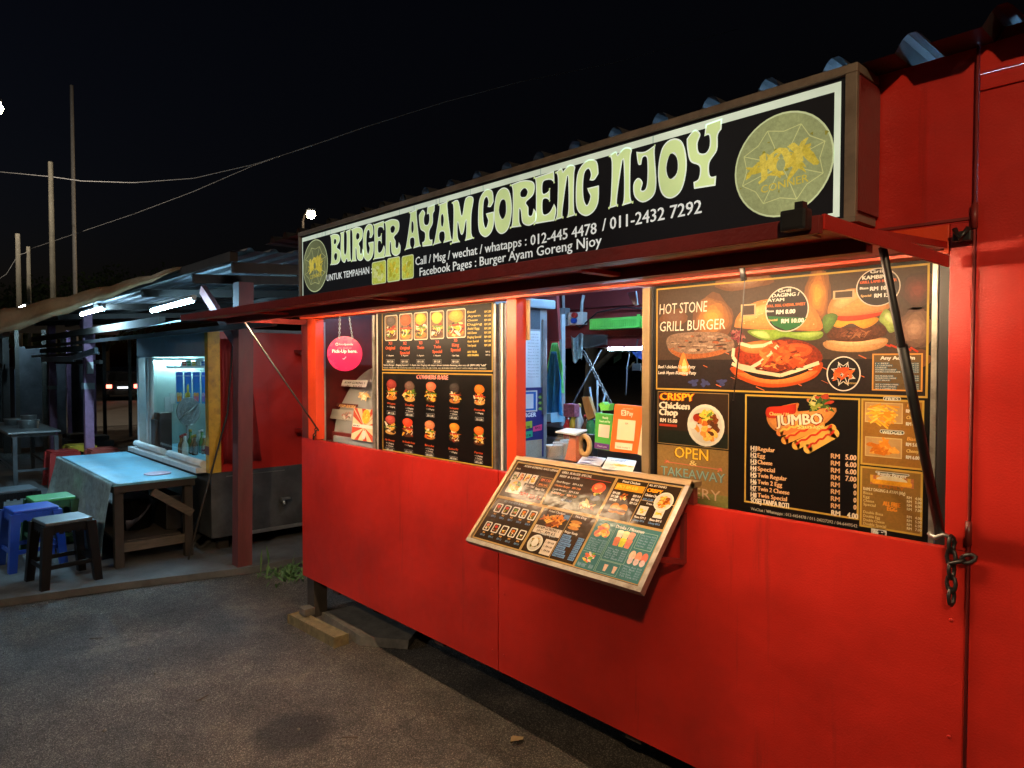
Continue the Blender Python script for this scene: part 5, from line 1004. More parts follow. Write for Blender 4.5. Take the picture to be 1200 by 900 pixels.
for dx, xt in ((-0.03, -0.035), (0.045, 0.035)): chain_mb((dc.x + dx * .65, dc.y + dx * .76, dc.z + 0.092), (dc.x + xt * .65, dc.y + xt * .5, 1.874), 0.016, 0.0018).build('chain', M['steel'], D)
# slanted display case on the counter behind it
DC = thing('display_case', 'curved clear food display case with price labels at the left window', 'display case', (-3.5, 0.3, 1.105))
cx0, cx1 = -4.02, -3.20
def hood(u, v):
    a = v * 1.45; return (cx0 + (cx1 - cx0) * u, 0.62 - 0.44 * math.cos(a * 0.9) if v > 0 else 0.18, 1.16 + 0.46 * math.sin(a))
MB().grid(2, 14, lambda u, v: (cx0 + (cx1 - cx0) * u, 0.16 + 0.36 * v ** 1.5, 1.17 + 0.42 * math.sin(v * 1.5)), thick=0.004).build('hood', M['acrylic'], DC)
MB().box(cx0, cx1, 0.14, 0.75, 1.106, 1.17, bev=0.01).build('base', M['darkred'], DC); MB().box(cx0, cx1, 0.55, 0.75, 1.171, 1.60).build('back_panel', M['p_grey'], DC)
MB().box(cx0 + 0.05, cx0 + 0.55, 0.125, 0.1395, 1.108, 1.15, bev=0.006).build('front_tray', M['p_grey'], DC)
lb = Sheet((cx0, 0.135, 1.15), (1, 0, 0), (0, 0.35, 1), DC, M['matte'])
lb.lay = 3
def lpr(x0, y0, x1, y1, col, tex=0): a = lb.uv(x0, y0); c = lb.uv(x1, y1); lb.rect(a[0], c[1], c[0], a[1], col, tex)
lpr(402, 445, 429, 454, rgb(214, 208, 200)); lb.ptext('AYAM GORENG 1', 403.5, 449.5, 427.5, 2.6, rgb(60, 30, 26), bold=.03, lay=4); lb.ptext('1PC : RM 4.5', 405, 453.5, 424, 2.4, rgb(60, 30, 26), bold=.03, lay=4)
heap(lb, *lb.uv(427, 464), .07, .025, [rgb(226, 190, 130), rgb(206, 160, 90), rgb(236, 214, 170)], 26, .4, 3)
lpr(395, 472, 419, 478, rgb(90, 30, 24)); lb.ptext('AYAM BERSIRA', 397, 477, 417, 3.4, rgb(236, 190, 120), bold=.03, lay=4)
lpr(390, 479, 418, 494, rgb(170, 166, 156)); heap(lb, *lb.uv(406, 487), .06, .03, [rgb(120, 116, 100), rgb(150, 140, 120), rgb(180, 120, 110), rgb(206, 200, 186)], 26, .35, 4); lb.flush('price_label')
LF = Sheet((-3.3, 0.112, 1.13), (1, 0, 0), (0, 0.12, 1), DC, M['matte']); LF.lay = 1
a = LF.uv(415, 478); c = LF.uv(440, 519); fu0, fv0, fu1, fv1 = a[0], c[1], c[0], a[1]; LF.rect(fu0, fv0, fu1, fv1, rgb(222, 200, 160), .05)
fc = ((fu0 + fu1) / 2, fv0 + (fv1 - fv0) * .42)
for k in range(12):
    an = math.radians(30 * k); an2 = an + math.radians(13)
    def clip(t): return (max(fu0, min(fu1, fc[0] + .2 * math.cos(t))), max(fv0, min(fv1, fc[1] + .2 * math.sin(t))))
    LF.poly([fc, clip(an), clip(an2)], rgb(196, 70, 44), .1, 1.5)
LF.ell(fc[0] + .01, fv1 - .045, .045, .042, rgb(226, 180, 40), .3, 2); heap(LF, fc[0] + .01, fv1 - .045, .04, .035, PAL_FRY, 16, .35, 2.2); LF.rect(fu0 + .006, fc[1] - .004, fu1, fc[1] + .016, rgb(226, 220, 210), .1, 3.6); LF.text('NEW SPICY', fu0 + .012, fc[1], .010, rgb(50, 40, 60), width=.075, bold=.03, lay=4); LF.ell(fc[0] + .005, fv0 + .035, .022, .026, rgb(206, 206, 196), .2, 3); LF.flush('leaflet')
DR = MB().box(-4.04, -3.94, 0.45, 0.55, 1.106, 1.42, bev=0.02).build('drinks_bottle_rack', M['p_blue']); tag(DR, 'blue and green drink carton behind the pink hanging sign', 'carton')
gl = MB().box(-4.055, -4.035, 0.10, 0.112, 1.106, 1.86).build('pale_upright', M['p_white'], K)

# fridge with papers, centre
FR = thing('fridge', 'tall white fridge covered in papers and posters behind the orange mullion', 'fridge', (-3.15, 0.7, 0.3))
FX0, FX1, FY, FYB = -3.42, -2.90, 0.42, 0.955
MB().box(FX0, FX1, FY, FYB, 0.30, 1.92, bev=0.012).build('cabinet', M['p_grey'], FR)
MB().box(FX1 + .0005, FX1 + .014, FYB - .05, FYB - .02, 1.30, 1.86, bev=0.004).build('door_handle', M['steel'], FR); MB().box(FX0 - .01, FX1 + .03, FY - 0.02, FYB + 0.04, 1.921, 1.975, bev=0.012).build('tray_on_top', M['p_grey'], FR)
fs = Sheet((FX1 + .0012, FY, 0.3), (0, 1, 0), (0, 0, 1), FR, M['matte']); fs.lay = 1
def fpr(x0, y0, x1, y1, col, tex=0, lay=None): a = fs.uv(x0, y0); c = fs.uv(x1, y1); fs.rect(a[0], c[1], c[0], a[1], col, tex, lay)
fpr(598, 360, 633, 386, rgb(70, 78, 88), .4); fpr(603, 387, 633, 453.5, rgb(206, 208, 214)); 
for k in range(15): y = 392 + k * 3.6; fs.ptext(rnd.choice(['Nasi Goreng Ayam', 'Burger Daging', 'Ayam Goreng', 'Roti John']), 604 + (k % 3), y, 616, 1.5, rgb(110, 112, 120)); fs.ptext(rnd.choice(['RM 5.00 / 6.00', 'Set 1 - 4', 'Minuman Ais']), 618.5, y, 631, 1.5, rgb(120, 122, 130))
fs.flush('price_sheet', mat=M['matte'])
fpr(600, 455, 637, 535, rgb(40, 38, 110), .1, .6); fpr(600, 458.5, 629.5, 482, rgb(206, 200, 190)); fpr(600, 460, 628, 480.5, rgb(34, 92, 170), 0, 2); fs.ptext('PAY', 603, 471, 609, 5, rgb(200, 220, 240), lay=3); fs.ptext('WITH QR', 602, 476, 610.5, 2.6, rgb(200, 220, 240), lay=3); fpr(612.8, 462, 625, 478.5, rgb(206, 208, 212), 0, 3)
for k in range(6): fs.pell(633, 462 + k * 3.4, 2.4, 1.8, [rgb(30, 34, 40), rgb(120, 160, 60)][k % 2], .3, 2, n=8)
fs.ptext('BURGER', 607.5, 489.5, 628, 5, rgb(225, 222, 230), bold=.05); fs.poly([fs.uv(604, 496), fs.uv(623.5, 493), fs.uv(623.5, 501), fs.uv(604, 506)], rgb(164, 190, 60), 0, 2); fs.poly([fs.uv(608, 507), fs.uv(624, 504.5), fs.uv(624, 511.5), fs.uv(608, 516)], rgb(44, 170, 130), 0, 2); fs.poly([fs.uv(624.5, 500), fs.uv(635, 497), fs.uv(635, 504), fs.uv(624.5, 506)], rgb(220, 70, 130), 0, 2)
fs.ptext('RM 10.90', 607, 503, 621, 3, rgb(40, 50, 30), bold=.03, lay=3); fs.ptext('RM 13.90', 611, 512.5, 622, 3, rgb(20, 50, 40), bold=.03, lay=3); fs.ptext('RM 5', 627, 503, 633, 3, rgb(90, 20, 50), bold=.03, lay=3)
fpr(612, 517, 635, 535, rgb(170, 160, 140), .3, 2); fpr(600, 483, 607, 497, rgb(206, 190, 190), .4, 2); fpr(600, 509, 609, 526, rgb(196, 186, 186), .4, 2); fs.flush('poster')
wr = MB().box(-2.165, -2.125, 0.0565, 0.062, 1.70, 1.872).build('curtain_scrap', mat('tan_cardboard', (0.55, 0.38, 0.20), 0.7), K)
# aprons on a hook beside the fridge
def hang_cloth(name, px0, px1, ytop, ybot, y, m, label, grp):
    a = on(px0, ytop, 1, y); b_ = on(px1, ybot, 1, y); w = b_.x - a.x; h = a.z - b_.z; xm = (a.x + b_.x) / 2
    o = MB().grid(18, 20, lambda u, v: (xm + w * (u - .5) * (.35 + .65 * min(1, v * 2.2)), y + .018 * math.sin(u * 17 + 2 * v) * min(1, .3 + v), a.z - h * v * (1 - .06 * math.sin(u * 9))), thick=.003).build(name, M[m])
    return tag(o, label, 'apron', grp)
hang_cloth('apron', 639, 659, 412, 490, 1.02, 'bluefab', 'blue apron hanging beside the fridge', 'hanging aprons'); hang_cloth('apron', 640, 661, 402, 463, 1.06, 'greenfab', 'green apron hanging behind the blue apron', 'hanging aprons')
tag(MB().bar(tuple(on(636, 489, 1, 1.0)), tuple(on(653, 489, 1, 1.0)), .10, .05, bev=.004).build('storage_box', plastic('pale_blue_plastic', (.25, .5, .65))), 'pale blue plastic box below the aprons on the counter', 'box')
sp = MB(); sp.box(FX1 - .03, FX1 - .01, 1.09, 1.12, .31, 1.90); sp.build('hook_post', M['p_grey'], K)
tag(MB().box(*[on(645, 400, 1, 1.3).x, on(654, 400, 1, 1.3).x], 1.3, 1.32, on(645, 418, 1, 1.3).z, on(645, 400, 1, 1.3).z).build('notice_card', M['p_red']), 'small red card on the back wall beside the aprons', 'card')
tag(MB().prism([on(640, 330 + 12, 1, 1.0), on(652, 341, 1, 1.0), on(655, 398, 1, 1.0), on(643, 398, 1, 1.0)], (0, .02, 0)).build('wall_bracket', M['maroon']), 'maroon upright strip on the kiosk wall above the aprons', 'upright')
# electrics on the back wall
def bw(x0, y0, x1, y1, d, name, m, lab=None, cat=None, y=1.999, bev=.006):
    a = on(x0, y0, 1, y); c = on(x1, y1, 1, y); o = MB().box(a.x, c.x, y - d, y - .0006, c.z, a.z, bev=bev).build(name, M[m] if isinstance(m, str) else m, None if lab else K)
    return tag(o, lab, cat) if lab else o
SB = bw(656, 362, 668, 382, .06, 'switch_box', 'p_grey', 'grey switch box with conduit on the kiosk back wall', 'switch box')
SK = thing('socket_box', 'white socket box with red plug on the kiosk back wall', 'socket', tuple(on(680, 373, 1, 1.96)))
a = on(671, 367, 1, 1.999); c = on(688.5, 380.5, 1, 1.999); MB().box(a.x, c.x, 1.94, 1.9985, c.z, a.z, bev=.008).build('cover', M['p_white'], SK); p = on(675, 369.5, 1, 1.93); MB().tube([p, p + Vector((0, -.03, 0))], .02, 10).build('plug', M['p_red'], SK); p = on(674, 376, 1, 1.93); MB().tube([p, p + Vector((0, -.03, 0))], .02, 10).build('plug', M['p_blue'], SK)
MB().tube([on(660, 345, 1, 1.98), on(660.5, 362, 1, 1.98)], .012, 8).build('conduit', M['p_white'], SB); MB().tube([on(684, 346, 1, 1.97), on(682, 355, 1, 1.97), on(681.5, 367, 1, 1.97)], .012, 8).build('conduit', M['p_white'], SK)
SH = thing('basket', 'lime green slotted plastic basket shelf on the back wall', 'basket', tuple(on(728, 382, 1, 1.95)))
a = on(692.5, 374, 1, 1.9); c = on(768, 386.5, 1, 1.9); bz0, bz1 = on(694, 386.5, 1, 1.9).z, on(694, 374, 1, 1.9).z
bs = MB(); bs.box(a.x, c.x, 1.885, 1.893, bz1 - .018, bz1).box(a.x, c.x, 1.885, 1.893, bz0, bz0 + .012).box(a.x, c.x, 1.8935, 1.9985, bz0, bz0 + .006)
n = 34
for k in range(n + 1): x = a.x + (c.x - a.x - .008) * k / n; bs.box(x, x + .012, 1.886, 1.892, bz0 + .0122, bz1 - .0182)
bs.build('slotted_front', M['p_lime'], SH); MB().box(on(749, 370, 1, 1.9).x, on(752, 370, 1, 1.9).x, 1.875, 1.884, bz0, bz1 + .012).build('clip', M['p_lime'], SH)
# propped flap and things around the back opening
MB().bar((-3.80, 2.07, 1.73), (-2.35, 2.07, 1.73), .02, .02).build('back_flap_hinge', M['black'], K)
fl = MB().prism([(-3.80, 2.065, 1.745), (-2.35, 2.065, 1.745), (-2.35, 2.75, 1.80), (-3.80, 2.75, 1.80)], (0, 0, .02)).build('back_flap', M['darkred'], K)
tag(MB().grid(10, 6, lambda u, v: tuple(on(679 + 33 * u, 392 + (14 + 2 * math.sin(5 * u)) * v, 1, 1.97 - .03 * math.sin(3 * u + 2 * v))), thick=.002).build('dark_tarp', M['darkfab']), 'dark grey tarp tied over the back opening of the kiosk', 'tarp')
tag(MB().grid(10, 10, lambda u, v: tuple(on(669 + (15 - 4 * v) * u + 2 * v, 393 + 30 * v + 3 * math.sin(6 * u), 1, 1.95 - .03 * math.sin(9 * u))), thick=.002).build('rag', M['palefab']), 'pale floral rag hanging at the back opening beside the tarp', 'rag')
tag(MB().grid(10, 10, lambda u, v: tuple(on(740 + 20 * u, 411 + 20 * v * u + 2 * math.sin(7 * u), 1, 1.96 - .02 * math.sin(9 * u))), thick=.002).build('rag', mat('navy_rag', (.05, .09, .25), .8, var=.5, scale=50)), 'navy patterned rag hanging at the right of the back opening', 'rag')
tag(MB().tube([on(704, 410, 1, 1.9), on(670, 476, 1, 1.6)], .007, 6).build('prop_rod', M['sheetmetal']), 'thin metal rod propped across the dark back window', 'rod'); tag(chain_mb(on(683, 411, 1, 1.9), on(718, 478, 1, 1.9), .045, .006).build('chain', M['sheetmetal']), 'steel chain hanging across the dark back window', 'chain')
tag(MB().tube([on(722, 410, 1, 1.93), on(732, 407, 1, 1.93), on(738, 413, 1, 1.93), on(735, 430, 1, 1.93), on(733.5, 463, 1, 1.93)], .004, 6).build('cord', M['p_grey']), 'grey cord dangling in front of the dark back window', 'cord')
tag(MB().prism([on(735, 343, 1, .9), on(745, 341, 1, .9), on(747, 357, 1, .9), on(743, 358, 1, .9)], (0, .01, 0)).build('plastic_scrap', M['p_grey']), 'grey plastic scrap hanging from the roof above the green basket', 'scrap')
# counter items
CB = MB().prism([on(681, 465, 1, .75), on(690, 465, 1, .75), on(697.5, 488, 1, .75), on(688.5, 493, 1, .75)], (0, .02, 0)); tag(CB.build('chopping_board', M['cardboard']), 'wooden chopping board leaning behind the payment signs', 'chopping board')
def stand(name, label, quad, y, m_, depth=.02, lean=.0):
    t = thing(name, label, 'payment sign', tuple(on(quad[3][0], quad[3][1], 1, y)), 'payment signs on the counter')
    P_ = [on(px, py, 1, y) for px, py in quad]; MB().prism(P_, (0, depth, 0)).build('panel', m_, t); MB().box(min(p.x for p in P_), max(p.x for p in P_), y + depth + .001, y + depth + .09, 1.1055, 1.112).build('foot', M['p_white'], t)
    return t, Sheet((P_[0].x, y - .0005, P_[0].z), (1, 0, 0), (0, 0, 1), t, M['matte'])
t, o_ = stand('payment_sign', 'orange payment sign on a pale board on the counter', [(720.5, 473.5), (754.5, 476.5), (746.5, 532), (714.5, 528.5)], .115, plastic('orange_card', (.75, .14, .015), .5))
o_.lay = 1; o_.rrect(*[o_.uv(728, 487)[0], o_.uv(728, 487)[1], o_.uv(734, 480.5)[0], o_.uv(734, 480.5)[1]], .004, rgb(240, 214, 190), 0, 1); o_.ptext('S', 729.5, 486, 732.5, 4.5, rgb(222, 90, 30), bold=.04, lay=2); o_.ptext('Pay', 735, 487, 742, 5.5, rgb(240, 214, 190), bold=.02); o_.ptext('scan and pay here', 730, 479.2, 742, 1.6, rgb(240, 200, 170))
o_.poly([o_.uv(724.5, 491), o_.uv(745, 493), o_.uv(743, 517), o_.uv(722.5, 515)], rgb(232, 214, 180), 0, 1); o_.poly([o_.uv(721, 518), o_.uv(741.5, 520), o_.uv(740.5, 528), o_.uv(720.5, 525.5)], rgb(232, 220, 196), 0, 1); o_.ptext('kiosk counter 1', 723, 524.5, 738, 2.4, rgb(170, 80, 50), lay=2); o_.ptext('RM', 733, 497.5, 736, 2.4, rgb(120, 60, 40), lay=2); o_.flush('lettering')
P_ = [on(755, 476.7, 1, .1155), on(757.5, 477, 1, .1155), on(756, 535.5, 1, .1155), on(747, 532.2, 1, .1155)]; MB().prism(P_, (0, .018, 0)).build('side_strip', mat('cream_card', (.72, .62, .42), .6), t)
t, o_ = stand('payment_sign', 'green and purple payment sign standing left of the orange one', [(698, 483.5), (718, 486), (715.5, 528.5), (696.5, 525.5)], .15, plastic('green_card', (.06, .38, .05), .5))
o_.lay = 1; o_.poly([o_.uv(696.7, 518), o_.uv(714.5, 521), o_.uv(713.8, 527.5), o_.uv(696.3, 525)], rgb(96, 50, 130), 0, 1); o_.poly([o_.uv(702, 497), o_.uv(715, 498.5), o_.uv(713.5, 513.5), o_.uv(701, 511.5)], rgb(226, 214, 196), 0, 1); o_.ptext('Ready', 706.5, 490.5, 713, 2.6, rgb(226, 240, 220), bold=.02); o_.ptext('Touch and Pay', 702.5, 494.5, 715, 2.4, rgb(226, 240, 220), bold=.02); o_.ptext('Thank you', 700, 523.5, 711, 2.2, rgb(220, 206, 232), lay=2); o_.flush('lettering')
tag(MB().prism([on(701, 473, 1, .22), on(707, 471, 1, .22), on(709, 475, 1, .22), on(714.5, 473, 1, .22), on(713, 481, 1, .22), on(704, 481, 1, .22)], (0, .03, 0)).build('gift_bow', M['p_lime']), 'lime green bow on top of the green payment sign', 'bow')
# clear and orange dispenser
DP = thing('straw_box', 'clear and orange acrylic wrapper box on the counter left of the payment signs', 'box', (-2.05, .2, 1.105))
MB().prism([on(655, 507, 1, .12), on(674, 511, 1, .12), on(674, 540, 1, .12), on(640, 536, 1, .12)], (0, .10, 0)).build('clear_cover', M['acrylic2'], DP); MB().prism([on(668, 510.5, 1, .13), on(674.5, 511.5, 1, .13), on(674.5, 541, 1, .13), on(662, 539, 1, .13)], (.0, .085, 0)).build('orange_end', plastic('orange_acrylic', (.72, .16, .05)), DP); MB().prism([on(651, 507, 1, .11), on(675, 510.5, 1, .11), on(688, 505, 1, .2), on(664, 503, 1, .2)], (0, 0, .006)).build('lid', M['p_white'], DP)
TH = thing('tape_dispenser', 'black and tan tape roll beside the orange box', 'tape dispenser', tuple(on(684, 525, 1, .18))); cc = on(685, 522, 1, .16)
MB().tube([cc + Vector((.028 * math.cos(k * .3927), 0, .038 * math.sin(k * .3927))) for k in range(16)], .011, 8, closed=True).build('tape_roll', M['cardboard'], TH); MB().box(cc.x - .035, cc.x + .03, cc.y + .014, cc.y + .05, 1.106, cc.z + .045, bev=.006).build('body', M['black'], TH)
for (lab, quad, pal, colr) in [('flat blue and white price cards lying left of the leaflet on the counter', [(676, 543), (684, 533), (710, 537), (703, 546)], None, rgb(196, 200, 214)), ('white leaflet with a fries picture lying on the counter edge above the tilted menu', [(705, 549), (712, 535.5), (746, 540), (741, 553)], PAL_FRY, rgb(222, 218, 206))]:
    z = 1.216; P_ = [on(px, py, 2, z) for px, py in quad]; n0 = 'price_cards' if pal is None else 'leaflet'
    o = thing(n0, lab, 'cards', tuple(P_[0])); MB().prism(P_, (0, 0, -.004)).build('paper', M['p_white'], o); s_ = Sheet((P_[0].x, P_[0].y, z + .0006), (1, 0, 0), (0, 1, 0), o, M['matte']); s_.lay = 1; s_.poly([s_.uv(*p) for p in quad], colr, .1)
    if pal:
        c = s_.uv(731, 546); heap(s_, c[0], c[1], .045, .03, pal, 20, .35, 2); s_.ptext('RM 4.00', 712, 545, 721, 2.5, rgb(40, 40, 44), lay=2); s_.ptext('RM 5.00', 711, 549, 719, 2.5, rgb(40, 40, 44), lay=2); s_.ptext('CHEESE FRIES', 715, 540, 740, 2.6, rgb(60, 60, 110), lay=2)
    else:
        for k in range(3): s_.ptext('BURGER SET RM 12', 686 - 3 * k, 536.5 + 3 * k, 705 - 3 * k, 1.9, rgb(50, 60, 130), bold=.04, lay=2)
    s_.flush('print')
kp('menu_shelf', MB().box(-2.12, -1.27, -.035, .029, 1.1905, 1.2085), 'bronze'); kp('shelf_post', MB().box(-2.11, -2.09, -.004, .02, 1.1315, 1.190), 'darkred'); kp('shelf_post', MB().box(-1.30, -1.28, -.004, .02, 1.1315, 1.190), 'darkred')
GRL = thing('griddle_hood', 'dark grey griddle counter with pans behind the payment signs', 'griddle', (-2.3, 1.2, .3)); MB().box(-3.3, -1.3, .95, 1.5, .301, 1.16, bev=.01).build('counter', M['sheetmetal'], GRL); MB().box(-3.1, -2.3, 1.0, 1.4, 1.161, 1.22, bev=.02).build('griddle', M['black'], GRL)
tag(MB().box(on(660, 478, 1, .9).x, on(673, 478, 1, .9).x, .9, .945, on(660, 488, 1, .9).z, on(660, 473, 1, .9).z, bev=.005).build('tin', mat('striped_tin', (.35, .12, .18), .4, var=.6, scale=60)), 'red and blue patterned tin on the griddle counter', 'tin')

# more of the cook's clutter on the griddle counter and on the serving counter
cl_ = [('sauce_bottle', 'red chilli sauce bottle', (.45, .02, .015)), ('sauce_bottle', 'yellow mustard bottle', (.6, .40, .03)), ('sauce_bottle', 'white mayonnaise bottle', (.62, .6, .54)), ('sauce_bottle', 'brown pepper sauce bottle', (.12, .05, .02)), ('sauce_bottle', 'green sauce bottle', (.06, .25, .07))]
for k, (px, py) in enumerate(((665, 497), (672, 499), (679, 497), (686, 500), (692, 498))):
    p = on(px, py, 1, .97); nm, lb_, c_ = cl_[k]; h_ = .13 + .03 * (k % 3)
    o = MB().lathe([(.022, 0), (.025, .01), (.025, h_ * .6), (.010, h_ * .82), (.006, h_)], (p.x, .97, 1.1605), 12).build(nm, plastic(lb_.replace(' ', '_'), c_, .25)); tag(o, lb_ + ' on the griddle counter behind the clear wrapper box', 'bottle', 'sauce bottles on the griddle counter')
    MB().lathe([(.012, 0), (.008, .02)], (p.x, .97, 1.161 + h_), 8).build('cap', M[['p_white', 'p_red', 'p_yellow', 'p_red', 'p_white'][k]], o)
ut = thing('spatula', 'steel spatula standing in a black pot on the griddle counter', 'utensils', tuple(on(700, 500, 1, 1.1))); p = on(700, 492, 1, 1.15)
MB().lathe([(.05, 0), (.055, .11)], (p.x, 1.15, 1.1605), 14).build('pot', M['black'], ut)
for dx, dz in ((-.03, .30), (.0, .34), (.03, .27)): MB().tube([(p.x, 1.15, 1.18), (p.x + dx * 2, 1.15, 1.16 + dz)], .006, 6).build('handle', M[['darkwood', 'p_grey', 'cardboard'][int(dx * 33) + 1]], ut)
for k in range(3):
    p = on(650 + 8 * k, 520 - 2 * k, 1, .40 + .1 * k); o = MB().lathe([(.035, 0), (.042, .10), (.044, .105)], (p.x, p.y, 1.1055), 14).build('paper_cup', M['p_white']); tag(o, 'white paper cup on the serving counter, %s' % ['nearest the clear box', 'middle one', 'farthest back'][k], 'cup', 'paper cups on the serving counter')
for k in range(4):
    x = -3.02 + .17 * k; tag(MB().tube([(x, 1.985, 1.77), (x, 1.97, 1.70), (x + .01, 1.97, 1.60)], .005, 6).box(x - .03, x + .04, 1.965, 1.975, 1.55, 1.60).build('ladle', M['sheetmetal']), 'ladle hanging over the back opening, ' + ['leftmost', 'second from the left', 'third from the left', 'rightmost'][k], 'ladle', 'ladles over the back opening')
tag(MB().tube([on(648, 352, 1, 1.9), on(655, 366, 1, 1.95), on(662, 372, 1, 1.96), on(680, 384, 1, 1.97), on(700, 366, 1, 1.97), on(730, 360, 1, 1.97), on(762, 362, 1, 1.97)], .006, 6).build('power_cable', M['black']), 'black power cable sagging along the maroon back wall', 'cable')

# ================================================================== SIDE STREET STALL: drinks kiosk
Q = thing('drinks_kiosk', 'small drinks kiosk with a bluish lit glass window and red side wall', 'drinks kiosk', (-6.8, .8, .0))
def qp(name, mb, m): return mb.build(name, M[m] if isinstance(m, str) else m, Q)
QX0, QX1, QD = -7.85, -5.77, 1.7
qp('side_wall', MB().box(QX1 - .02, QX1, .085, QD, .712, 1.86), 'red'); qp('side_skirt', MB().box(QX1 - .018, QX1 + .004, .0, QD, .18, .71), 'sheetmetal')
qp('skirt_rail', MB().box(QX1 - .01, QX1 + .014, .18, QD, .165, .195, bev=.004), 'steel'); qp('skirt_rail', MB().box(QX1 + .0045, QX1 + .008, .12, .62, .672, .678), 'steel')
qp('tap', MB().tube([(QX1 + .005, .58, .42), (QX1 + .07, .58, .42), (QX1 + .09, .58, .39)], .014, 8).box(QX1 + .05, QX1 + .08, .56, .64, .43, .45, bev=.005), 'steel')
qp('corner_post', MB().box(QX1 - .075, QX1 + .002, -.012, .0845, .7125, 1.86, bev=.004), 'yellow')
qp('corner_clamp', MB().box(QX1 - .08, QX1 + .006, -.016, -.0125, .86, .93, bev=.001).tube([(QX1 - .07, -.03, .90), (QX1 - .05, -.045, .90), (QX1 - .03, -.03, .90)], .008, 6), 'postred')
qp('front_skirt', MB().box(QX0, QX1 - .019, .0, .02, .18, .70), 'sheetmetal'); qp('window_sill', MB().box(QX0 - .02, QX1 - .076, -.09, .05, .7105, .752, bev=.004), 'whitepaint')
qp('window_rail', MB().tube([(QX0 + .05, -.03, .79), (-6.9, -.03, .785)], .03, 10).tube([(-6.75, -.03, .785), (QX1 - .08, -.03, .78)], .03, 10), 'whitepaint')
qp('window_header', MB().box(QX0, QX1 - .076, .0, .04, 1.66, 1.86, bev=.003), mat('grey_blue_header', (.26, .32, .38), .5, dirt=(.12, .13, .14), dirt_amt=.5))
qp('window_post', MB().box(QX0, QX0 + .07, -.004, .08, .753, 1.66, bev=.003), 'whitepaint'); qp('window_post', MB().box(QX0 + .30, QX0 + .36, -.002, .05, .82, 1.659, bev=.003), 'whitepaint'); qp('downpipe', MB().tube([(QX0 + .42, .02, .80), (QX0 + .42, .02, 1.659)], .022, 10), 'p_white')
qp('window_glass', MB().box(-7.40, QX1 - .077, .03, .034, .82, 1.659), 'glass')
qp('back_wall', MB().box(QX0, QX1 - .021, QD - .02, QD, .18, 1.86), 'inwall'); qp('left_wall', MB().box(QX0, QX0 + .02, .081, QD - .021, .18, 1.86), 'inwall'); qp('inner_lining', MB().box(QX1 - .032, QX1 - .021, .09, QD - .021, .753, 1.84), 'inwall')
qp('floor', MB().box(QX0 + .021, QX1 - .021, .021, QD - .021, .18, .22), 'under'); qp('counter', MB().box(QX0 + .021, QX1 - .033, .081, .70, .72, .752), 'tabletop'); qp('roof_panel', MB().box(QX0 - .05, QX1 + .03, -.06, QD + .05, 1.862, 1.885), 'zinc')
for x in (QX0 + .1, QX1 - .2): qp('leg', MB().box(x, x + .08, .1, .18, .05, .1795), 'under'); qp('leg', MB().box(x, x + .08, 1.45, 1.53, .05, .1795), 'under')
tube_lamp('tube_light', (-7.76, .10, 1.615), (-7.76, .62, 1.615), 'tubewin', 'short bright tube light inside the glass window of the drinks kiosk', 'cool tubes of the stalls')
tube_lamp('tube_light', (-6.7, .45, 1.78), (-6.1, .45, 1.78), 'tubewin', 'added unseen tube light behind the drinks kiosk header panel, lighting the posters', 'cool tubes of the stalls', below=.02)  # added lamp, hidden by the header, to brighten the drink posters
def onx(px, py, X): return on(px, py, 0, X)
HP = thing('packet_shelf', 'white hanging shelf of coloured drink packets inside the kiosk window', 'shelf', (-7.2, .4, 1.5)); a = onx(202, 429, -7.25); c = onx(247, 431.5, -7.25); sz = a.z
MB().box(-7.45, -7.22, a.y, c.y, sz - .022, sz, bev=.004).build('shelf', M['p_white'], HP)
pk = [rgb(206, 70, 50), rgb(60, 150, 90), rgb(230, 190, 60), rgb(220, 220, 214), rgb(70, 110, 190), rgb(226, 130, 60)]
for k in range(6):
    y = a.y + .09 + k * .045; o = Sheet((-7.2495, y, sz + .0005), (0, 1, 0), (0, 0, 1), HP, M['matte']); MB().box(-7.30, -7.25, y, y + .04, sz + .0003, sz + .05 + .012 * (k % 2), bev=.005).build('drink_packet', M['p_white'], HP); o.rect(.003, .004, .037, .045, pk[k % 6], .3); o.text(['TEH', 'KOPI', 'MILO'][k % 3], .006, .018, .012, rgb(235, 235, 230), width=.028, bold=.02); o.flush('packet_print')
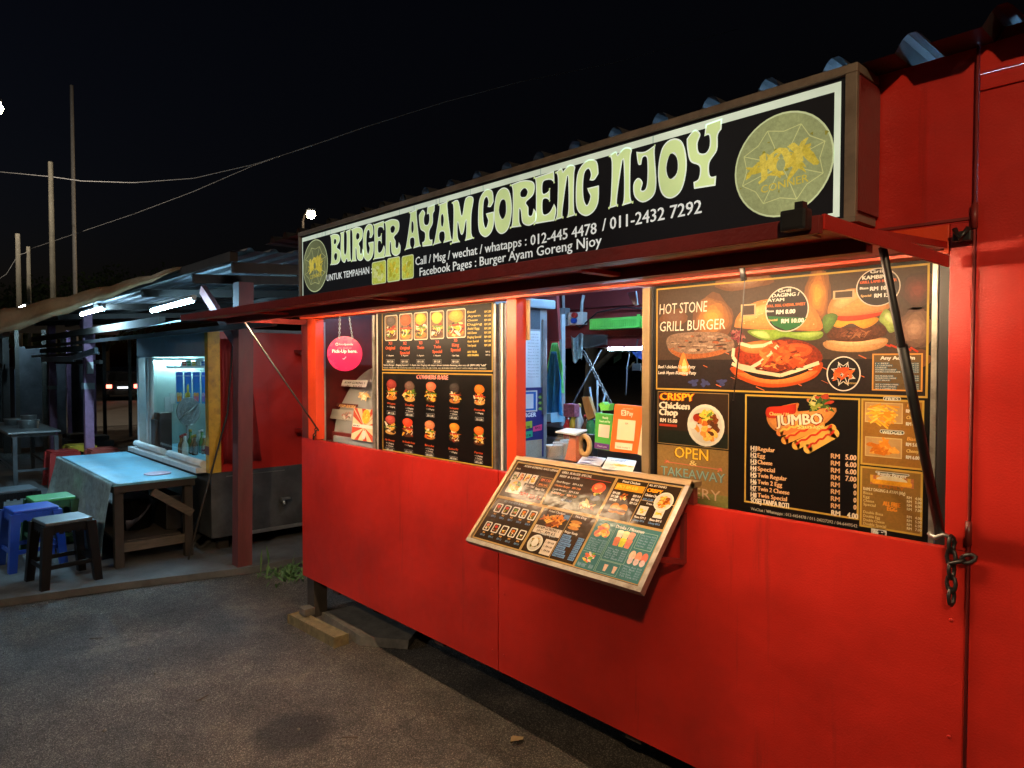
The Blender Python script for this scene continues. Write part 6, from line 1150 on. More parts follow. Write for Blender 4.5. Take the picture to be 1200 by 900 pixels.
for k in range(4):
    p0 = onx(206 + 9.9 * k, 436, -7.18); p1 = onx(206 + 9.9 * k + 8.9, 473, -7.18); w, h = p1.y - p0.y, p0.z - p1.z
    t = thing('drink_poster', 'blue drink strip poster in the kiosk window ' + ['with an orange glass, leftmost', 'with a tall yellow glass, second from left', 'with pink glasses, third from left', 'with purple cups, rightmost'][k], 'poster', (-7.18, p0.y, p1.z), 'blue drink posters in the kiosk window')
    MB().box(-7.186, -7.1815, p0.y, p1.y, p1.z, p0.z).build('sheet', M['p_white'], t); o = Sheet((-7.181, p0.y, p1.z), (0, 1, 0), (0, 0, 1), t, M['matte'])
    for j in range(6): o.rect(.002, .002 + (h - .004) / 6 * j, w - .002, .002 + (h - .004) / 6 * (j + 1), rgb(20 + 6 * j, 140 - 6 * j, 196 + 6 * j), .1)
    o.lay = 2
    for j in range(2): o.poly([(w * (.14 + .36 * j), .02), (w * (.40 + .36 * j), .02), (w * (.46 + .36 * j), .08), (w * (.08 + .36 * j), .08)], [rgb(236, 150, 50), rgb(236, 206, 60), rgb(226, 110, 130), rgb(150, 110, 190)][k], .4); o.ell(w * (.27 + .36 * j), .09, w * .2, .022, [rgb(230, 210, 150), rgb(240, 220, 90), rgb(236, 170, 90), rgb(206, 170, 206)][k], .4)
    if k == 1: o.poly([(w * .35, .08), (w * .6, .08), (w * .62, .18), (w * .5, .2), (w * .33, .17)], rgb(240, 210, 70), .4)
    o.text(['LIMAU', 'MANGO', 'LAICI', 'ANGGUR'][k], w * .12, h * .86, .014, rgb(226, 236, 240), width=w * .76, bold=.02); o.flush('poster_print')
FN = thing('table_fan', 'round grey wire fan standing inside the kiosk window', 'fan', (-7.1, .4, .752)); fc_ = onx(221, 482, -7.05); fr_ = .135
def fpt(r0, t_, x): return (x, fc_.y + r0 * math.cos(t_) * .8, fc_.z + r0 * math.sin(t_))
f_ = MB()
for r0 in (.05, .09, fr_): f_.tube([fpt(r0, k * .2618, -7.04) for k in range(24)], .0035, 5, closed=True)
for k in range(16): f_.tube([fpt(0, 0, -7.04), fpt(fr_, k * .3927, -7.04)], .002, 4)
f_.tube([fpt(fr_, .6, -7.035), fpt(fr_, 3.74, -7.035)], .008, 6)
f_.build('guard', M['steel'], FN); MB().lathe([(.001, 0), (.12, .001), (.12, .01), (.001, .011)], (0, 0, 0), 24)
fb = MB(); fb.prism([fpt(fr_ * .97, k * .2618, -7.06) for k in range(24)], (-.012, 0, 0)); fb.build('blades', M['p_grey'], FN); MB().tube([(-7.09, fc_.y, fc_.z - .05), (-7.09, fc_.y, .754)], .015, 8).build('stem', M['p_grey'], FN); MB().lathe([(.09, 0), (.09, .02), (.03, .035)], (-7.09, fc_.y, .7525), 18).build('foot', M['p_grey'], FN)
bcols = [('amber', (.25, .13, .03)), ('green', (.08, .22, .06)), ('pale', (.45, .50, .46)), ('brown', (.12, .06, .03))]
spots = ['at the back left', 'at the back centre', 'at the back right', 'in the middle row, left', 'in the middle row, centre', 'in the middle row, right', 'in the front row, left', 'in the front row, centre', 'in the front row, right']
for k in range(9):
    x = -6.92 + .09 * (k // 3); y = .13 + .085 * (k % 3) - .01 * (k // 3); h = .15 + .05 * ((k * 7) % 4) / 3; nm, bc = bcols[k % 4]
    bt_ = MB().lathe([(.026, 0), (.028, .01), (.028, h * .55), (.012, h * .75), (.012, h)], (x, y, .7525), 12).build('bottle', plastic('bottle_' + nm + str(k), bc, .15)); tag(bt_, '%s sauce bottle %s of the cluster in the drinks kiosk' % (nm, spots[k]), 'bottle', 'sauce bottles on the kiosk counter')
    MB().lathe([(.014, 0), (.014, .022)], (x, y, .7526 + h), 10).build('cap', M[['p_red', 'p_yellow', 'p_white'][k % 3]], bt_)
def xbox(px0, py0, px1, py1, X, d_, name, m_, label, cat, grp=None):
    a = onx(px0, py0, X); c = onx(px1, py1, X); return tag(MB().box(X - d_, X, a.y, c.y, max(c.z, .7525), a.z, bev=.005).build(name, m_), label, cat, grp)
xbox(187, 484, 202, 530, -7.25, .18, 'napkin_box', mat('dark_brown_box', (.05, .035, .04), .4), 'tall dark upright box inside the left of the kiosk window', 'box')
xbox(181, 492, 186.5, 530, -7.30, .12, 'cup_box', mat('dark_cup_box', (.07, .06, .06), .5), 'smaller dark box left of the tall dark box in the kiosk window', 'box')
xbox(193, 465, 203, 482, -7.824, .004, 'paper_notice', M['p_white'], 'white paper notice on the inner wall of the drinks kiosk, left one', 'notice', 'white papers in the drinks kiosk'); xbox(199, 461, 205, 473, -7.82, .003, 'paper_notice', M['p_white'], 'white paper notice on the inner wall of the drinks kiosk, right one', 'notice', 'white papers in the drinks kiosk')
# red tarp gathered at the front of the side wall
tp = MB().grid(26, 8, lambda u, v: (QX1 + .018 + .016 * math.sin(u * 26 + 1.5 * v) * (.4 + .6 * v), .09 + (.20 + .12 * v) * u, 1.80 - 1.02 * v), thick=.003).build('red_curtain', M['redcloth']); tag(tp, 'red tarpaulin curtain gathered beside the yellow corner post', 'curtain')
tag(MB().tube([(QX1 + .03, .18, 1.78), (QX1 + .05, .12, 1.2), (QX1 + .02, -.08, .45), (QX1 + .06, -.20, .06)], .008, 8).build('leaning_rod', M['darkwood']), 'thin dark rod leaning from the red curtain to the slab edge', 'rod')
# small red shelf on the far wall + kiosk side flap
qp('side_ledge', MB().box(QX1 + .001, QX1 + .10, .72, 1.3, 1.00, 1.03), 'red'); qp('side_awning', MB().prism([(QX1 + .001, .72, 1.70), (QX1 + .30, .72, 1.64), (QX1 + .30, 1.3, 1.64), (QX1 + .001, 1.3, 1.70)], (0, 0, .02)), 'darkred')

# ================================================================== MARKET CANOPY over the stalls
CN = thing('market_canopy', 'long corrugated market roof on purple and red posts over the drinks stall', 'canopy', (-9, .5, 0))
def cp(name, mb, m): return mb.build(name, M[m] if isinstance(m, str) else m, CN)
zr = lambda x, y: 2.315 + .06 * (y + .3) - .006 * (-5 - x)
mr = MB(); corrugated(mr, -.30, 3.4, -14.5, -4.46, zr, period=.16, amp=.022, ny=6, axis='y'); cp('roof_sheet', mr, 'darkzinc')
ln = MB(); corrugated(ln, -14.5, -5.48, -1.42, -.26, lambda x, y: 2.29 + (y + .30) * .44, period=.19, amp=.025, ny=3); cp('lean_to_sheet', ln, 'darkzinc')
vg = MB().grid(14, 4, lambda u, v: (-5.465 + .012 * math.sin(v * 9 + u * 2), -1.46 + 1.22 * u, (1.755 + .575 * u - .02 * math.sin(u * 3.1)) + (1 - v) * .0 + v * (.155 * (1 - u) ** .8 + .006) + .010 * math.sin(u * 30)), thick=.004); cp('verge_flap', vg, 'tan')
for y in (-.28, .55, 1.6, 2.8): cp('purlin', MB().bar((-14.4, y, zr(-14.4, y) - .035), (-4.5, y, zr(-4.5, y) - .035), .05, .06), 'darkwood')
for x in (-4.55, -5.3, -6.6, -8.4, -10.3, -12): cp('rafter', MB().bar((x, -.27, zr(x, -.27) - .10), (x, 3.3, zr(x, 3.3) - .10), .045, .065), 'darkwood')
cp('lean_to_beam', MB().bar((-14.4, -1.36, 1.80), (-5.5, -1.36, 1.80), .04, .05), 'black')
cp('red_post', MB().prism([(-5.365, 0.01, 0.0), (-5.255, 0.01, 0.0), (-5.255, .12, 0.0), (-5.365, .12, 0.0)], (.14, -.02, 2.2)), 'postred')
for x, y in ((-10.3, .05), (-13.4, .16)): cp('purple_post', MB().box(x - .05, x + .05, y - .05, y + .05, .05, zr(x, y) - .06, bev=.004), 'purple')
cp('brace', MB().bar((-5.31, .05, 1.75), (-6.05, .05, 2.22), .04, .08), 'postred'); cp('brace', MB().bar((-10.3, .1, 1.75), (-10.9, .1, 2.15), .04, .07), 'purple')
for z, y, m_, x0, x1, w in ((1.86, -.10, 'black', -14.0, -4.3, .03), (1.80, .02, 'darkwood', -13.4, -10.3, .05), (1.72, -.02, 'black', -14, -9.4, .025), (1.62, .20, 'darkwood', -14, -10.3, .04), (2.0, .0, 'wood', -14, -7.0, .06)): cp('cross_beam', MB().bar((x0, y, z), (x1, y, z), w, w * 1.3), m_)
cp('light_plank', MB().bar((-12.9, -.05, 1.66), (-10.55, -.05, 1.66), .03, .07), 'p_grey'); cp('light_plank', MB().bar((-10.2, -.12, 1.675), (-8.15, -.3, 1.735), .03, .06), 'p_grey')
sh_ = MB().grid(12, 4, lambda u, v: (-8.2 + 3.7 * u, -.20 + .16 * v, 1.875 + .06 * math.sin(u * 2.2) + .05 * v), thick=.008); cp('sagging_sheet', sh_, 'translucent')
cp('junction_tape', MB().box(-10.36, -10.24, -.012, .112, 1.27, 1.35), 'p_grey'); cp('socket', MB().box(-10.25, -10.19, .02, .09, 1.47, 1.62, bev=.006), 'p_white'); cp('tape_mark', MB().box(-13.46, -13.34, .10, .22, 1.18, 1.24), 'p_grey')
def pl(x0, y0, z0, x1, y1, z1): return (x0, y0, z0), (x1, y1, z1)
tube_lamp('tube_light', (-6.60, -.2, 2.053), (-5.50, -.2, 2.077), 'tubecool', 'bright cool tube light under the market roof nearest the red post', 'cool tubes of the stalls', below=.03)
tube_lamp('tube_light', tuple(on(14, 366, 1, -.15)), tuple(on(31, 358, 1, -.15)), 'tubefar', 'farthest cool tube light at the left end of the market roof', 'cool tubes of the stalls', below=.03)
tube_lamp('tube_light', (-9.35, -.2, 2.165), (-8.25, -.2, 2.175), 'tubefar', 'cool tube light further back under the market roof edge', 'cool tubes of the stalls', below=.03)

# ================================================================== table, cloth, stools
T = thing('trestle_table', 'rough timber table with a pale blue top in front of the drinks kiosk', 'table', (-6.8, -.4, .054))
TX0, TX1, TY0, TY1, TZ = -7.9, -5.80, -.70, -.10, .70
MB().box(TX0, TX1, TY0, TY1, TZ - .018, TZ, bev=.003).build('table_top', M['tabletop'], T)
MB().box(TX0 + .02, TX1 - .01, TY1 - .05, TY1 - .01, TZ - .075, TZ - .0185).box(TX0 + .02, TX1 - .01, TY0 + .01, TY0 + .05, TZ - .075, TZ - .0185).box(TX1 - .05, TX1 - .0105, TY0 + .0505, TY1 - .0505, TZ - .07, TZ - .0185).build('apron_frame', M['darkwood'], T)
for x in (TX0 + .08, TX1 - .10):
    for y in (TY0 + .02, TY1 - .08): MB().box(x, x + .06, y, y + .06, .055, TZ - .0755).build('leg', M['darkwood'], T)
MB().bar((TX1 - .07, TY0 + .04, .20), (TX1 - .07, TY1 - .04, .20), .03, .07).build('stretcher', M['wood'], T); MB().bar((TX1 - .03, TY0 + .28, TZ - .09), (TX1 - .03, TY1 - .03, TZ - .30), .03, .06).build('brace', M['wood'], T); MB().box(TX0 + .1, TX1 - .12, TY0 + .06, TY1 - .09, .22, .24).build('lower_shelf', M['under'], T)
def drape(u, v):
    x = TX0 - .01 + (TX1 - TX0 + .012) * u
    if v < .08: return (x, TY0 + .03 * (1 - v / .08) - .004, TZ + .004)
    w = (v - .08) / .92; L = .46 + .10 * u + .03 * math.sin(11 * u)
    return (x + .015 * w * math.sin(u * 5), TY0 - .006 - w * .07 - .030 * w * math.sin(u * 34 + 1.2 * w) - .02 * w * math.sin(u * 77), TZ + .003 - L * w)
cl = MB().grid(150, 24, drape, thick=.002).build('tablecloth', M['cloth']); tag(cl, 'grey green oilcloth draped over the long side of the trestle table', 'tablecloth')
tag(MB().lathe([(.10, 0), (.105, .004), (.09, .008), (.04, .010)], (-6.12, -.30, TZ + .001), 20).build('tray_cover', mat('pinkish_plate', (.45, .30, .38), .35)), 'thin pinkish plate lying on the blue table top', 'plate')
bg = MB().grid(12, 12, lambda u, v: (-6.15 - .35 * u + .03 * math.sin(9 * v), -.42 + .18 * math.sin(3 * u + 4 * v) * .5, .58 - .28 * v - .05 * math.sin(7 * u)), thick=.003).build('plastic_bag', mat('greyish_bag', (.28, .26, .34), .5, var=.5, scale=7)); tag(bg, 'crumpled grey plastic bag hanging under the trestle table', 'bag')
tag(MB().box(-6.9, -6.05, -.26, -.14, .2405, .52, bev=.01).build('storage_crate', M['black']), 'black storage crate on the shelf under the trestle table', 'crate')
tag(MB().lathe([(.12, 0), (.14, .22), (.15, .24)], (-6.35, -.42, .2405), 16).build('bucket', M['p_black']), 'black bucket on the shelf under the trestle table', 'bucket')

def stool(loc, rz, m_, label, grp, h=.45, s=1.0, z0=.054):
    t = thing('stool', label, 'stool', (loc[0], loc[1], z0), grp); w = .147 * s; b = .166 * s
    def rot(x, y): c_, s_ = math.cos(rz), math.sin(rz); return (loc[0] + x * c_ - y * s_, loc[1] + x * s_ + y * c_)
    mm = MB()
    R3 = Matrix.Rotation(rz, 3, 'Z'); cen = Vector((loc[0], loc[1], z0 + h))
    mm.box(loc[0] - w, loc[0] + w, loc[1] - w, loc[1] + w, z0 + h - .022, z0 + h, bev=.009, rot=R3, org=cen)
    mm.build('seat', m_[0], t)
    ap_ = MB(); n_ = 11
    for sd in range(4):
        a0 = rz + sd * math.pi / 2
        for k in range(n_):
            if True:
                x = -w * .93 + (2 * w * .93) * (k + .5) / n_; Rz = Matrix.Rotation(a0, 3, 'Z'); c_ = Vector((loc[0], loc[1], 0)); dpt = .052 + (.012 if k % 2 else 0)
                p0 = c_ + Rz @ Vector((x, -w * .985, z0 + h - .0225)); ap_.bar(p0, p0 - Vector((0, 0, dpt)), .008, 2 * w * .93 / n_ * .98, up=Rz @ Vector((1, 0, 0)))
    ap_.build('skirt', m_[1], t)
    for sx in (-1, 1):
        for sy in (-1, 1):
            a_ = rot(sx * w * .90, sy * w * .90); c_ = rot(sx * b, sy * b)
            lg = MB(); Rz = Matrix.Rotation(rz, 3, 'Z')
            top = [Vector((a_[0], a_[1], z0 + h - .0225)) + Rz @ Vector((dx * .031, dy * .031, 0)) for dx, dy in ((-1, -1), (1, -1), (1, 1), (-1, 1))]
            bot = [Vector((c_[0], c_[1], z0)) + Rz @ Vector((dx * .025, dy * .025, 0)) for dx, dy in ((-1, -1), (1, -1), (1, 1), (-1, 1))]
            va = [lg.bm.verts.new(p) for p in top]; vb = [lg.bm.verts.new(p) for p in bot]; lg.bm.faces.new(va); lg.bm.faces.new(vb[::-1])
            for k in range(4): lg.bm.faces.new((va[k], vb[k], vb[(k + 1) % 4], va[(k + 1) % 4]))
            lg.build('leg', m_[1], t)
    st = MB(); q_ = w + (b - w) * .68
    for sd in range(4):
        cs = [(-q_, -q_), (q_, -q_), (q_, q_), (-q_, q_)]; p0 = rot(*cs[sd]); p1 = rot(*cs[(sd + 1) % 4]); st.bar((p0[0], p0[1], z0 + h * .32), (p1[0], p1[1], z0 + h * .32), .012, .03)
    st.build('stretcher', m_[1], t); return t
GR = 'plastic stools around the trestle table'
pk_, pb_, pg_, pr_, pt_, py_ = M['p_black'], M['p_blue'], M['p_green'], M['p_red'], M['p_rust'], M['p_yellow']
stool((-5.80, -1.02), .12, (M['p_greentop'], pk_), 'black plastic stool with a greyish seat nearest the camera', GR)
stool((-6.42, -1.12), .10, (pb_, pb_), 'blue plastic stool behind the near black stool', GR)
stool((-6.80, -.93), .05, (pg_, mat('dark_green_plastic', (.02, .09, .04), .4)), 'green plastic stool between the blue stool and the draped cloth', GR)
stool((-7.45, -1.10), .08, (M['p_greentop'], pk_), 'dark stool at the left edge of the picture behind the blue stool', GR)
stool((-10.36, -.24), .05, (pr_, pr_), 'red plastic stool beyond the far end of the trestle table', GR)
stool((-10.15, .16), .05, (pt_, pt_), 'brick red stool at the foot of the nearest purple post', GR, h=.46)
stool((-10.62, .0), .05, (py_, py_), 'yellow stool half hidden between the two red stools', GR, h=.48)
# steel work table far left
MTb = thing('steel_table', 'bare steel frame work table with pots at the left edge', 'work table', (-11, -.5, .054))
MB().box(-12.3, -10.35, -.80, -.25, .735, .755, bev=.003).build('table_top', M['steel'], MTb); MB().box(-12.25, -10.4, -.76, -.30, .69, .7345).build('apron_frame', M['sheetmetal'], MTb)
for x in (-12.2, -10.42):
    for y in (-.75, -.32): MB().box(x, x + .045, y, y + .045, .055, .6895).build('leg', M['sheetmetal'], MTb)
for y in (-.74, -.31): MB().box(-12.15, -10.43, y, y + .03, .26, .29).build('rail', M['sheetmetal'], MTb)
MB().box(-10.41, -10.38, -.70, -.325, .262, .288).build('rail', M['sheetmetal'], MTb)
for k, (x, y, r_, h_) in enumerate(((-11.0, -.5, .12, .10), (-11.35, -.45, .09, .14), (-11.7, -.55, .14, .08))): tag(MB().lathe([(r_ * .9, 0), (r_, h_), (r_ * 1.05, h_ + .005)], (x, y, .756), 18).build('cooking_pot', M['steel']), ['wide steel pot nearest on the steel work table', 'tall narrow steel pot in the middle of the steel work table', 'flat steel pan farthest on the steel work table'][k], 'pot', 'pots on the steel work table')
# dark open stalls behind: rail fence and frames
for k, (x0, y0, x1, y1) in enumerate(((-13.2, 1.6, -16.6, 2.6), (-16.8, 2.6, -18.2, 4.4))):
    t = thing('rail_fence', ['dark timber rail fence beside the road, nearer length', 'dark timber rail fence beside the road, far length'][k], 'fence', (x0, y0, 0), 'rail fences by the road')
    for z in (.45, .85): MB().bar((x0, y0, z), (x1, y1, z), .04, .06).build('rail', M['darkwood'], t)
    n_ = 5
    for j in range(n_): x = x0 + (x1 - x0) * j / (n_ - 1); y = y0 + (y1 - y0) * j / (n_ - 1); MB().box(x - .03, x + .03, y - .03, y + .03, 0.0, 1.0).build('post', M['darkwood'], t)
BS = thing('closed_stall', 'dark closed timber stall frame with sheets behind the steel table', 'stall', (-17, 0, 0))
for x in (-15.2, -16.2, -17.4, -18.6): MB().box(x - .05, x + .05, -.3, -.2, .0, 2.3).build('post', M['darkwood'], BS)
MB().bar((-15.0, -.25, 1.55), (-19, -.25, 1.55), .06, .08).build('beam', M['darkwood'], BS); MB().box(-20.0, -14.9, -.16, -.13, .1, 1.5).build('panel', mat('grey_blue_sheet', (.10, .11, .14), .7, var=.4), BS); MB().box(-17.35, -16.25, -.20, -.17, .7, 1.5).build('hanging_sheet', mat('dull_grey_sheet', (.16, .16, .17), .8, var=.5, scale=3), BS)
MB().box(-15.0, -14.96, -.12, .25, .1, 1.9).box(-15.0, -14.96, .32, .62, .3, 1.75).box(-15.0, -14.96, .70, 1.05, .1, 1.9).build('panel', mat('dull_brown_sheet', (.09, .085, .09), .7, var=.5, scale=3), BS)
for y in (-.12, .28, .66, 1.06): MB().box(-14.95, -14.88, y - .03, y + .03, 0, 2.2).build('post', M['purple'] if y > .6 else M['wood'], BS)
MB().bar((-19.5, 1.2, 2.32), (-14.6, .2, 2.36), 2.6, .03).build('roof', M['zinc'], BS)
tag(MB().grid(6, 8, lambda u, v: (-15.9 - .35 * u, -.34 + .03 * math.sin(9 * u), 1.5 - .75 * v)).build('hanging_shirt', mat('pink_white_cloth', (.55, .38, .38), .8, var=.5, scale=8)), 'pale pinkish cloth hanging on the dark stall frame', 'cloth')
for k, (x, y, h_) in enumerate(((-13.6, .55, .34), (-13.9, .9, .26))): tag(MB().box(x - .25, x + .25, y - .2, y + .2, .055, h_, bev=.02).box(x - .2, x + .15, y - .15, y + .15, h_ + .001, h_ + .08, bev=.03).build('crate', M['darkwood']), ['low dark crate behind the purple posts, nearer one', 'low dark crate behind the purple posts, farther one'][k], 'crate', 'crates under the canopy')
# thin posts and a hand rail behind the purple posts
for k, (px, d) in enumerate(((52, 13.2), (74, 13.6), (88, 14.2), (122, 14.6), (152, 15.2))):
    p = CAM + (F0 + CR * ((px - 600) / FPX)) * d; tag(MB().box(p.x - .03, p.x + .03, p.y - .03, p.y + .03, .0, 2.15).build('thin_post', M[['purple', 'wood', 'p_grey', 'darkwood', 'wood'][k]]), 'thin post under the far roof end, ' + ['farthest left', 'just left of the middle', 'just left of the nearer purple post', 'in front of the parked car', 'beside the drinks kiosk frame'][k], 'post', 'thin posts under the far roof')
# road car
CAR = thing('parked_car', 'dark hatchback with red tail lamps on the road beyond the fence', 'car', (-33.2, 5.9, 0))
def car(t, cx, cy, rz):
    Tm = Matrix.Translation((cx, cy, 0)) @ Matrix.Rotation(rz, 4, 'Z') @ Matrix.Diagonal((.84, .9, .88, 1))
    def fin(mb, name, m_):
        bmesh.ops.transform(mb.bm, matrix=Tm, verts=mb.bm.verts[:]); return mb.build(name, m_, t)
    prof = [(0, .30), (0, .78), (.12, .95), (.35, 1.38), (.7, 1.45), (1.9, 1.42), (2.6, .98), (3.5, .88), (3.75, .65), (3.75, .28)]
    fin(MB().prism([(-.78, y, z) for y, z in prof], (1.56, 0, 0)), 'body', M['carpaint']); fin(MB().prism([(-.66, .13, .98), (.66, .13, .98), (.58, .33, 1.34), (-.58, .33, 1.34)], (0, -.02, .01)), 'rear_window', M['darkglass'])
    for s_ in (-1, 1):
        fin(MB().box(s_ * .62 - .13, s_ * .62 + .13, -.03, .02, .62, .80, bev=.01), 'tail_lamp', M['tail'])
        for y in (.65, 3.05): fin(MB().tube([(s_ * .80, y, .29), (s_ * .62, y, .29)], .29, 18), 'wheel', M['rubber'])
    fin(MB().box(-.25, .25, -.035, -.005, .60, .70), 'number_plate', M['plate']); fin(MB().box(-.76, .76, -.06, -.001, .34, .50, bev=.02), 'bumper', M['black'])
car(CAR, -33.2, 5.9, math.radians(77))
# ================================================================== odds and ends on the ground
bk_ = MB().bar((-4.05, -.10, .026), (-3.52, -.075, .028), .085, .05, bev=.008); tag(bk_.build('kerb_block', M['block']), 'mossy yellow kerbstone lying at the kiosk corner', 'kerbstone')
tag(MB().box(-4.02, -3.94, -.09, -.02, .0535, .10, bev=.01).build('brick', M['stone']), 'small dark brick standing on the yellow kerbstone', 'brick')
tag(MB().prism([(-3.95, .02, .004), (-3.45, .0, .004), (-3.22, .17, .004), (-3.4, .40, .004), (-3.9, .42, .004)], (0, .01, .05)).build('broken_slab', M['stone']), 'broken flat grey slab under the red kiosk edge', 'slab')
wd = MB()
for k in range(260):
    a = rnd.uniform(0, 6.28); r0 = abs(rnd.gauss(0, .13)); x = -5.0 + r0 * math.cos(a) * 1.5; y = .30 + r0 * math.sin(a); h_ = rnd.uniform(.015, .05) if k % 40 else rnd.uniform(.10, .20)
    dx, dy = rnd.uniform(-.03, .03), rnd.uniform(-.03, .03); w = rnd.uniform(.006, .013); an = rnd.uniform(0, 3.14)
    p = [(x - w * math.cos(an) * .3, y - w * math.sin(an) * .3, .0), (x + w * math.cos(an) * .3, y + w * math.sin(an) * .3, .0), (x + dx + w * math.cos(an), y + dy + w * math.sin(an), h_ * .6), (x + dx * 2, y + dy * 2, h_), (x + dx - w * math.cos(an), y + dy - w * math.sin(an), h_ * .55)]
    wd.bm.faces.new([wd.bm.verts.new(v) for v in p])
tag(wd.build('weed_clump', M['weed'], fix=False), 'green weed clump growing beside the foot of the red post', 'weeds', kind='stuff')
for k in range(5):
    x, y = [(-3.52, -.2), (-4.6, -1.1), (-3.4, -.9), (-4.9, -.4), (-2.6, -.5)][k]; tag(MB().bar((x, y, .004), (x + .07 * math.cos(k), y + .07 * math.sin(k), .004), .006, .004).build('litter_stick', M['wood']), 'small pale stick on the asphalt', 'litter', 'litter on the asphalt')

# ================================================================== poles, wires, street lamps, trees
def pole(px, ytop, dist, r, m_, label, base=0.0, lean=0.0):
    p = CAM + (F0 + CR * ((px - 600) / FPX)) * dist; z = CAM.z + (426 - ytop) / FPX * dist
    t = MB().tube([(p.x, p.y, 0), (p.x + lean, p.y, z * .5), (p.x + lean * 2, p.y, z)], [r * .95, r * .85, r * .72], 10).build('utility_pole', m_); tag(t, label, 'pole', 'poles behind the market roof'); return Vector((p.x, p.y, z))
pA = pole(64, 192, 20, .085, M['polewood'], 'thick timber utility pole carrying the wires'); pB = pole(90, 104, 24, .075, M['polepale'], 'tallest slim pale pole right of the timber pole'); pC = pole(24, 275, 18, .07, M['polewood'], 'short timber pole at far left, the taller of two'); pD = pole(36, 290, 18.6, .06, M['polewood'], 'short timber pole at far left, the lower of two')
def cable(pts, label, r=.012):
    P_ = [CAM + (F0 + CR * ((x - 600) / FPX)) * d + Vector((0, 0, (426 - y) / FPX * d)) for x, y, d in pts]
    q_ = []
    for i in range(len(P_) - 1):
        for k in range(6): t = k / 6; q_.append(P_[i].lerp(P_[i + 1], t))
    q_.append(P_[-1]); o = MB().tube(q_, r, 5).build('overhead_cable', M['wire']); tag(o, label, 'cable', 'cables over the market')
cable([(-60, 199, 21), (0, 203, 20.5), (64, 209, 20), (100, 214, 20), (160, 216, 20), (230, 211, 20.5), (300, 195, 21), (360, 176, 21.5), (430, 152, 22), (520, 124, 23), (610, 100, 24), (720, 78, 26), (860, 40, 30)], 'upper grey cable sagging from the timber pole to the right')
cable([(40, 292, 22), (100, 272, 22), (160, 252, 22), (230, 226, 22), (300, 196, 22), (370, 172, 22)], 'lower thin cable rising to the right above the market roof', .008)
cable([(-20, 340, 18), (10, 322, 18.2), (24, 300, 18.3), (36, 296, 18.6)], 'short thin cable at the two short timber poles', .008)
def street_lamp(x, y, z, label, power, aim=(1, 0), size=.16, col=(1.0, .66, .36), spot=None):
    t = thing('street_lamp', label, 'street lamp', (x, y, 0), 'street lamps around the market'); ax, ay = aim
    MB().tube([(x - ax * 1.2, y - ay * 1.2, 0), (x - ax * 1.2, y - ay * 1.2, z - .1), (x - ax * .9, y - ay * .9, z + .12), (x - ax * .2, y - ay * .2, z + .14)], [.07, .05, .035, .03], 10).build('pole', M['black'], t)
    MB().box(x - .16, x + .16, y - .12, y + .12, z + size * .62 - .05, z + size * .62 + .05, bev=.03).build('lamp_head', M['p_grey'], t)
    MB().lathe([(size * .1, -size), (size * .7, -size * .7), (size, 0), (size * .7, size * .6)], (x, y, z - .05), 16).build('lamp_glass', M['lamp'], t)
    l = bpy.data.lights.new('street_light', 'SPOT' if spot else 'POINT'); l.energy = power; l.color = col; l.shadow_soft_size = .06; o = bpy.data.objects.new('street_light', l); COL.objects.link(o); o.location = (x, y, z - size * 1.1 - .1)
    if spot: l.spot_size = math.radians(spot[3]); l.spot_blend = 1.0; o.rotation_euler = (Vector(spot[:3]) - Vector((x, y, z))).to_track_quat('-Z', 'Y').to_euler()
    adopt(o, t)
def lamp_at(px, py, d): p = CAM + (F0 + CR * ((px - 600) / FPX)) * d; return p.x, p.y, CAM.z + (426 - py) / FPX * d
street_lamp(*lamp_at(1, 127, 17), 'bright street lamp at the upper left edge of the picture', W_STREET * .7, (.677, .736), .17, (1.0, .86, .68))
street_lamp(*lamp_at(366, 251, 27), 'street lamp glowing just above the left end of the signboard', W_STREET * .6, (.98, -.2), .17)
street_lamp(2.4, -5.1, 4.8, 'street lamp standing behind the camera', W_STREET * .85, (1, -.2), spot=(-1.0, 0, 1.0, 74))
street_lamp(-7.0, -8.5, 6.0, 'cool white street lamp out of view to the left of the camera', 650, (-.5, -.8), .12, (.70, .86, 1.0), (-6.0, -.6, .2, 66))
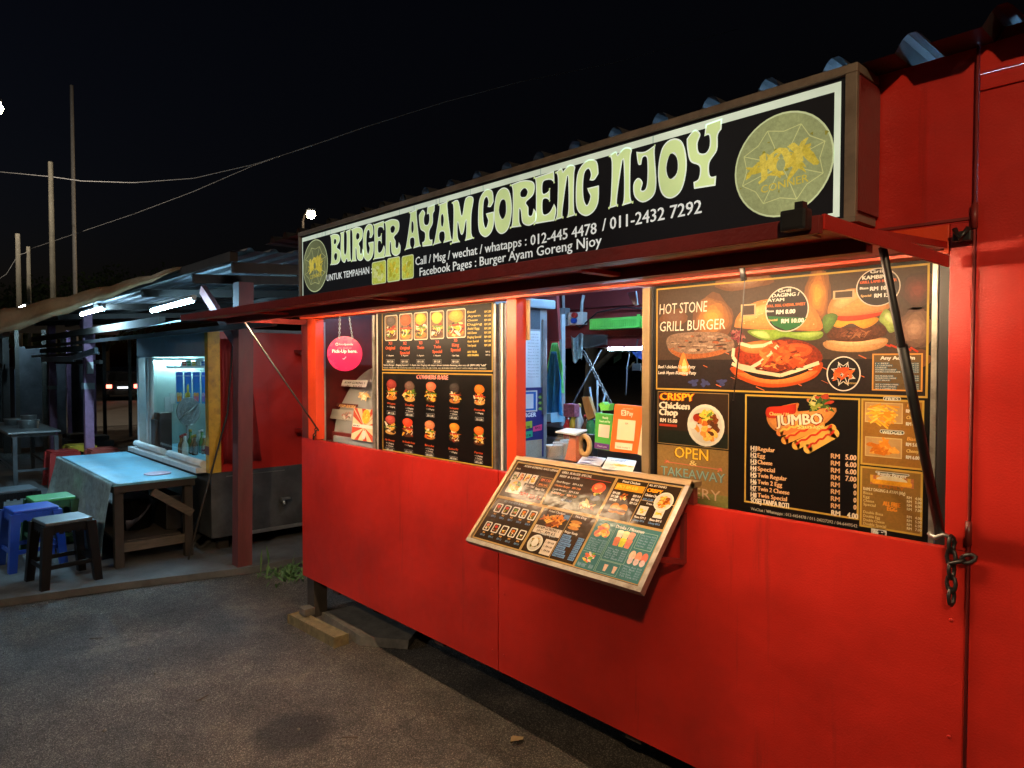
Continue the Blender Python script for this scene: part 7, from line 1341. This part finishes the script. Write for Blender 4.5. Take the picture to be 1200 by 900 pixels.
def tree(px, d, h_, rr, label, n_=1400):
    p = CAM + (F0 + CR * ((px - 600) / FPX)) * d; t = thing('tree', label, 'tree', (p.x, p.y, 0), 'dark trees behind the market')
    tk = MB().tube([(p.x, p.y, 0), (p.x + .1, p.y, h_ * .3), (p.x, p.y + .1, h_ * .6)], [.22, .16, .08], 8)
    for k in range(5): a = k * 1.3; tk.tube([(p.x + .05, p.y, h_ * (.35 + .05 * k)), (p.x + rr * .6 * math.cos(a), p.y + rr * .6 * math.sin(a), h_ * (.6 + .06 * k))], [.08, .03], 6)
    tk.build('trunk', M['bark'], t)
    cr = MB(); cl_ = [(rnd.gauss(0, .5) * rr, rnd.gauss(0, .5) * rr, h_ * rnd.uniform(.45, .95), rnd.uniform(.25, .5) * rr) for _ in range(12)]
    for k in range(n_):
        cx, cy, cz, cr_ = rnd.choice(cl_); v = Vector((rnd.gauss(0, 1), rnd.gauss(0, 1), rnd.gauss(0, .8))).normalized() * cr_ * rnd.uniform(.5, 1.0); c_ = Vector((p.x + cx, p.y + cy, cz)) + v; s_ = rnd.uniform(.08, .20); a_ = Vector((rnd.gauss(0, 1), rnd.gauss(0, 1), rnd.gauss(0, 1))).normalized(); b_ = a_.orthogonal().normalized()
        cr.bm.faces.new([cr.bm.verts.new(c_ + a_ * s_), cr.bm.verts.new(c_ + b_ * s_ * .5), cr.bm.verts.new(c_ - a_ * s_), cr.bm.verts.new(c_ - b_ * s_ * .5)])
    cr.build('crown', M['leaf'], t, fix=False)
for px, d, h_, rr, lb_ in ((20, 40, 6, 3.2, 'dark tree beyond the road at the far left'), (75, 46, 7, 3.5, 'broad dark tree beyond the road between the purple posts'), (125, 42, 6.5, 3.2, 'dark tree beyond the car on the road'), (165, 48, 8, 3.6, 'tall dark tree hidden partly by the drinks kiosk'), (690, 14, 4, 2.4, 'dark tree outside the back window of the burger kiosk')): tree(px, d, h_, rr, lb_)

# loose grit and leaf bits swept along the kiosk and the slab edge
gv = MB()
for k in range(900):
    t_ = rnd.random()
    if k < 420: x, y = -4.9 + 4.6 * t_, -.10 - abs(rnd.gauss(0, .22))
    elif k < 620: x, y = -5.25 - .35 * t_ + .12 * abs(rnd.gauss(0, 1)), -.1 - 1.4 * t_
    else: x, y = -5.6 + 5.0 * t_, -.2 - 2.2 * rnd.random() ** 1.3
    s_ = rnd.uniform(.002, .0055) * (1.8 if rnd.random() < .06 else 1); m_ = bmesh.ops.create_icosphere(gv.bm, subdivisions=1, radius=s_)['verts']
    sx, sy, sz = rnd.uniform(.7, 1.4), rnd.uniform(.7, 1.4), rnd.uniform(.5, .9)
    for v in m_: v.co = Vector((x + v.co.x * sx, y + v.co.y * sy, s_ * .4 + v.co.z * sz))
tag(gv.build('loose_grit', mat('grit', (.13, .125, .115), .9, var=.6, scale=40)), 'loose grit scattered along the kiosk and slab edge', 'grit', kind='stuff')
for k, (x, y) in enumerate(((-2.12, -.02),)):
    o = MB().grid(4, 4, lambda u, v: (x + .05 * (u - .5) * (1 - abs(2 * v - 1) ** 2) * 1.0, y + .075 * (v - .5), .006 + .012 * abs(u - .5) + .006 * math.sin(5 * v))).build('dry_leaf', mat('dry_leaf', (.28, .20, .10), .8)); tag(o, 'curled dry leaf on the asphalt ' + ['right under the kiosk edge', 'in front of the yellow kerbstone', 'near the red post', 'in front of the kiosk seam'][k], 'leaf', 'dry leaves on the asphalt')
